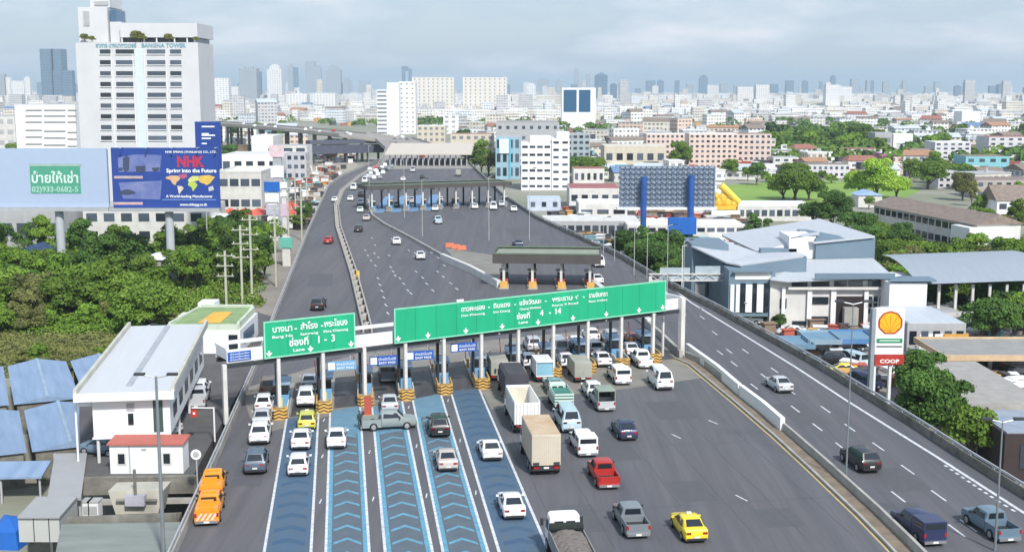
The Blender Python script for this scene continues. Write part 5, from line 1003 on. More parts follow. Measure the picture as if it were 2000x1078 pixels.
# blue sheds
SA = R(23.9); k = 0
for row, (py0, ln) in enumerate(((882, 17), (787, 21))):
    base = P(14 if row == 0 else 8, py0, -2.2)
    for c in (-1, 0, 1):
        if row == 0 and c > 0: continue
        o = base+Vector((math.cos(SA), math.sin(SA), 0))*(c*7.4+ (1.0 if row else 2.2))
        if row == 1: o = o+Vector((math.cos(SA), math.sin(SA), 0))*0.0
        k += 1; lab = ['blue gabled shed roof at the left edge, front row', 'blue gabled shed roof beside the yard office, front row', 'blue gabled shed roof at the left edge, back row', 'blue gabled shed roof second in the back row', 'blue gabled shed roof next to the white office, back row'][k-1]
        t = thing('market_shed', lab, 'shed', (o.x, o.y, GZ), SA, 'blue roofed sheds'); wd = 6.9
        part(MB().box(0.3, wd-0.3, 0.3, ln-0.3, 0, 3.4), 'walls', concrete_d, t)
        part(MB().add([(0, 0, 3.5), (wd, 0, 3.5), (wd, ln, 3.5), (0, ln, 3.5), (wd/2, 0, 4.15), (wd/2, ln, 4.15)], [(0, 4, 5, 3), (1, 2, 5, 4), (0, 1, 4), (2, 3, 5), (3, 2, 1, 0)]), 'roof', blue_roof, t)
        part(MB().bar((wd/2, 0, 4.14), (wd/2, ln, 4.14), 0.35, 0.08), 'ridge', mat('ridge_pale', (0.3, 0.42, 0.52), 0.6), t)
# passage between the sheds
q = P(60, 740, -5); 
t = thing('lean_to', 'pale blue lean to roof at the left edge below the sheds', 'shed', (P(0, 925, -3).x-4, P(0, 925, -3).y, GZ), 0.06); part(MB().add([(0, 0, 2.6), (7.6, 0, 2.6), (7.6, 3.0, 3.2), (0, 3.0, 3.2), (0, 0, 2.4), (7.6, 0, 2.4), (7.6, 3.0, 3.0), (0, 3.0, 3.0)], [(0, 1, 2, 3), (7, 6, 5, 4), (0, 4, 5, 1), (1, 5, 6, 2), (2, 6, 7, 3), (3, 7, 4, 0)]), 'roof', blue_roof, t)
for x in (0.3, 3.8, 7.3): part(MB().box(x-0.08, x+0.08, 0.3, 0.46, 0, 2.5), 'post', greywall, t)
t = thing('tarpaulin_stall', 'orange brown tarpaulin stall between shed and walkway', 'stall', (P(118, 880, -4).x, P(118, 880, -4).y, GZ)); part(MB().add([(-1.4, 0, 2.2), (1.6, 0, 2.2), (1.6, 2.5, 2.8), (-1.4, 2.5, 2.8), (0.1, 1.2, 3.3)], [(0, 1, 4), (1, 2, 4), (2, 3, 4), (3, 0, 4)]), 'cover', mat('orange_tarp', (0.45, 0.16, 0.07), 0.8, var=0.2), t)
for x, y in ((-1.3, 0.1), (1.5, 0.1)): part(MB().box(x-0.05, x+0.05, y, y+0.1, 0, 2.2), 'post', greywall, t)
t = thing('tarpaulin', 'bright blue tarpaulin heap in the bottom left corner', 'tarpaulin', (P(18, 1018, -4).x, P(18, 1018, -4).y, GZ)); part(MB().add([(-1.3, -1, 1.4), (1.0, -1.2, 1.5), (1.3, 1.0, 2.0), (-0.9, 1.2, 2.2), (0, 0, 2.4), (-1.5, -1.2, 0), (1.2, -1.4, 0), (1.5, 1.2, 0), (-1.1, 1.4, 0)], [(0, 1, 4), (1, 2, 4), (2, 3, 4), (3, 0, 4), (5, 6, 1, 0), (6, 7, 2, 1), (7, 8, 3, 2), (8, 5, 0, 3)]), 'sheet', brightblue, t)
# green and yellow roofed building behind the office
t = thing('roof_garden_building', 'white building with green and yellow canvas roof behind the office', 'building', (P(325, 690, 0).x, P(325, 690, 0).y, -0.3), 0.0)
Wg = P(470, 690, 0).x-P(325, 690, 0).x; zg = PD(400, 645, t.location.y).z+0.3
part(MB().add([(0, 0, 0), (Wg, 0, 0), (Wg-0.3, 12, 0), (1, 12, 0), (0, 0, zg), (Wg, 0, zg), (Wg-0.3, 12, zg), (1, 12, zg)], [(0, 1, 5, 4), (1, 2, 6, 5), (2, 3, 7, 6), (3, 0, 4, 7), (4, 5, 6, 7)]), 'walls', white, t)
part(MB().poly([(0.5, 1.2, zg+0.5), (Wg-0.7, 1.2, zg+0.5), (Wg-1.0, 11, zg+0.9), (1.5, 11, zg+0.9)]), 'canvas_roof', mat('green_canvas', (0.25, 0.36, 0.16), 0.8, var=0.15), t)
part(MB().poly([(3.4, 1.8, zg+0.56), (6.2, 1.8, zg+0.56), (6.4, 8.0, zg+0.83), (4.0, 8.0, zg+0.83)]), 'yellow_patch', mat('yellow_canvas', (0.72, 0.42, 0.06), 0.7, var=0.1), t)
part(MB().bar((0.2, 0.2, zg), (Wg-0.2, 0.2, zg), 0.3, 0.7).bar((0.4, 0.5, zg), (1.2, 11.5, zg), 0.3, 0.9).bar((Wg-0.3, 0.5, zg), (Wg-0.7, 11.5, zg), 0.3, 0.9).bar((1.4, 11.8, zg), (Wg-0.8, 11.8, zg), 0.3, 1.1), 'roof_rim', mat('rim_pale_green', (0.6, 0.68, 0.55), 0.6), t)
part(MB().box(Wg-1.4, Wg-0.3, -0.04, -0.003, 0.8, 2.6), 'window', glassd, t); part(MB().box(1.0, 2.8, -0.04, -0.003, 0.8, 2.2), 'window', glassd, t)
part(MB().box(Wg, Wg+0.05, 2, 8, 1.2, zg-0.6), 'window', blueglass, t)
t = thing('shop_stack', 'small blue and white shop building with coloured signs behind the green roof', 'building', (P(388, 640, 0).x, P(388, 640, 0).y, GZ)); part(MB().box(0, 2.2, 0, 3, 0, 9.4), 'tower', white, t); part(MB().box(2.2, 5.0, 0.3, 3, 0, 8.3), 'walls', mat('pale_lilac', (0.55, 0.6, 0.7), 0.7), t); part(MB().box(-2.8, 0, 0.2, 3, 0, 7.6), 'left_walls', offwhite, t); part(MB().box(-2.6, -0.1, 0.1, 0.19, 6.2, 7.2), 'red_sign', red_p, t); part(MB().box(0.3, 1.9, -0.05, -0.003, 7.6, 8.6), 'blue_sign', signblue, t); part(MB().box(2.5, 4.4, 0.2, 0.29, 6.4, 7.0), 'window', glassd, t)
# lean to storefront (white buildings, red umbrellas) and roadside signs
building('pavilion', 'white flat roofed pavilion with dark glass behind the second billboard', 428, 512, 338, 418, 26, offwhite, white, win=(2, 4), winsize=(0.8, 0.35), parapet=0.6)
building('shop_row', 'long white flat roofs above the pavilion left of the road', 432, 545, 303, 352, 30, white, offwhite, win=(1, 5))
building('white_hall', 'blank white hall beyond the shops', 492, 534, 266, 312, 30, white, white)
building('office_block', 'pale block with red banner beside the white hall', 528, 600, 285, 335, 16, offwhite, greywall, win=(3, 3), winsize=(0.7, 0.4))
building('townhouse', 'white townhouse with grey window bands left of the far bend', 560, 598, 300, 352, 10, mat('pale_lilac_wall', (0.5, 0.5, 0.55), 0.7), greywall, win=(3, 3))
um = MB().cyl((0, 0, 0), (0, 0, 2.6), 0.06).mesh('post'); uc = MB().cyl((0, 0, 2.4), (0, 0, 3.3), 2.4, 0.1, 8).mesh('canopy'); redc = mat('coral_canvas', (0.70, 0.12, 0.08), 0.7)
for i, (px, py) in enumerate([(440, 436), (452, 432), (466, 436), (480, 432), (494, 436), (506, 432), (555, 425), (568, 418), (560, 432)]):
    t = thing('parasol', 'coral red square parasol in the market '+('below the pavilion' if i < 6 else 'beside the side road'), 'parasol', P(px, py+8, GZ), 0, 'red market parasols'); link('post', um, steel, t); link('canopy', uc, redc, t); t.scale = (1.3, 1.3, 1.5)
def sign_tower(label, px, yb, yt, wpx, panels, depth=1.0, m=offwhite):
    A = P(px, yb, GZ); s = F/(A.y*math.cos(PITCH)+(CH-GZ)*math.sin(PITCH)); t = thing('sign_tower', label, 'sign', A); zt = PD(px, yt, A.y).z-GZ; w_ = wpx/s
    part(MB().box(-w_*0.3, w_*0.3, 0, depth, 0, zt), 'mast', m, t)
    for i, (y0, y1, mm, k) in enumerate(panels):
        z1_, z0_ = PD(px, y0, A.y).z-GZ, PD(px, y1, A.y).z-GZ; part(MB().box(-w_/2*k, w_/2*k, -0.25, -0.01, z0_, z1_), 'panel', mm, t)
    return t
pinkm = mat('pale_pink_sign', (0.75, 0.58, 0.62), 0.6); 
sign_tower('tall sign mast with pink top board and white lower board left of the far bend', 545, 455, 284, 28, [(284, 307, pinkm, 1), (324, 347, white, 0.9)], m=mat('mast_grey', (0.4, 0.42, 0.45), 0.6))
sign_tower('blue and white stacked shop sign above the red parasols', 534, 470, 355, 30, [(355, 375, brightblue, 1), (378, 395, white, 0.9), (400, 420, mat('lilac_sign', (0.5, 0.5, 0.62), 0.6), 0.8), (424, 440, white, 0.7)])
sign_tower('thin white sign mast beside the blue and white stacked sign', 557, 468, 356, 14, [(356, 368, white, 1), (376, 384, white, 1), (398, 422, mat('pink2', (0.65, 0.5, 0.6), 0.6), 1)])
sign_tower('green round sign beside the side road', 560, 520, 463, 26, [(464, 484, mat('mint_sign', (0.15, 0.50, 0.40), 0.5), 1)])
building('tarpaulin_house', 'house under a bright blue tarpaulin roof among the left trees', 20, 88, 506, 545, 9, concrete_d, mat('tarp_blue', (0.12, 0.22, 0.45), 0.6, var=0.2), gable=2.4, cat='house')
building('brick_house', 'small weathered house with white roof between the left trees', 273, 316, 508, 560, 7, concrete, white, gable=0.7, cat='house', win=(1, 2))
building('tin_hut', 'grey tin hut half hidden in the trees below the annex', 130, 170, 520, 560, 6, concrete_d, palegrey_roof, gable=1.0, cat='house')
# ================================================================ POLES AND LAMPS
polem = mat('pole_concrete', (0.50, 0.50, 0.42), 0.8)
for i, (px, yb, yt) in enumerate([(443, 606, 490), (474, 596, 440), (493, 590, 420), (540, 560, 400), (565, 500, 380), (590, 470, 360), (578, 430, 330), (600, 400, 312)]):
    A = P(px, yb, GZ); zt = PD(px, yt, A.y).z-GZ; t = thing('power_pole', ['short concrete power pole with three crossarms near the green roof', 'tall concrete power pole right of the short one', 'tall thin power pole third along the side road', 'thin power pole by the stacked shop sign', 'fifth power pole along the side road', 'sixth power pole along the side road', 'seventh power pole near the far bend', 'farthest power pole near the far bend'][i], 'pole', A)
    part(MB().box(-0.17, 0.17, -0.17, 0.17, 0, zt), 'shaft', polem, t)
    for k in range(3):
        z_ = zt-0.9-k*zt*0.17; ww = 1.5 if i < 3 else 1.0; part(MB().box(-ww, ww, -0.27, -0.175, z_, z_+0.16), 'crossarm', polem, t)
        part(MB().cyl((-ww*0.8, -0.22, z_+0.16), (-ww*0.8, -0.22, z_+0.45), 0.07, n=6), 'insulator', white, t); part(MB().cyl((ww*0.8, -0.22, z_+0.16), (ww*0.8, -0.22, z_+0.45), 0.07, n=6), 'insulator', white, t)
def lamp(label, px, yb, yt, z=0.0, r=0.13, m=None, arms=1, head=True, grp='street lamps along the expressway'):
    A = P(px, yb, z); zt = PD(px, yt, A.y).z-z; t = thing('street_lamp', label, 'street lamp', A, 0, grp); part(MB().cyl((0, 0, 0), (0, 0, zt), r, r*0.55, 8), 'pole', m or mat('lamp_grey', (0.25, 0.28, 0.30), 0.5, 0.3), t)
    for s in ((1, -1) if arms == 2 else (1,)):
        part(MB().cyl((0, 0, zt-0.1), (s*1.1, 0, zt+0.15), 0.05, n=6), 'arm', m or steel, t); part(MB().box(s*1.1-0.35, s*1.1+0.35, -0.16, 0.16, zt+0.08, zt+0.24), 'lamp_head', darksteel, t)
    return t
lamp('tall grey lamp with twin heads in front of the white office', 320, 1085, 735, arms=2, r=0.16); lamp('tall thin lamp standing in the divider of the right road', 1652, 940, 592, r=0.085, arms=2); lamp('tall dark lamp at the lower right edge', 1943, 1075, 822, r=0.1, arms=2)
for i, (px, yb, yt, lab) in enumerate([(722, 412, 285, 'left end of the far dark canopy'), (790, 425, 305, 'apron left of the far canopy lights'), (825, 462, 350, 'far apron near the curving kerb'), (955, 470, 345, 'far apron behind the middle canopy'), (1034, 470, 330, 'far apron right of centre'), (1238, 560, 432, 'right barrier above the long sign'), (1302, 600, 440, 'right barrier beside the sign gantry'), (1178, 520, 425, 'right barrier near the trees'), (1200, 530, 440, 'right barrier second near the trees'), (1263, 566, 455, 'grass strip right of the barrier'), (1334, 600, 470, 'verge left of the blue roofed hall')]):
    lamp('slender pale lamp on the '+lab, px, yb, yt, z=0 if px < 1100 else -2, r=0.075, m=mat('lamp_pale', (0.5, 0.52, 0.48), 0.6))
lamp('small white lamp behind the left office', 285, 700, 636, z=-1, r=0.08, m=white)
for px in (1148, 1886): lamp('short pale lamp '+('among trees right of the sign gantry' if px < 1500 else 'in front of the big tree on the right'), 1330 if px < 1500 else 1852, 640 if px < 1500 else 812, 480 if px < 1500 else 758, z=GZ, r=0.1, m=white)
t = thing('road_sign', 'round white sign on a post beside the left rail', 'sign', P(386, 955)); part(MB().cyl((0, 0, 0), (0, 0, 2.6), 0.06), 'post', steel, t); part(MB().cyl((0, -0.08, 2.9), (0, -0.12, 2.9), 0.42, n=16), 'disc', signwhite, t); part(MB().cyl((0, -0.121, 2.9), (0, -0.14, 2.9), 0.25, n=12), 'symbol', greywall, t)
t = thing('gate_frame', 'thin white gate frame with a small red sign beside the office', 'gate', P(420, 862)); part(MB().box(-0.06, 0.06, -0.06, 0.06, 0, 3.2).box(-2.0, -0.06, -0.05, 0.05, 3.1, 3.2), 'frame', white, t); part(MB().box(-2.1, -1.5, -0.05, 0.0, 2.3, 3.0), 'red_sign', red_p, t); part(MB().box(-1.9, -1.7, -0.07, -0.051, 2.55, 2.75), 'symbol', signwhite, t)
for i, (px, py, k_, c_) in enumerate([(386, 782, 'suv', 'white'), (383, 800, 'pickup', 'silver'), (270, 868, 'hatch', 'white'), (238, 888, 'hatch', 'slate'), (350, 850, 'sedan', 'silver')]):
    vehicle(k_, px, py, c_, ['white car parked right of the office', 'silver pickup parked right of the office', 'white car parked under the raised office', 'blue grey car parked under the raised office', 'silver sedan at the office corner by the hut'][i], rz=R(8) if i < 2 else R(75), z=-0.05, lod=1, group='cars parked around the office')
# ================================================================ RIGHT: BLUE ROOFED HALL
def roofquad(t, pts, zs, th, m, nm='roof'):     # pts pixel corners with their own heights
    v = []
    for (px, py), z in zip(pts, zs): q = P(px, py, z)-Vector(t.location); v.append(q)
    n = len(v); vs = v+[x-Vector((0, 0, th)) for x in v]
    return part(MB().add(vs, [tuple(range(n)), tuple(range(n, 2*n))[::-1]]+[(i, i+n, (i+1) % n+n, (i+1) % n) for i in range(n)]), nm, m, t)
t = thing('service_hall', 'large blue grey roofed hall with open vehicle bays right of the road', 'building', (P(1480, 640, GZ).x, P(1480, 640, GZ).y, GZ), 0)
A = Vector(t.location); Y0 = A.y; z0 = GZ
def hx(px, py, Y): q = PD(px, py, Y); return q.x-A.x, q.z-A.z
def hb(pa, pb, ya, yb, y, dep, nm, m, proud=0): 
    x0, z1 = hx(pa, ya, Y0+y); x1, z_ = hx(pb, yb, Y0+y); return part(MB().box(x0, x1, y, y+dep, z_, z1), nm, m, t)
roofm_ = mat('hall_roof', (0.47, 0.50, 0.54), 0.5, var=0.04, streak=(0.3, (2.5, 0.3, 1)))
hb(1505, 1737, 548, 640, 0.6, 18, 'front_wall', offwhite)
# low front roof sloping towards the camera
def quad3(pts, th, m, nm='roof'):
    v = [Vector((PD(px, py, Y0+y).x-A.x, y, PD(px, py, Y0+y).z-A.z)) for px, py, y in pts]; n = len(v); vs = v+[x-Vector((0, 0, th)) for x in v]
    return part(MB().add(vs, [tuple(range(n)), tuple(range(n, 2*n))[::-1]]+[(i, i+n, (i+1) % n+n, (i+1) % n) for i in range(n)]), nm, m, t)
quad3([(1535, 549, -1.2), (1747, 541, -1.2), (1705, 504, 12), (1575, 507, 12), (1500, 520, 10)][:4], 0.2, roofm_)
quad3([(1505, 545, -0.5), (1536, 549, -1.0), (1576, 507, 12), (1500, 522, 10)], 0.2, roofm_)
hb(1592, 1748, 534, 545, -1.5, 0.25, 'fascia', bluegrey)
hb(1594, 1708, 466, 506, 12.2, 14, 'upper_wall', bluegrey)
quad3([(1590, 473, 11.8), (1709, 461, 11.8), (1600, 427, 34), (1410, 457, 34), (1412, 460, 30), (1480, 492, 14), (1555, 492, 14), (1560, 470, 15)], 0.3, roofm_)
hb(1542, 1592, 462, 506, 13, 8, 'white_wall', white)
quad3([(1545, 464, 13), (1600, 457, 13), (1600, 452, 16), (1547, 461, 16)], 0.15, roofm_)
hb(1486, 1556, 486, 497, 13, 1.5, 'upper_fascia', bluegrey)
quad3([(1350, 480, 14), (1418, 512, 6), (1445, 517, 4), (1576, 500, 6), (1560, 492, 12), (1480, 493, 14), (1400, 465, 24)], 0.25, roofm_)
part(MB().add([(hx(1447, 518, Y0+4)[0], 4, 0), (hx(1576, 500, Y0+4)[0], 4, 0), (hx(1576, 500, Y0+4)[0], 14, 0), (hx(1385, 500, Y0+14)[0], 14, 0), (hx(1447, 518, Y0+4)[0], 4, hx(1447, 520, Y0+4)[1]), (hx(1576, 500, Y0+4)[0], 4, hx(1576, 502, Y0+4)[1]), (hx(1576, 500, Y0+4)[0], 14, hx(1576, 494, Y0+14)[1]), (hx(1385, 500, Y0+14)[0], 14, hx(1385, 499, Y0+14)[1])], [(0, 1, 5, 4), (1, 2, 6, 5), (2, 3, 7, 6), (3, 0, 4, 7)]), 'mid_wall', bluegrey, t)
hb(1352, 1420, 478, 600, 14, 10, 'left_wall', bluegrey)
hb(1358, 1376, 555, 598, 13.8, 0.15, 'left_door', greywall); hb(1380, 1400, 552, 600, 13.8, 0.15, 'left_opening', glassd)
# stair block with vertical glass strips
hb(1424, 1512, 528, 618, 1.0, 8, 'stair_block', bluegrey); hb(1436, 1505, 530, 546, 0.9, 0.09, 'white_band', white); quad3([(1432, 529, 0.2), (1510, 528, 0.2), (1500, 520, 9), (1440, 522, 9)], 0.3, bluegrey)
for pa, pb in ((1427, 1433), (1438, 1444), (1457, 1468), (1479, 1490)): hb(pa, pb, 556, 610, 0.75, 0.2, 'white_pier', white)
for pa, pb in ((1447, 1455), (1470, 1477), (1492, 1500)):
    hb(pa, pb, 553, 610, 0.85, 0.1, 'glass_strip', glassd)
# bays of the front wall
for pa, pb, ya, yb in ((1547, 1577, 550, 560), (1586, 1620, 549, 561), (1630, 1654, 548, 560), (1658, 1685, 548, 560), (1696, 1727, 548, 559), (1586, 1618, 580, 594), (1693, 1731, 579, 612), (1586, 1617, 618, 634), (1548, 1576, 627, 635), (1524, 1536, 583, 602)): hb(pa, pb, ya, yb, 0.42, 0.17, 'window', glassd)
x = hb(1632, 1688, 579, 636, 0.4, 0.19, 'bay_opening', mat('dark_interior', (0.03, 0.022, 0.022), 0.9)); hb(1650, 1676, 602, 636, -1.0, 1.3, 'stored_crate', concrete)
for pa, pb in ((1624, 1631), (1689, 1694), (1578, 1584), (1733, 1737), (1528, 1532)): hb(pa, pb, 566 if pa > 1600 else 560, 640, 0.1, 0.3, 'pillar', white)
for px in (1704, 1715): hb(px, px+1.2, 579, 612, 0.3, 0.1, 'mullion', offwhite)
for py in (590, 601): hb(1693, 1731, py, py+1.4, 0.3, 0.1, 'mullion', offwhite)
hb(1540, 1736, 561, 566, -0.3, 0.6, 'balcony', offwhite)
# lattice sign frame on its left
# ---- big arched shed, right
t = thing('vaulted_shed', 'long grey blue arched roof shed at the right edge', 'shed', (P(1740, 650, GZ).x, P(1740, 650, GZ).y, GZ), 0); A = Vector(t.location); Y0 = A.y
hb(1738, 1808, 553, 620, 0, 12, 'white_end_wall', white); quad3([(1737, 547, -0.5), (1830, 547, -0.5), (1800, 533, 9), (1740, 540, 9)], 0.25, bluegrey, 'end_roof')
n = 8; v = []; fs = []
for i in range(n+1):
    k = i/n; zz = math.sin(math.pi*(0.12+0.5*k))
    for px in (1790, 2080):
        y = -1+20*k; base = 574 if px > 1900 else 576
        q = PD(px, 560, Y0+2); v.append((q.x-A.x, y+ (4 if px > 1900 else 2), 6.2+3.6*zz+(0.5 if px > 1900 else 0)))
for i in range(n): fs.append((2*i, 2*i+1, 2*i+3, 2*i+2))
part(MB().add(v, fs), 'arched_roof', mat('vault_roof', (0.30, 0.345, 0.395), 0.5, var=0.05, streak=(0, (3, 0.3, 1))), t)
for px in range(1800, 2001, 33): x_, _ = hx(px, 600, Y0+3); part(MB().box(x_-0.2, x_+0.2, 3, 3.4, 0, 7.2), 'column', offwhite, t)
hb(1800, 2060, 600, 640, 16, 1, 'back_wall', greywall); hb(1850, 1935, 612, 622, 5, 2, 'loaded_rack', white)
# ================================================================ PETROL STATION
t = thing('petrol_station_pylon', 'tall white pylon with yellow and red scallop shell emblem, price panels and red board', 'sign', P(1737, 800, GZ), 0); A = Vector(t.location); Y0 = A.y
lx = lambda px: PD(px, 650, Y0).x-A.x
lz = lambda py: PD(1737, py, Y0).z-A.z
part(MB().box(lx(1710), lx(1766), 0, 1.0, lz(692), lz(603)), 'cabinet', white, t); part(MB().box(lx(1710)-0.45, lx(1710)-0.01, 0, 1.0, lz(790)*0, lz(604)), 'side_mast', mat('pylon_grey', (0.30, 0.34, 0.38), 0.5), t)
part(MB().box(lx(1711), lx(1715), 0.2, 0.8, 0, lz(692.5)).box(lx(1741), lx(1746), 0.2, 0.8, 0, lz(692.5)), 'legs', white, t)
cx_, cz_ = lx(1738), lz(631); r0 = (lx(1762)-lx(1714))/2*0.98
def shell_pts(r, inner=False):
    pts = []
    for i in range(29):
        a = math.radians(-38+ (256)*i/28); lob = 1+0.035*abs(math.sin(i*math.pi/4)) ; pts.append((cx_+r*lob*math.cos(a), cz_+r*0.98*lob*math.sin(a)))
    pts.append((cx_-r*0.42, cz_-r*0.92)); pts.append((cx_+r*0.42, cz_-r*0.92)); return pts
redm = mat('emblem_red', (0.48, 0.05, 0.02), 0.4); yelm = mat('emblem_yellow', (0.95, 0.48, 0.02), 0.4, var=0.03); lym = mat('emblem_orange_line', (0.80, 0.22, 0.02), 0.4)
part(MB().poly([(x, -0.02, z) for x, z in shell_pts(r0)]), 'emblem_edge', redm, t); part(MB().poly([(x, -0.035, z) for x, z in shell_pts(r0*0.86)]), 'emblem', yelm, t)
rays = MB()
for i in range(7):
    a = math.radians(20+140*i/6); bx, bz = cx_, cz_-r0*0.72; L_ = r0*(1.38 if 1 < i < 5 else 1.2 if 0 < i < 6 else 0.95); w_ = 0.05
    dx, dz = math.cos(a), math.sin(a); rays.poly([(bx-dz*0.02, -0.05, bz+dx*0.02), (bx+dz*0.02, -0.05, bz-dx*0.02), (bx+dx*L_+dz*w_, -0.05, bz+dz*L_-dx*w_), (bx+dx*L_-dz*w_, -0.05, bz+dz*L_+dx*w_)])
part(rays, 'emblem_ribs', lym, t)
part(MB().box(lx(1713), lx(1763), -0.06, -0.01, lz(669), lz(661)), 'green_panel', mat('panel_green', (0.02, 0.30, 0.13), 0.5), t); part(MB().box(lx(1718), lx(1758), -0.075, -0.061, lz(665.8), lz(664.2)), 'pale_stripe', signwhite, t)
part(MB().box(lx(1713), lx(1763), -0.05, -0.01, lz(677.5), lz(675.5)), 'dark_line', darksteel, t)
part(MB().box(lx(1711), lx(1768), -0.06, 0.9, lz(712), lz(692.6)), 'red_board', mat('coop_red', (0.50, 0.04, 0.03), 0.5), t); write('COOP', 0.62, t, ((lx(1711)+lx(1768))/2, -0.08, lz(708.5)), signwhite, width=2.3, bold=0.03)
def canopy(label, px0, px1, yb, yt, dep, fasc, roofm2, cols=3, fh=0.9, cat='canopy'):
    A_ = P(px0, yb, GZ); B_ = P(px1, yb, GZ); zt = PD(px0, yt, A_.y).z-GZ; W_ = (B_-A_).length; t_ = thing('canopy', label, cat, A_)
    part(MB().box(0, W_, -0.15, 0, zt-fh, zt).box(0, W_, dep, dep+0.15, zt-fh, zt).box(-0.15, 0, 0, dep, zt-fh, zt).box(W_, W_+0.15, 0, dep, zt-fh, zt), 'fascia', fasc, t_); part(MB().box(0.02, W_-0.02, 0.02, dep-0.02, zt-0.5, zt-0.3), 'roof', roofm2, t_)
    for i in range(cols): x = W_*(i+0.5)/cols; part(MB().box(x-0.25, x+0.25, dep*0.4, dep*0.4+0.5, 0, zt-0.51), 'column', offwhite, t_)
    return t_
canopy('broad grey roofed station canopy with beige fascia at the right edge', 1842, 2080, 740, 693, 12, mat('beige_fascia', (0.62, 0.45, 0.28), 0.6), mat('canopy_grey_roof', (0.30, 0.30, 0.29), 0.8, var=0.1), fh=0.8)
ltb = mat('light_blue_canopy', (0.17, 0.30, 0.42), 0.6, var=0.12)
canopy('light blue canvas canopy, left one in the station yard', 1512, 1590, 706, 672, 6, ltb, ltb, fh=0.7); canopy('light blue canopy second in the station yard', 1580, 1642, 700, 663, 7, mat('paler_blue', (0.30, 0.42, 0.52), 0.6), ltb, fh=0.7); canopy('blue canopy right of the others behind the pylon', 1640, 1712, 696, 662, 7, mat('mid_blue_canopy', (0.10, 0.25, 0.50), 0.6), ltb, fh=0.7)
building('shop_building', 'grey flat roofed shop in the station yard behind the tree', 1770, 1885, 632, 690, 14, greywall, palegrey_roof, win=(1, 5), rz=0.02); building('shop_building', 'pale long flat roofed shop above the pylon board', 1765, 1880, 612, 652, 8, offwhite, greywall, win=(1, 4))
t, _, _ = building('kiosk', 'white and blue kiosk beside the orange canopy', 1795, 1840, 652, 690, 5, white, brightblue, win=(1, 2)); canopy('orange yellow canopy beside the white and blue kiosk', 1842, 1888, 690, 652, 4, mat('canopy_orange', (0.75, 0.40, 0.08), 0.6), mat('canopy_orange', (0, 0, 0)), cols=2)
building('house', 'long grey shed with dusty flat roof at the right edge below the station canopy', 1868, 2050, 792, 850, 22, concrete, mat('dusty_roof', (0.36, 0.35, 0.33), 0.9, var=0.12), cat='house')
t, W_, H_ = building('container_house', 'white panelled wall house right of the big tree', 1870, 1952, 838, 900, 7, offwhite, mat('mid_grey_roof', (0.30, 0.31, 0.33), 0.7), win=(2, 4), winsize=(0.28, 0.28), cat='house')
building('house', 'dark roofed shed with white frame in the lower right corner', 1958, 2080, 848, 940, 9, mat('maroon_wall', (0.045, 0.03, 0.03), 0.8), mat('slate_blue_roof', (0.30, 0.35, 0.42), 0.6), cat='house', win=(1, 1), winsize=(0.5, 0.5), frame=1)
for i, (k_, px, py, c_, lab, r_) in enumerate([('van', 1690, 722, 'paleblue', 'pale blue minibus parked behind the pylon legs', 0.4), ('pickup', 1600, 716, 'teal', 'teal pickup parked under the left blue canopy', 1.2), ('suv', 1655, 712, 'black', 'black car under the blue canopies', 1.4), ('sedan', 1676, 730, 'yellow', 'yellow sedan on the station yard', 1.5), ('suv', 1905, 722, 'silver', 'silver car under the beige canopy', 1.3), ('sedan', 1880, 728, 'dullred', 'dark red car under the beige canopy', 0.3), ('suv', 1960, 720, 'dullred', 'dark red car farther right under the beige canopy', 1.2), ('sedan', 1575, 655, 'white', 'white sedan parked below the hall', 1.3), ('pickup', 1490, 633, 'white', 'white pickup in front of the glass strips', 1.4), ('van', 1715, 765, 'navy', 'navy van seen between the pylon legs', 0.6)]):
    vehicle(k_, px, py, c_, lab, rz=r_, z=GZ+0.03, group='vehicles on the petrol station side')
# ================================================================ RIGHT: BILLBOARD FRAME, SIGN GANTRY
t = thing('billboard', 'blue lattice back of a big billboard standing on two thick blue posts', 'billboard', (P(1300, 500, GZ).x, P(1300, 500, GZ).y, GZ)); A = Vector(t.location); Y0 = A.y
lat = mat('lattice_blue_grey', (0.22, 0.29, 0.40), 0.6, var=0.2, scale=1.5)
hb(1212, 1396, 326, 405, 1.5, 0.15, 'panel_back', mat('panel_back', (0.46, 0.52, 0.60), 0.7, var=0.1))
x0, z1 = hx(1212, 326, Y0); x1, z_ = hx(1396, 405, Y0); g1 = MB(); g2 = MB()
for i in range(19): x = x0+(x1-x0)*i/18; g1.box(x-0.13, x+0.13, 1.0, 1.3, z_, z1)
for i in range(9): z = z_+(z1-z_)*i/8; g2.box(x0, x1, 0.65, 0.98, z-0.11, z+0.11)
part(g1, 'upright_lattice', lat, t); part(g2, 'cross_lattice', lat, t); dg = MB()
for i in range(18):
    xa = x0+(x1-x0)*i/18; xb = x0+(x1-x0)*(i+1)/18
    for j in range(8): za = z_+(z1-z_)*j/8; dg.cyl((xa, 0.5, za), (xb, 0.5, za+(z1-z_)/8), 0.06, n=4)
part(dg, 'diagonal_lattice', lat, t)
for pa, pb, ya, yb in ((1250, 1262, 345, 500), (1342, 1354, 342, 500)): x0_, z1_ = hx(pa, ya, Y0); x1_, _ = hx(pb, yb, Y0); part(MB().cyl(((x0_+x1_)/2, -0.6, 0), ((x0_+x1_)/2, -0.6, z1_), (x1_-x0_)/2*0.8, n=14), 'post', mat('post_blue', (0.02, 0.10, 0.38), 0.5), t)
hb(1205, 1400, 405.5, 410, -0.5, 2.4, 'catwalk', white)
t = thing('blue_box_sign', 'plain bright blue box shaped board beside the right billboard post', 'sign', (P(1332, 510, GZ).x, P(1332, 510, GZ).y, GZ)); A = Vector(t.location); Y0 = A.y; hb(1306, 1360, 426, 458, 0, 1.6, 'board', brightblue); hb(1318, 1322, 458.2, 510, 0.6, 0.4, 'post', brightblue); hb(1344, 1348, 458.2, 510, 0.6, 0.4, 'post', brightblue)
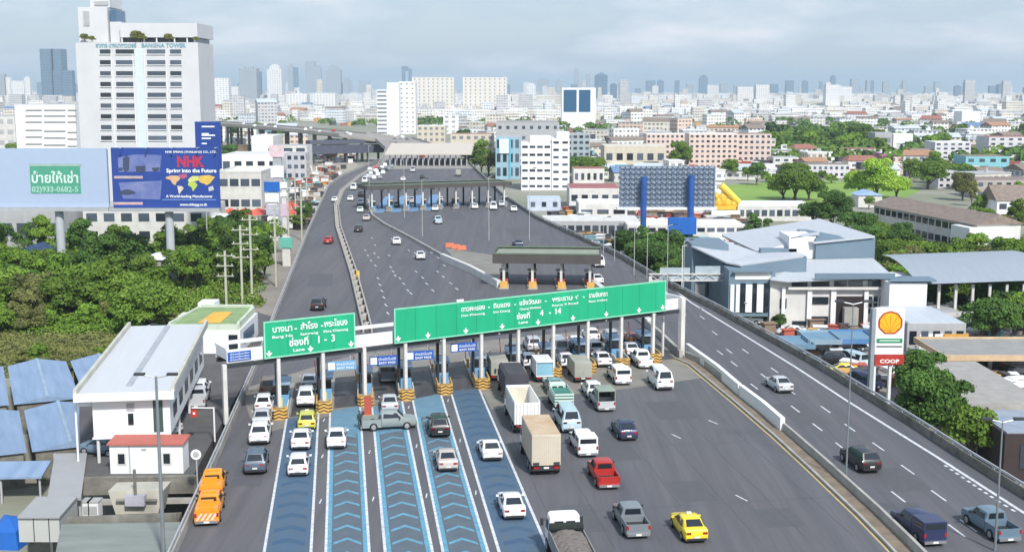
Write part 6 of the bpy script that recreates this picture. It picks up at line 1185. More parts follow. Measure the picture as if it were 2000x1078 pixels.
ga, gb_ = P(1270, 556, 0), P(1447, 640, -2); t = thing('sign_gantry', 'pale steel sign gantry seen from behind over the right road', 'gantry', ga, 0); L_ = PD(1443, 545, ga.y).x-ga.x; zb_ = PD(1300, 549, ga.y).z
part(MB().box(-0.25, 0.25, -0.25, 0.25, 0, zb_+0.8), 'post', offwhite, t); part(MB().box(L_-0.3, L_+0.3, -0.3, 0.3, -8, zb_+1.0), 'post', offwhite, t)
tr = MB().box(-0.3, L_+0.3, -0.2, -0.05, zb_, zb_+0.2).box(-0.3, L_+0.3, -0.2, -0.05, zb_+1.1, zb_+1.3)
for i in range(12): xa = L_*i/12; xb = L_*(i+1)/12; tr.cyl((xa, -0.12, zb_+0.2) if i % 2 else (xa, -0.12, zb_+1.1), (xb, -0.12, zb_+1.1) if i % 2 else (xb, -0.12, zb_+0.2), 0.06, n=5)
part(tr, 'truss', offwhite, t)
for pa, pb, ya in ((1289, 1348, 523), (1358, 1407, 520)): xa = PD(pa, 530, ga.y).x-ga.x; xb = PD(pb, 530, ga.y).x-ga.x; zt = PD(pa, ya, ga.y).z; part(MB().box(xa, xb, 0.1, 0.2, zb_+0.1, zt), 'sign_back', mat('sign_back', (0.42, 0.50, 0.56), 0.5), t)
# posts of the right parapet lamps handled above; low boats of the play area
t = thing('inflatable_slide', 'yellow inflatable slide behind the blue billboard frame', 'slide', P(1418, 432, GZ)); ym = mat('inflatable_yellow', (0.85, 0.50, 0.04), 0.5, var=0.15)
A = Vector(t.location); Y0 = A.y; 
def blob(mb, c, r, n=10, m=6):
    o = len(mb.v)
    for i in range(m+1):
        f_ = math.pi*i/m
        for j in range(n): a = 2*math.pi*j/n; mb.v.append((c[0]+r[0]*math.sin(f_)*math.cos(a), c[1]+r[1]*math.sin(f_)*math.sin(a), c[2]+r[2]*math.cos(f_)))
    for i in range(m):
        for j in range(n): mb.f.append((o+i*n+j, o+(i+1)*n+j, o+(i+1)*n+(j+1) % n, o+i*n+(j+1) % n))
    return mb
for px_, py_, rx_, rz_ in ((1405, 398, 1.5, 1.9), (1413, 392, 1.6, 2.2), (1423, 399, 1.7, 1.7), (1434, 400, 1.4, 1.6), (1400, 384, 0.9, 1.2)): q_ = hx(px_, py_, Y0); part(blob(MB(), (q_[0], 1.5, q_[1]), (rx_, 1.4, rz_)), 'air_cushion', ym, t)
hb(1397, 1438, 402, 410, 0, 5, 'base', ym); a0 = hx(1408, 362, Y0+1); a1 = hx(1444, 396, Y0+1); part(MB().cyl((a0[0], 1, a0[1]), (a1[0], 1, a1[1]), 1.1, 0.9, 10), 'chute', mat('inflatable_bright', (0.88, 0.66, 0.08), 0.5), t)
part(MB().box(hx(1390, 400, Y0)[0], hx(1446, 400, Y0)[0], -0.3, 6, 0, hx(1400, 411, Y0)[1]), 'platform', white, t)
# ================================================================ MID DISTANCE BUILDINGS
pinkw = mat('pink_wall', (0.72, 0.56, 0.49), 0.7, var=0.08); aqua = mat('aqua_wall', (0.22, 0.52, 0.58), 0.7, var=0.08); lilac = mat('lilac_white', (0.66, 0.65, 0.68), 0.7)
MB_ = [
 ('office_block', 'white six storey office with stepped right wing beside the far plaza', 1018, 1076, 280, 372, 16, white, white, (6, 4), (0.75, 0.3)),
 ('office_block', 'white wing with short window strips right of the six storey office', 1077, 1112, 272, 372, 20, white, white, (7, 2), (0.6, 0.3)),
 ('glass_showroom', 'pale blue glass front building with white screen beside the white office', 968, 1016, 268, 350, 22, mat('pale_blue_clad', (0.32, 0.50, 0.60), 0.5), greywall, (3, 4), (0.6, 0.6)),
 ('warehouse', 'weathered grey warehouse behind the glass front building', 969, 1092, 240, 300, 50, greywall, mat('grimy_roof', (0.33, 0.32, 0.31), 0.8), (3, 8), (0.4, 0.3)),
 ('office_block', 'grey blue apartment block with many balconies right of the white office', 1106, 1152, 262, 330, 14, mat('greyblue_wall', (0.36, 0.42, 0.45), 0.7), greywall, (6, 4), (0.6, 0.45)),
 ('tower_block', 'white tower with blind middle and window strips on both sides', 780, 812, 160, 262, 22, white, white, (11, 3), (0.35, 0.25)),
 ('tower_block', 'window banded left wing of the white tower', 737, 757, 176, 264, 24, white, white, (11, 1), (0.9, 0.45)),
 ('tower_block', 'blank white middle wing of the tower', 757, 780, 162, 264, 20, white, white, None, None),
 ('housing_slab', 'cream housing slab with vertical ribs right of the white tower', 806, 887, 152, 222, 30, mat('pale_cream_wall', (0.74, 0.70, 0.63), 0.7), white, (10, 9), (0.22, 0.4)),
 ('housing_slab', 'cream housing slab with vertical ribs standing alone', 905, 990, 152, 222, 30, mat('pale_cream_wall', (0.74, 0.70, 0.63), 0.7), white, (10, 9), (0.22, 0.4)),
 ('twin_glass_building', 'white building with two large dark blue glass fields', 1097, 1163, 172, 250, 25, white, white, None, None),
 ('apartment_block', 'pale yellow low block beside the white tower', 815, 870, 246, 290, 16, cream, white, (4, 5), (0.5, 0.45)),
 ('apartment_block', 'cream building with orange roof beyond the far plaza', 880, 965, 262, 292, 18, cream, redroof, (2, 6), (0.5, 0.4)),
 ('apartment_block', 'pink and white apartment slab, left of two', 1262, 1345, 262, 312, 14, pinkw, white, (5, 9), (0.5, 0.45)),
 ('apartment_block', 'pink apartment slab with pale bays, nearer one', 1345, 1440, 262, 330, 16, pinkw, white, (7, 9), (0.5, 0.45)),
 ('apartment_block', 'pale pink apartment slab right of the nearer pink one', 1440, 1505, 262, 326, 16, mat('pale_pink_wall', (0.68, 0.56, 0.50), 0.7), brownroof, (6, 6), (0.5, 0.45)),
 ('warehouse', 'wide cream warehouse roof behind the tower crane', 1180, 1300, 286, 330, 25, cream, mat('cream_roof', (0.66, 0.63, 0.55), 0.7), (1, 6), (0.6, 0.3)),
 ('warehouse', 'pale long warehouse right of the white office', 1112, 1212, 368, 408, 20, offwhite, mat('maroon_roof', (0.35, 0.12, 0.12), 0.7), (1, 5), (0.6, 0.3)),
 ('warehouse', 'white shed with sloping roof left of the blue billboard posts', 1130, 1225, 398, 432, 16, offwhite, white, (1, 3), (0.7, 0.25)),
 ('warehouse', 'small blue white shed right of the far canopy', 1030, 1095, 388, 412, 10, mat('shed_blue_white', (0.55, 0.62, 0.75), 0.7), mat('shed_blue_roof', (0.50, 0.60, 0.74), 0.6), (1, 3), (0.4, 0.4)),
 ('market_hall', 'long white flat roof shops between the blue posts', 1225, 1455, 440, 478, 14, offwhite, white, (2, 12), (0.75, 0.4)),
 ('market_hall', 'low white market roof left of the first blue post', 1060, 1250, 432, 470, 14, greywall, offwhite, (1, 12), (0.75, 0.5)),
 ('market_hall', 'white market roof with orange tents in front of the green field', 1440, 1590, 402, 432, 16, offwhite, white, (1, 10), (0.7, 0.4)),
 ('townhouse', 'aqua blue house among the right hand trees', 1885, 1970, 306, 338, 16, aqua, brownroof, (2, 4), (0.5, 0.4)),
 ('apartment_block', 'white four storey block with brown roof at the right edge', 1930, 2050, 268, 305, 20, lilac, redroof, (4, 7), (0.45, 0.4)),
 ('apartment_block', 'white stepped four storey block left of the brown roofed block', 1825, 1895, 278, 312, 18, lilac, white, (4, 5), (0.5, 0.4)),
 ('townhouse', 'magenta house with white roof in the middle of the right suburb', 1722, 1756, 300, 320, 14, mat('magenta_wall', (0.55, 0.10, 0.35), 0.7), white, (1, 2), (0.5, 0.4)),
 ('warehouse', 'red roofed hall left of the magenta house', 1655, 1722, 292, 312, 18, offwhite, redroof, (1, 4), (0.5, 0.4)),
 ('warehouse', 'blank white hall above the magenta house', 1744, 1782, 262, 290, 16, white, white, None, None),
 ('warehouse', 'grey hall left of the blank white hall', 1708, 1742, 260, 290, 16, greywall, greywall, (1, 2), (0.6, 0.3)),
 ('townhouse', 'pale grey row of terraced houses below the trees', 1575, 1660, 322, 348, 14, lilac, brownroof, (2, 8), (0.5, 0.4)),
 ('townhouse', 'white windowed house with grey lower roof left of the olive tree', 1832, 1870, 335, 368, 12, lilac, greywall, (3, 3), (0.5, 0.45)),
 ('townhouse', 'brown roofed long houses at the right edge', 1905, 2050, 352, 388, 16, mat('taupe_wall', (0.42, 0.38, 0.36), 0.7), brownroof, (2, 8), (0.5, 0.4)),
 ('office_block', 'tall white blank wall block far right', 1878, 1914, 218, 245, 25, white, white, None, None),
 ('townhouse', 'grey white house below the trees right of centre', 1510, 1560, 308, 330, 12, offwhite, greywall, (2, 3), (0.5, 0.4)),
 ('warehouse', 'white workshop strip left of the pink slabs', 1120, 1180, 330, 362, 14, offwhite, redroof, (1, 5), (0.5, 0.4)),
]
for nm, lab, a, b_, yt, yb, dep, wm, rm, wn, ws_ in MB_:
    kw = dict(win=wn, winsize=ws_) if wn else {}
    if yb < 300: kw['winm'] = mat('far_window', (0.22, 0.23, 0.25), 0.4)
    t, W_, H_ = building(nm, lab, a, b_, yt, yb, dep, wm, rm, group=None, parapet=0, **kw)
    if nm == 'twin_glass_building':
        A = Vector(t.location); Y0 = A.y
        for pa, pb in ((1101, 1126), (1131, 1153)): hb(pa, pb, 176, 219, -0.3, 0.28, 'glass_field', mat('deep_blue_glass', (0.03, 0.11, 0.22), 0.2))
    if nm == 'glass_showroom': A = Vector(t.location); Y0 = A.y; hb(975, 994, 272, 300, -0.6, 0.4, 'white_screen', mat('screen_white', (0.75, 0.85, 0.9), 0.4)); hb(994.5, 998, 272, 350, -0.6, 0.4, 'cyan_fin', mat('cyan_fin', (0.15, 0.50, 0.65), 0.4))
    if nm == 'housing_slab':
        for i in range(10): x = W_*i/9; part(MB().box(x-0.35, x+0.35, -0.8, -0.01, 0, H_+1.5), 'rib', white, t)
    if 'six storey' in lab: part(MB().box(W_*0.3, W_, 3, 12, H_+0.121, H_+2.6), 'roof_house', white, t)
# school building, long and oblique
sa_, sb_ = P(1705, 452, GZ), P(1905, 500, GZ); e = sb_-sa_; t = thing('school_building', 'long two storey school with brown roof running obliquely on the right', 'building', (sa_.x, sa_.y, GZ), math.atan2(e.y, e.x)); Ls = e.length; Hs = 7.2
part(MB().box(0, Ls, 0, 11, 0, Hs), 'walls', offwhite, t); part(MB().add([(-0.8, -1, Hs+0.02), (Ls+0.5, -1, Hs+0.02), (Ls+0.5, 12, Hs+0.02), (-0.8, 12, Hs+0.02), (-0.8, 5.5, Hs+2.2), (Ls+0.5, 5.5, Hs+2.2)], [(0, 1, 5, 4), (2, 3, 4, 5), (0, 4, 3), (1, 2, 5), (3, 2, 1, 0)]), 'roof', brownroof, t)
sw_ = MB().box(-1.2, 1.2, -0.1, -0.003, 0, 1.5).mesh('window')
for i in range(int(Ls/3.2)):
    for z in (1.5, 5.0): link('window', sw_, glassd, t, (1.8+i*3.2, 0, z))
part(MB().box(Ls-6, Ls+2, -3, 8, 0, Hs-0.5), 'end_block', white, t); part(MB().box(Ls+2, Ls+20, 2, 7, 0, 4.2), 'walkway', white, t)
building('gable_house', 'white gabled house with brown steep roof at the right edge', 1945, 2040, 392, 440, 12, white, brownroof, win=(2, 4), gable=4.0, cat='house')
building('temple_house', 'white house with steep grey gable beside the palms on the right', 1945, 1962, 392, 430, 8, white, greywall, gable=4, cat='house')
building('tent_house', 'small house with pale blue roof beside the dark round tree', 1676, 1722, 382, 405, 8, offwhite, mat('pale_blue_tent', (0.35, 0.5, 0.75), 0.6), gable=1.5, cat='house')
# tower crane
cA = P(1180, 322, GZ); t = thing('tower_crane', 'thin tower crane with long pale jib above the cream warehouse', 'crane', cA); A = cA; Y0 = A.y; a0 = hx(1204, 312, Y0); a1 = hx(1180, 266, Y0)
part(MB().cyl((a0[0], 0, 0), (a0[0], 0, a0[1]), 0.5, n=6), 'mast', darksteel, t); part(MB().cyl((a0[0], 0, a0[1]), (a1[0], 0, a1[1]), 0.7, 0.4, 6), 'boom', darksteel, t)
part(MB().box(a0[0]-3, a0[0]+3, -1, 1, a0[1]-1, a0[1]+1.5), 'cab', mat('crane_violet', (0.12, 0.12, 0.2), 0.6), t)
# ================================================================ SKYLINE
sky_glass = winmat('skyline_glass', (0.16, 0.24, 0.32), (0.08, 0.13, 0.2), 6, 4, (0.1, 0.9), (0.1, 0.6)); sky_white = winmat('skyline_white', (0.75, 0.75, 0.74), (0.30, 0.33, 0.36), 6, 4.2, (0.25, 0.75), (0.3, 0.75))
sky_grey = winmat('skyline_grey', (0.36, 0.40, 0.44), (0.2, 0.24, 0.28), 6, 4.2); sky_red = winmat('skyline_red', (0.55, 0.30, 0.28), (0.4, 0.28, 0.28), 6, 4.2)
SKY = [(83, 124, 96, 206, 0, 'dark twin slab glass tower standing apart at the left'), (0, 12, 145, 208, 2, 'grey tower at the very left edge of the skyline'), (14, 23, 151, 208, 1, 'slim white tower with a cap, left of a pair'), (50, 61, 152, 208, 1, 'slim white tower with a cap, right of a pair'), (24, 49, 158, 208, 1, 'cream block between two slim capped towers'),
       (124, 144, 138, 208, 0, 'teal glass tower just left of the office tower'), (394, 417, 150, 206, 3, 'dull red tower right of the office tower'), (418, 448, 153, 214, 1, 'broad white tower right of the dull red tower'), (449, 466, 170, 208, 1, 'lower white tower between two taller ones'), (468, 503, 134, 206, 2, 'pale glass tower with dark stripe'), (505, 512, 140, 200, 0, 'narrow blue tower in the gap'),
       (523, 551, 136, 206, 1, 'white tower with rounded crown'), (563, 574, 128, 180, 2, 'first slim grey tower of a pair'), (575, 583, 132, 176, 0, 'second slim grey tower of a pair'), (597, 616, 120, 180, 2, 'tallest grey tower of the centre left skyline'), (616, 628, 131, 180, 2, 'lower shoulder tower beside the tallest'), (637, 666, 137, 182, 2, 'grey tower with rounded top and pale face'),
       (785, 792, 130, 160, 0, 'left leg of the ring shaped grey tower'), (1121, 1131, 136, 172, 2, 'slim pale tower in the hazy centre'), (1145, 1153, 145, 172, 2, 'thin spire tower right of the slim one'), (1162, 1186, 148, 205, 0, 'pointed blue glass tower right of the twin glass building'), (1192, 1205, 165, 200, 0, 'small dark tower in the centre haze'), (1208, 1218, 163, 200, 2, 'grey slab tower in the centre haze'),
       (1262, 1280, 158, 190, 0, 'blue pair tower, left'), (1284, 1296, 158, 188, 0, 'blue pair tower, right'), (1366, 1382, 152, 192, 0, 'rounded blue tower of the right haze'), (1535, 1550, 158, 188, 0, 'blue tower left of the slim dark one'), (1622, 1631, 149, 176, 0, 'slim dark tower rising above the right skyline'), (1662, 1678, 155, 185, 2, 'grey tower right of the slim dark one'), (1692, 1706, 158, 186, 0, 'blue slab below the sky at the right'),
       (1762, 1772, 158, 186, 2, 'thin grey tower at the right'), (1884, 1902, 161, 186, 0, 'blue tower, left of three at the far right'), (1932, 1944, 168, 186, 0, 'small blue tower, middle of three at the far right'), (1950, 1970, 165, 188, 0, 'broad blue tower, right of three at the far right'),
       (1612, 1640, 166, 190, 1, 'broad white tower at the right skyline'), (1640, 1662, 170, 192, 1, 'white tower joined to the broad one'), (1052, 1072, 155, 190, 2, 'pale tower left of the twin glass building'), (700, 722, 158, 186, 2, 'grey block left of the white tower'), (672, 682, 152, 184, 2, 'thin grey tower in the gap right of the rounded one'), (1030, 1046, 165, 200, 1, 'white frame tower left of the twin glass building'), (1476, 1502, 166, 205, 1, 'white tower block at right centre'), (1440, 1470, 170, 205, 1, 'long white block at right centre'),
       (560, 600, 184, 215, 1, 'low white mass before the slim grey pair'), (612, 655, 182, 215, 1, 'low white mass before the tallest grey tower'), (866, 896, 225, 262, 1, 'white block before the cream slabs')]
for i, (a, b_, yt, yb_, k, lab) in enumerate(SKY):
    base = 206 + (i*7) % 10 if yb_ < 200 else max(yb_, 204); base = max(base, 200+ (k != 1)*(-3))
    if k in (0, 2) and yb_ < 195: base = 191
    A_, B_, H_ = fit(a, b_, base, yt); W_ = (B_-A_).length; dp = W_*0.8
    t = thing('skyscraper', lab+' on the skyline', 'skyscraper', A_, 0, 'towers of the distant skyline'); m_ = (sky_glass, sky_white, sky_grey, sky_red)[k]
    part(MB().box(0, W_, 0, dp, 0, H_), 'shaft', m_, t)
    if i == 0: part(MB().box(W_*0.55, W_*0.62, -2, -0.1, 0, H_), 'recess', darksteel, t); part(MB().box(W_*0.62, W_, -6, -2.1, 0, H_*0.62), 'front_slab', m_, t)
    elif i == 17:
        part(MB().box(W_*1.9, W_*2.8, 0, dp, 0, H_*0.93), 'right_leg', m_, t); part(MB().box(W_+1, W_*1.9-1, 0, dp, H_*0.86, H_), 'bridge', m_, t); part(MB().box(W_+1, W_*1.9-1, 0, dp, 0, H_*0.5), 'infill', m_, t)
    elif i == 20: part(MB().add([(0, 0, H_+0.1), (W_, 0, H_+0.1), (W_, dp, H_+0.1), (0, dp, H_+0.1), (W_/2, dp/2, H_*1.12)], [(0, 1, 4), (1, 2, 4), (2, 3, 4), (3, 0, 4)]), 'spire', m_, t)
    elif i % 3 == 0: part(MB().box(W_*0.25, W_*0.75, dp*0.2, dp*0.7, H_+0.1, H_*1.05), 'crown', m_, t)
    elif i in (11, 16, 25): part(MB().cyl((W_/2, dp*0.1, H_+0.1), (W_/2, dp*0.9, H_+0.1), W_*0.35, n=16), 'crown', m_, t)
# ================================================================ THE CITY BETWEEN: individual houses near, one mass far
cw = [winmat('house_wall_%d' % i, c, g) for i, (c, g) in enumerate([((0.78, 0.77, 0.74), (0.16, 0.17, 0.19)), ((0.66, 0.62, 0.55), (0.14, 0.14, 0.15)), ((0.55, 0.55, 0.56), (0.12, 0.13, 0.15)), ((0.70, 0.55, 0.46), (0.15, 0.13, 0.13)), ((0.74, 0.76, 0.79), (0.12, 0.16, 0.22))])]
cn_ = ['white', 'cream', 'grey', 'pinkish', 'bluish white']
cr = [(white, 'white'), (greywall, 'grey'), (redroof, 'red'), (mat('orange_roof', (0.42, 0.235, 0.14), 0.8, var=0.15), 'orange'), (brownroof, 'brown'), (palegrey_roof, 'pale metal'), (mat('blue_sheet_roof', (0.15, 0.25, 0.42), 0.6), 'blue')]
def inside(x, y, poly):
    c = False; n = len(poly)
    for i in range(n):
        x1, y1 = poly[i]; x2, y2 = poly[(i+1) % n]
        if (y1 > y) != (y2 > y) and x < (x2-x1)*(y-y1)/(y2-y1)+x1: c = not c
    return c
KEEP_ = 0; KEEP = [[(150, 500), (395, 500), (395, 280), (150, 280)], [(560, 480), (1120, 480), (960, 300), (900, 255), (650, 245), (560, 300)], [(560, 262), (650, 275), (720, 255), (560, 238)], [(1395, 405), (1400, 352), (1700, 345), (1800, 400)], [(1500, 310), (1500, 250), (1720, 250), (1700, 310)], [(410, 300), (610, 300), (610, 380), (410, 380)]]
occ = [(a, b_, yb) for _, _, a, b_, yt, yb, *_r in MB_]
regions = [(300, 'left of the tower'), (560, 'left of the viaduct'), (760, 'near the white tower'), (1000, 'near the cream slabs'), (1250, 'near the twin glass fields'), (1500, 'behind the pink slabs'), (1750, 'right of the pink slabs'), (2100, 'at the far right')]
r4 = random.Random(21); cnt = 0; HM = {}
def unit_house(kind):
    if kind not in HM:
        HM[kind] = 1
    return kind
tries = 0; placed = []
while cnt < 288 and tries < 20000:
    tries += 1; px = r4.uniform(-30, 2030); py = 212+ (r4.random()**1.25)*190
    if px < 400 and py > 330: continue
    if any(inside(px, py, k) for k in KEEP): continue
    if py > 335 and not (px > 1560 or 1050 < px < 1500): continue
    if 400 < px < 560 and 290 < py: continue
    if px < 160 and py > 290: continue
    s = (py-178)/37.5; w_ = r4.uniform(9, 24)*(1.1 if py < 245 else 0.75 if py > 310 else 1); d_ = r4.uniform(8, 18); h_ = r4.choice([4, 6, 7, 9, 10, 13])*(1.3 if py < 240 else 1)
    if r4.random() < 0.08: h_ *= 2; 
    if px > 1550: h_ = min(h_, 9)
    if py > 310: h_ = min(h_, 6.5); d_ = min(d_, 11)
    wp_ = w_*s
    if any(abs(px-q[0]) < (wp_+q[2])/2*0.9 and abs(py-q[1]) < 4.2+ (py-200)*0.02 for q in placed): continue
    if any(a-wp_/2-2 < px < b_+wp_/2+2 and yb-9 < py < yb+ (h_*s) for a, b_, yb in occ): continue
    placed.append((px, py, wp_)); cnt += 1
    ci = r4.choices(range(5), (6, 3, 2, 1.2, 2.5))[0]; ri = r4.choices(range(7), (3.5, 2.6, 1.1, 0.7, 2.6, 2.5, 0.5) if px > 1100 else (5, 2, 0.8, 0.5, 1, 2.5, 0.4))[0]
    reg = next(n for lim, n in regions if px < lim); size = 'tall' if h_ > 12 else 'low' if h_ <= 6 else 'mid height'; dist = 'far off' if py < 240 else 'midway' if py < 290 else 'nearer'
    lab = f'{size} {cn_[ci]} building with {cr[ri][1]} roof {dist} {reg}'
    A_ = P(px, py, GZ); rz_ = r4.uniform(-0.5, 0.5); t = thing('city_building', lab, 'building', (A_.x, A_.y, GZ), rz_, lab.replace('building', 'buildings'))
    part(MB().box(-w_/2, w_/2, 0, d_, 0, h_), 'walls', cw[ci], t)
    if ri in (2, 3, 4, 6) or (ri == 5 and r4.random() < 0.6): part(MB().add([(-w_/2-0.5, -0.5, h_+0.02), (w_/2+0.5, -0.5, h_+0.02), (w_/2+0.5, d_+0.5, h_+0.02), (-w_/2-0.5, d_+0.5, h_+0.02), (-w_/2+ (2 if ri == 2 else -0.5), d_/2, h_+d_*0.22), (w_/2- (2 if ri == 2 else -0.5), d_/2, h_+d_*0.22)], [(0, 1, 5, 4), (2, 3, 4, 5), (0, 4, 3), (1, 2, 5), (3, 2, 1, 0)]), 'roof', cr[ri][0], t)
    else:
        part(MB().box(-w_/2-0.2, w_/2+0.2, -0.2, d_+0.2, h_+0.01, h_+0.5), 'roof', cr[ri][0], t)
        for k_ in range(r4.choice([0, 1, 1, 2])): x_ = r4.uniform(-w_/2.3, w_/2.6); y_ = r4.uniform(0.5, d_-2); part(MB().cyl((x_, y_+1, h_+0.51), (x_, y_+1, h_+2.2), 0.6, n=8), 'water_tank', steel, t)
        if r4.random() < 0.5: x = r4.uniform(-w_/3, w_/4); part(MB().box(x, x+3, d_*0.3, d_*0.3+3, h_+0.51, h_+3), 'roof_house', cw[ci], t)
print('city buildings', cnt, tries)
# small hazy towers along the horizon
for i in range(62):
    px = 10+i*32.5+r4.uniform(-12, 12); wpx = r4.uniform(6, 15); yt = r4.uniform(157, 178); base = r4.uniform(187, 193)
    if 140 < px < 395: continue
    A_, B_, H_ = fit(px, px+wpx, base, yt); side_ = 'left of the white tower' if px < 736 else 'between the white tower and the twin glass building' if px < 1100 else 'right of the twin glass building'; k_ = r4.choice([0, 0, 2, 2, 1]); lab = f'small hazy {["blue", "white", "grey"][k_]} tower on the skyline {side_}'
    t = thing('skyscraper', lab, 'skyscraper', A_, 0, lab.replace('tower on', 'towers on')); part(MB().box(0, (B_-A_).length, 0, (B_-A_).length*0.7, 0, H_), 'shaft', (sky_glass, sky_white, sky_grey)[k_], t)
    if i % 3 == 0: part(MB().box(0.2*(B_-A_).length, 0.7*(B_-A_).length, 2, 12, H_+0.1, H_*1.06), 'crown', (sky_glass, sky_white, sky_grey)[k_], t)
for gi, (ci, dens) in enumerate(((0, 2200), (1, 1500), (2, 1100), (4, 700))):
    mb = MB()
    for i in range(dens):
        px = r4.uniform(-80, 2080); py = 178+ 7+ 52*r4.random()**1.4
        if (150 < px < 392 and py > 200) or (py > 215 and any(inside(px, py, k) for k in KEEP)): continue
        A_ = P(px, py, GZ); sc_ = 1+A_.y/2500*0.6; w_ = r4.uniform(7, 26)*sc_; d_ = r4.uniform(8, 20); h_ = r4.choice([5, 7, 9, 12, 16, 22])*(1 if A_.y < 2500 else 1.2)*(0.6 if py > 212 else 1)
        if r4.random() < 0.05: h_ *= 2.4; w_ *= 0.6
        c_, s_ = math.cos(r4.uniform(-0.4, 0.4)), 0; mb.box(A_.x-w_/2, A_.x+w_/2, A_.y, A_.y+d_, GZ, GZ+h_)
    struct('distant_city', mb, cw[ci], ['white', 'cream', 'grey', None, 'bluish white'][ci]+' buildings of the far city mass towards the horizon', 'stuff')
for gi, (m_, dens, nm) in enumerate(((redroof, 90, 'red'), (brownroof, 240, 'brown'), (greywall, 260, 'grey'), (palegrey_roof, 220, 'pale metal'))):
    mb = MB()
    for i in range(dens):
        px = r4.uniform(0, 2050); py = 193+ 26*r4.random(); A_ = P(px, py, GZ); w_ = r4.uniform(15, 45); d_ = r4.uniform(10, 40); h_ = r4.uniform(6, 10); mb.box(A_.x-w_/2, A_.x+w_/2, A_.y, A_.y+d_, GZ, GZ+h_)
    struct('distant_roofs', mb, m_, nm+' roofs in the far city mass', 'stuff')

# stalls, sheds, parked cars and rubbish too small and many to tell apart
def clutter(name, m_, label, n, xr, yr, sz, seed, ok=lambda x, y: True):
    r_ = random.Random(seed); mb = MB()
    for i in range(n):
        px, py = r_.uniform(*xr), r_.uniform(*yr)
        if not ok(px, py): continue
        q = P(px, py, GZ); w_, d_, h_ = r_.uniform(*sz)*1.3, r_.uniform(*sz), r_.uniform(*sz)*0.7; M_ = Matrix.Translation(q) @ Matrix.Rotation(r_.uniform(-0.6, 0.6), 4, 'Z'); mb.box(-w_/2, w_/2, 0, d_, 0, h_, M_); mb.box(-w_/2-0.2, w_/2+0.2, -0.2, d_+0.2, h_+0.01, h_+0.15, M_)
    struct(name, mb, m_, label, 'stuff')
okm = lambda x, y: y < 505 and y < 440+(x-1040)*0.9 and not (1212 < x < 1396 and y < 412) and (x > 1110 or y > 425)
cl = [(white, 'white'), (mat('clutter_red', (0.5, 0.12, 0.08), 0.7), 'red'), (mat('clutter_brown', (0.25, 0.18, 0.13), 0.8), 'brown'), (mat('clutter_orange', (0.7, 0.4, 0.12), 0.7), 'orange'), (mat('clutter_dark', (0.08, 0.08, 0.09), 0.8), 'dark'), (mat('clutter_teal', (0.2, 0.45, 0.5), 0.7), 'teal')]
for i, (m_, nm) in enumerate(cl):
    clutter('market_clutter', m_, nm+' stalls and parked things of the market below the blue billboard frame', (170, 60, 110, 45, 150, 35)[i], (1085, 1460), (408, 505), (1.0, 3.6), 60+i, okm)
    clutter('suburb_clutter', m_, nm+' sheds and small things scattered between the suburban houses', (520, 150, 260, 110, 320, 90)[i], (400, 2020), (205, 345), (2.0, 6.5), 70+i, lambda x, y: not any(inside(x, y, k) for k in KEEP[1:]) and (x > 1000 or y < 300))
    clutter('roadside_clutter', m_, nm+' small roadside things left of the expressway bend', (150, 50, 120, 34, 120, 20)[i], (500, 700), (290, 450), (0.7, 2.8), 80+i, lambda x, y: x < 590+(450-y)*0.75 and x > 510)
    clutter('yard_clutter', m_, nm+' small things in the station yard and under the canopies', (50, 26, 40, 12, 60, 16)[i], (1500, 2000), (640, 760), (0.5, 1.9), 90+i, lambda x, y: y < 650+(x-1500)*0.55)
# ================================================================ TREES
import numpy as np
def tree_meshes(seed, R0, Hh, nb, leaves, ls, flat=0.7, trunk=2.5, spread=1.0, name='crown'):
    g = np.random.default_rng(seed); blobs = []
    for i in range(nb):
        a = g.uniform(0, 2*math.pi); rr_ = R0*math.sqrt(g.uniform(0, 1))*0.68*spread; z = trunk+(Hh-trunk)*g.uniform(0.22, 0.86)
        k = 1-0.55*abs((z-trunk)/(Hh-trunk)-0.42)*1.5; blobs.append((rr_*math.cos(a)*max(k, 0.3), rr_*math.sin(a)*max(k, 0.3), z, R0*g.uniform(0.18, 0.44)))
    V_ = []; per = leaves//nb
    for bx, by, bz, br in blobs:
        u = g.normal(size=(per, 3)); u /= np.linalg.norm(u, axis=1)[:, None]; u[:, 2] = np.where(u[:, 2] < -0.35, -u[:, 2], u[:, 2]); rad = br*(0.72+0.33*g.random(per)+0.25*(g.random(per) < 0.06))[:, None]
        c = np.array([bx, by, bz])+u*rad*np.array([1, 1, flat]); n = u+g.normal(size=(per, 3))*0.55; n /= np.linalg.norm(n, axis=1)[:, None]
        t_ = np.cross(n, g.normal(size=(per, 3))); t_ /= np.linalg.norm(t_, axis=1)[:, None]; b_ = np.cross(n, t_); s = ls*(0.6+0.8*g.random(per))[:, None]
        V_.append(np.stack([c-t_*s-b_*s*0.45, c+t_*s*0.1-b_*s*0.8, c+t_*s, c-t_*s*0.1+b_*s*0.8], 1))
    V_ = np.concatenate(V_).reshape(-1, 3); nq = len(V_)//4; me = bpy.data.meshes.new(name); me.vertices.add(len(V_)); me.vertices.foreach_set('co', V_.ravel().astype(np.float32)); me.loops.add(nq*4); me.loops.foreach_set('vertex_index', np.arange(nq*4, dtype=np.int32)); me.polygons.add(nq)
    me.polygons.foreach_set('loop_start', (np.arange(nq)*4).astype(np.int32)); me.update(calc_edges=True)
    tb_ = MB().cyl((0, 0, 0), (0.1, 0.05, trunk), R0*0.075, R0*0.05, 8); 
    for bx, by, bz, br in blobs[:7]: tb_.cyl((0.1, 0.05, trunk*0.85), (bx*0.8, by*0.8, bz), R0*0.035, R0*0.012, 5)
    return me, tb_.mesh('trunk')
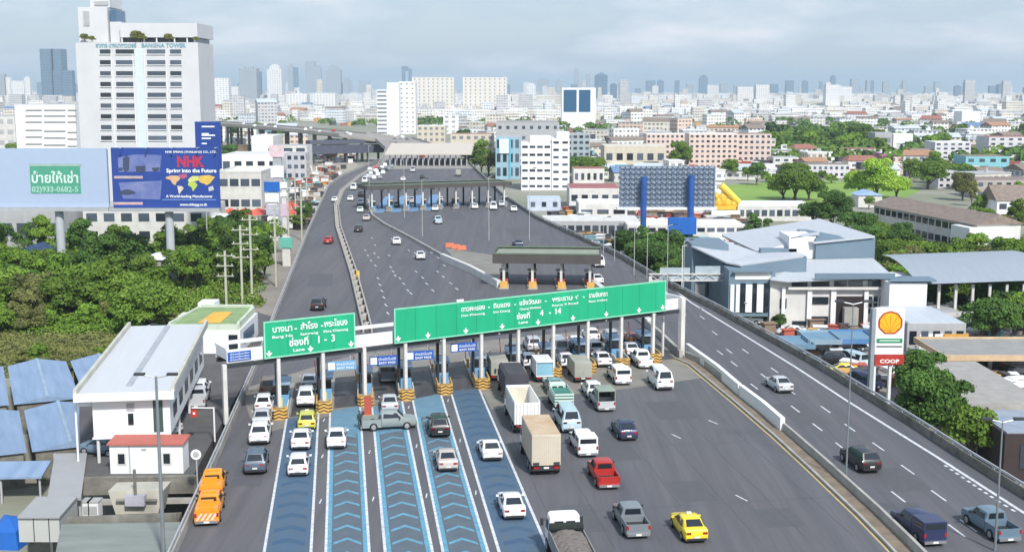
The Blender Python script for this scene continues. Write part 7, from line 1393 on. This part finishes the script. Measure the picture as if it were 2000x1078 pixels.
TR = {'round': tree_meshes(1, 4.2, 8.0, 22, 7000, 0.21, 0.7, 1.5), 'tall': tree_meshes(2, 3.2, 11.0, 24, 6500, 0.21, 0.95, 1.8), 'wide': tree_meshes(3, 6.0, 8.0, 34, 9500, 0.24, 0.6, 1.4), 'bush': tree_meshes(4, 3.0, 3.8, 16, 4200, 0.18, 0.7, 0.4), 'open': tree_meshes(5, 4.0, 9.5, 17, 4600, 0.22, 0.8, 2.2, 1.3),
      'near': tree_meshes(6, 5.0, 10.5, 34, 15000, 0.20, 0.8, 1.5), 'far': tree_meshes(7, 5.0, 7.5, 12, 700, 0.75, 0.65, 1.5)}
KN = {'round': 'round crowned', 'tall': 'tall narrow', 'wide': 'wide spreading', 'bush': 'bushy', 'open': 'loose crowned', 'near': 'big', 'far': 'small'}
LN = ['mid green', 'dark green', 'bright green', 'olive', 'yellow green']
r5 = random.Random(5)
def tree(kind, px, py, sc, li, label, group=None, z=GZ):
    me, tm = TR[kind]; q = P(px, py, z); t = thing('tree', label, 'tree', q, r5.uniform(0, 6.28), group); t.scale = (sc, sc, sc*r5.uniform(0.9, 1.12))
    link('crown', me, LEAF[li], t); link('trunk', tm, trunkm, t); return t
# the grove on the left: rows from back to front
def grove(pxr, pyr, n, kinds, lis, sc, where, grp, seed, avoid=None, mind=22):
    r_ = random.Random(seed); pts = []; tr_ = 0
    while len(pts) < n and tr_ < n*60:
        tr_ += 1; px = r_.uniform(*pxr); py = r_.uniform(*pyr)
        if avoid and avoid(px, py): continue
        if any(abs(px-a) < mind and abs(py-b_) < mind*0.35 for a, b_ in pts): continue
        pts.append((px, py)); k = r_.choice(kinds); li = r_.choice(lis); tree(k, px, py, r_.uniform(*sc), li, f'{KN[k]} {LN[li]} tree {where}', f'{KN[k]} {LN[li]} trees {where}')
    return pts
grove((-20, 520), (500, 560), 32, ['round', 'open', 'tall', 'wide'], [0, 1, 0, 3], (0.75, 1.1), 'behind, near the billboard posts', '', 31, lambda x, y: (262 < x < 325 and y > 505) or (20 < x < 90 and y > 520), 20)
grove((-20, 500), (560, 625), 30, ['round', 'wide', 'open', 'bush'], [0, 2, 0, 1], (0.75, 1.05), 'in the middle of the left grove', '', 32, lambda x, y: x > 330 and y > 575, 24)
grove((-20, 330), (610, 655), 20, ['round', 'wide', 'bush', 'bush', 'open'], [2, 0, 3, 2, 0], (0.6, 1.05), 'at the front of the left grove', '', 33, lambda x, y: x > 330-(y-625)*1.4, 26)
grove((-20, 240), (700, 735), 8, ['bush', 'bush'], [3, 3, 0], (0.5, 0.75), 'between the grove and the blue sheds', '', 34, None, 22)
tree('near', 200, 568, 1.0, 1, 'large dark green tree between the two billboard posts')
tree('wide', 240, 545, 1.2, 1, 'dark spreading tree behind the large dark tree left of the second post')
grove((400, 530), (470, 520), 12, ['round', 'open'], [1, 0], (0.7, 1.0), 'left of the power poles', '', 35)
grove((570, 610), (420, 450), 3, ['round'], [0, 1], (0.6, 0.8), 'beside the side road below the bend', '', 36, None, 12)
# right hand trees
tree('near', 1808, 868, 0.80, 1, 'big dense dark tree beside the petrol station pylon, trunk nearest the road'); tree('near', 1848, 872, 0.68, 1, 'big dark tree at the back right of the pylon tree'); tree('round', 1895, 905, 0.8, 0, 'smaller tree below the big dark tree behind the barrier')
tree('near', 1800, 800, 0.72, 1, 'dark tree behind the big one right of the pylon')
grove((1130, 1340), (505, 548), 22, ['round', 'open', 'wide'], [1, 1, 0], (0.65, 0.95), 'below the blue billboard posts', '', 41, lambda x, y: y > 470+(x-1100)*0.40, 16)
grove((1250, 1345), (545, 580), 7, ['round', 'bush'], [0, 1], (0.8, 1.0), 'beside the right barrier near the gantry', '', 42, lambda x, y: y > 530+(x-1250)*0.5, 16)
for i, (px, py, k, s, li, lab) in enumerate([(1625, 450, 'near', 1.15, 1, 'broad very dark round tree behind the blue roofed hall'), (1590, 445, 'wide', 1.0, 1, 'dark tree left shoulder of the broad dark tree'), (1672, 470, 'wide', 1.0, 1, 'dark tree right shoulder of the broad dark tree'), (1712, 395, 'near', 1.5, 4, 'large bright yellow green tree beyond the field'), (1682, 390, 'wide', 1.3, 4, 'bright yellow green tree left of the largest one'), (1750, 388, 'wide', 1.1, 4, 'bright yellow green tree right of the largest one'), (1552, 392, 'wide', 1.5, 0, 'low rounded green tree on the field'), (1530, 390, 'wide', 1.1, 0, 'low rounded green tree left part on the field'), (1580, 392, 'wide', 1.1, 0, 'low rounded green tree right part on the field'), (1880, 392, 'near', 1.0, 3, 'olive leafy tree before the brown roofed houses'), (1328, 330, 'near', 1.3, 0, 'rounded green tree left of the nearer pink slab'), (1425, 350, 'round', 1.2, 0, 'green tree in front of the pink slab'), (1478, 362, 'round', 1.1, 1, 'dark green tree left of the field corner'), (1150, 355, 'wide', 1.3, 0, 'green tree right of the white office'), (1130, 350, 'wide', 1.2, 1, 'dark green tree just right of the white office'), (1165, 352, 'round', 1.2, 0, 'round green tree before the tower crane'), (940, 345, 'tall', 1.5, 2, 'tall pale tree left of the glass front building'), (925, 348, 'open', 1.3, 0, 'loose tree right of the farthest canopy'), (955, 345, 'round', 1.4, 3, 'olive tree beside the glass front building'), (912, 340, 'round', 1.0, 2, 'small bright tree right of the farthest canopy'), (905, 285, 'round', 1.4, 1, 'dark green tree beside the orange roofed building'), (655, 312, 'wide', 1.4, 0, 'green tree inside the ramp loop'), (640, 318, 'round', 1.3, 3, 'olive tree inside the ramp loop'), (480, 340, 'far', 1.0, 3, 'olive tree on the shop roofs edge'), (1480, 478, 'open', 0.9, 1, 'dark shrub tree above the hall roof')]):
    tree(k, px, py, s, li, lab)
grove((1740, 2010), (515, 575), 30, ['round', 'wide', 'open', 'bush'], [0, 0, 2, 3], (0.65, 0.95), 'on the wooded slope above the arched shed', '', 43, lambda x, y: x < 1740+(y-515)*0.3, 26)
grove((1690, 1790), (470, 520), 8, ['round', 'wide'], [0, 1, 0], (0.65, 0.85), 'between the school and the hall', '', 44, lambda x, y: y < 430+(x-1690)*0.5, 18)
grove((1930, 2010), (600, 690), 8, ['round', 'wide'], [0, 1], (0.7, 1.0), 'at the right edge above the station canopy', '', 45, None, 18)
grove((1820, 1930), (600, 650), 7, ['bush', 'round'], [0, 1], (0.6, 0.8), 'under the arched shed columns', '', 46, None, 18)
grove((1500, 1720), (262, 306), 22, ['round', 'wide', 'far'], [0, 0, 2, 1], (1.2, 1.9), 'in the green patch beyond the pink slabs', '', 47, None, 14)
grove((1420, 1680), (348, 372), 9, ['round', 'bush', 'wide'], [4, 2, 0], (0.7, 1.1), 'along the edge of the bright field', '', 48, lambda x, y: y > 360, 14)
grove((1770, 1880), (330, 382), 9, ['round', 'wide'], [1, 0], (1.0, 1.4), 'between the magenta house and the aqua house', '', 49, None, 14)
grove((1780, 2010), (262, 300), 8, ['round', 'far'], [0, 1, 2], (1.1, 1.6), 'around the white blocks of the right suburb', '', 50, None, 14)
grove((1890, 2010), (395, 470), 9, ['round', 'open', 'tall'], [0, 2, 3], (0.7, 1.1), 'around the gabled houses at the right edge', '', 51, None, 16)
grove((395, 560), (262, 330), 8, ['far', 'round'], [0, 3, 1], (1.0, 1.5), 'below the viaduct on the left', '', 52, lambda x, y: 488 < x < 540, 14)
grove((1500, 1640), (618, 640), 7, ['bush'], [0, 1], (0.4, 0.6), 'hedge in front of the hall', '', 53, lambda x, y: x > 1560, 8)
grove((0, 130), (300, 335), 5, ['far', 'round'], [0, 2], (1.1, 1.5), 'behind the pale billboard', '', 54, None, 12)
grove((1500, 1960), (400, 440), 6, ['round', 'bush'], [0, 2, 3], (0.5, 0.8), 'near the market tents and school', '', 55, lambda x, y: x < 1650, 20)
# undergrowth of the left grove: one mass
def undergrowth(label, n, xr, yr, li, seed, ok=lambda x, y: True, hh=2.2):
    g = np.random.default_rng(seed); out_ = []
    for i in range(n):
        px, py = g.uniform(*xr), g.uniform(*yr)
        if not ok(px, py): continue
        q = P(px, py, GZ); m = 70; R_ = g.uniform(0.8, 2.2); u = g.normal(size=(m, 3)); u /= np.linalg.norm(u, axis=1)[:, None]; u[:, 2] = abs(u[:, 2]); c = np.array([q.x, q.y, GZ])+u*np.array([R_*1.2, R_, hh*g.uniform(0.4, 1)]); nn = u+g.normal(size=(m, 3))*0.6; nn /= np.linalg.norm(nn, axis=1)[:, None]
        t_ = np.cross(nn, g.normal(size=(m, 3))); t_ /= np.linalg.norm(t_, axis=1)[:, None]; b_ = np.cross(nn, t_); s = 0.24; out_.append(np.stack([c-t_*s, c-b_*s*0.7, c+t_*s, c+b_*s*0.7], 1))
    V_ = np.concatenate(out_).reshape(-1, 3); nq = len(V_)//4; me = bpy.data.meshes.new('undergrowth'); me.vertices.add(len(V_)); me.vertices.foreach_set('co', V_.ravel().astype(np.float32)); me.loops.add(nq*4); me.loops.foreach_set('vertex_index', np.arange(nq*4, dtype=np.int32)); me.polygons.add(nq); me.polygons.foreach_set('loop_start', (np.arange(nq)*4).astype(np.int32)); me.update(calc_edges=True)
    o = link('undergrowth', me, LEAF[li]); o['kind'] = 'stuff'; o['label'] = label
lf = lambda x, y: x < 330-(y-640)*1.3 or (y < 600 and x < 500)
undergrowth('olive brush and tall grass covering the ground of the left grove', 1500, (-30, 520), (490, 660), 3, 1, lf, 0.8); undergrowth('mid green undergrowth of the left grove', 1100, (-30, 520), (480, 640), 0, 2, lf); undergrowth('bright green undergrowth at the front of the left grove', 420, (-30, 300), (600, 655), 2, 3, lf, 1.6)
undergrowth('dark green undergrowth below the blue billboard posts and along the right barrier', 420, (1110, 1350), (495, 590), 1, 4, lambda x, y: y < 470+(x-1100)*0.40+20)
undergrowth('mid green undergrowth on the wooded slope above the arched shed', 700, (1700, 2020), (470, 580), 0, 5)
undergrowth('short olive scrub in the clearing between the left grove and the blue sheds', 260, (-30, 300), (655, 735), 3, 6, lambda x, y: x < 330-(y-640)*1.3, 0.35)
# terrace plants on the tower
for px, s in ((166, 0.55), (180, 0.4), (268, 0.75), (276, 0.6), (330, 0.55), (383, 0.35)):
    q = PD(px, 82, DEP-0+1.2); t = thing('potted_shrub', 'green shrub on the roof terrace of the office tower '+{166: 'at the far left', 180: 'second from left', 268: 'left of centre', 276: 'at the centre', 330: 'right of centre', 383: 'at the right corner'}[px], 'shrub', (q.x, q.y, q.z)); t.scale = (s, s*0.5, s); link('crown', TR['bush'][0], LEAF[3], t); link('trunk', TR['bush'][1], trunkm, t)
# far tree mass: one object of many leaf clumps
g = np.random.default_rng(3)
for li, n in ((0, 700), (1, 500), (2, 200)):
    mb = []; 
    for i in range(n):
        px = g.uniform(0, 2050); py = 194+ 130*g.random()**1.6
        if px < 400 and py > 215: continue
        if px < 1500 and py > 262: px, py = g.uniform(1500, 1720), g.uniform(258, 306)
        if any(inside(px, py, k) for k in KEEP[1:4]): continue
        A_ = P(px, py, GZ); R_ = g.uniform(3, 7); m = 60
        u = g.normal(size=(m, 3)); u /= np.linalg.norm(u, axis=1)[:, None]; u[:, 2] = abs(u[:, 2]); c = np.array([A_.x, A_.y, GZ+1.5])+u*np.array([R_*1.3, R_, R_*0.9]); nn = u+g.normal(size=(m, 3))*0.5; nn /= np.linalg.norm(nn, axis=1)[:, None]; t_ = np.cross(nn, g.normal(size=(m, 3))); t_ /= np.linalg.norm(t_, axis=1)[:, None]; b_ = np.cross(nn, t_); s = 1.4
        mb.append(np.stack([c-t_*s, c-b_*s, c+t_*s, c+b_*s], 1))
    V_ = np.concatenate(mb).reshape(-1, 3); nq = len(V_)//4; me = bpy.data.meshes.new('distant_trees'); me.vertices.add(len(V_)); me.vertices.foreach_set('co', V_.ravel().astype(np.float32)); me.loops.add(nq*4); me.loops.foreach_set('vertex_index', np.arange(nq*4, dtype=np.int32)); me.polygons.add(nq); me.polygons.foreach_set('loop_start', (np.arange(nq)*4).astype(np.int32)); me.update(calc_edges=True)
    o = link('distant_trees', me, LEAF[li]); o['kind'] = 'stuff'; o['label'] = LN[li]+' trees scattered through the far city'
# ================================================================ HAZE
hz = bpy.data.materials.new('haze'); hz.use_nodes = True; t = hz.node_tree
for n in list(t.nodes):
    if n.type != 'OUTPUT_MATERIAL': t.nodes.remove(n)
v = t.nodes.new('ShaderNodeVolumePrincipled'); v.inputs['Color'].default_value = (0.68, 0.86, 1.0, 1); v.inputs['Density'].default_value = HAZE; v.inputs['Anisotropy'].default_value = 0.0
t.links.new(v.outputs[0], [n for n in t.nodes if n.type == 'OUTPUT_MATERIAL'][0].inputs['Volume'])
o = link('haze', MB().box(-11800, 11800, -340, 21300, GZ-1.5, 260).mesh('haze'), hz); o['kind'] = 'stuff'; o['label'] = 'pale blue daytime haze over the city'
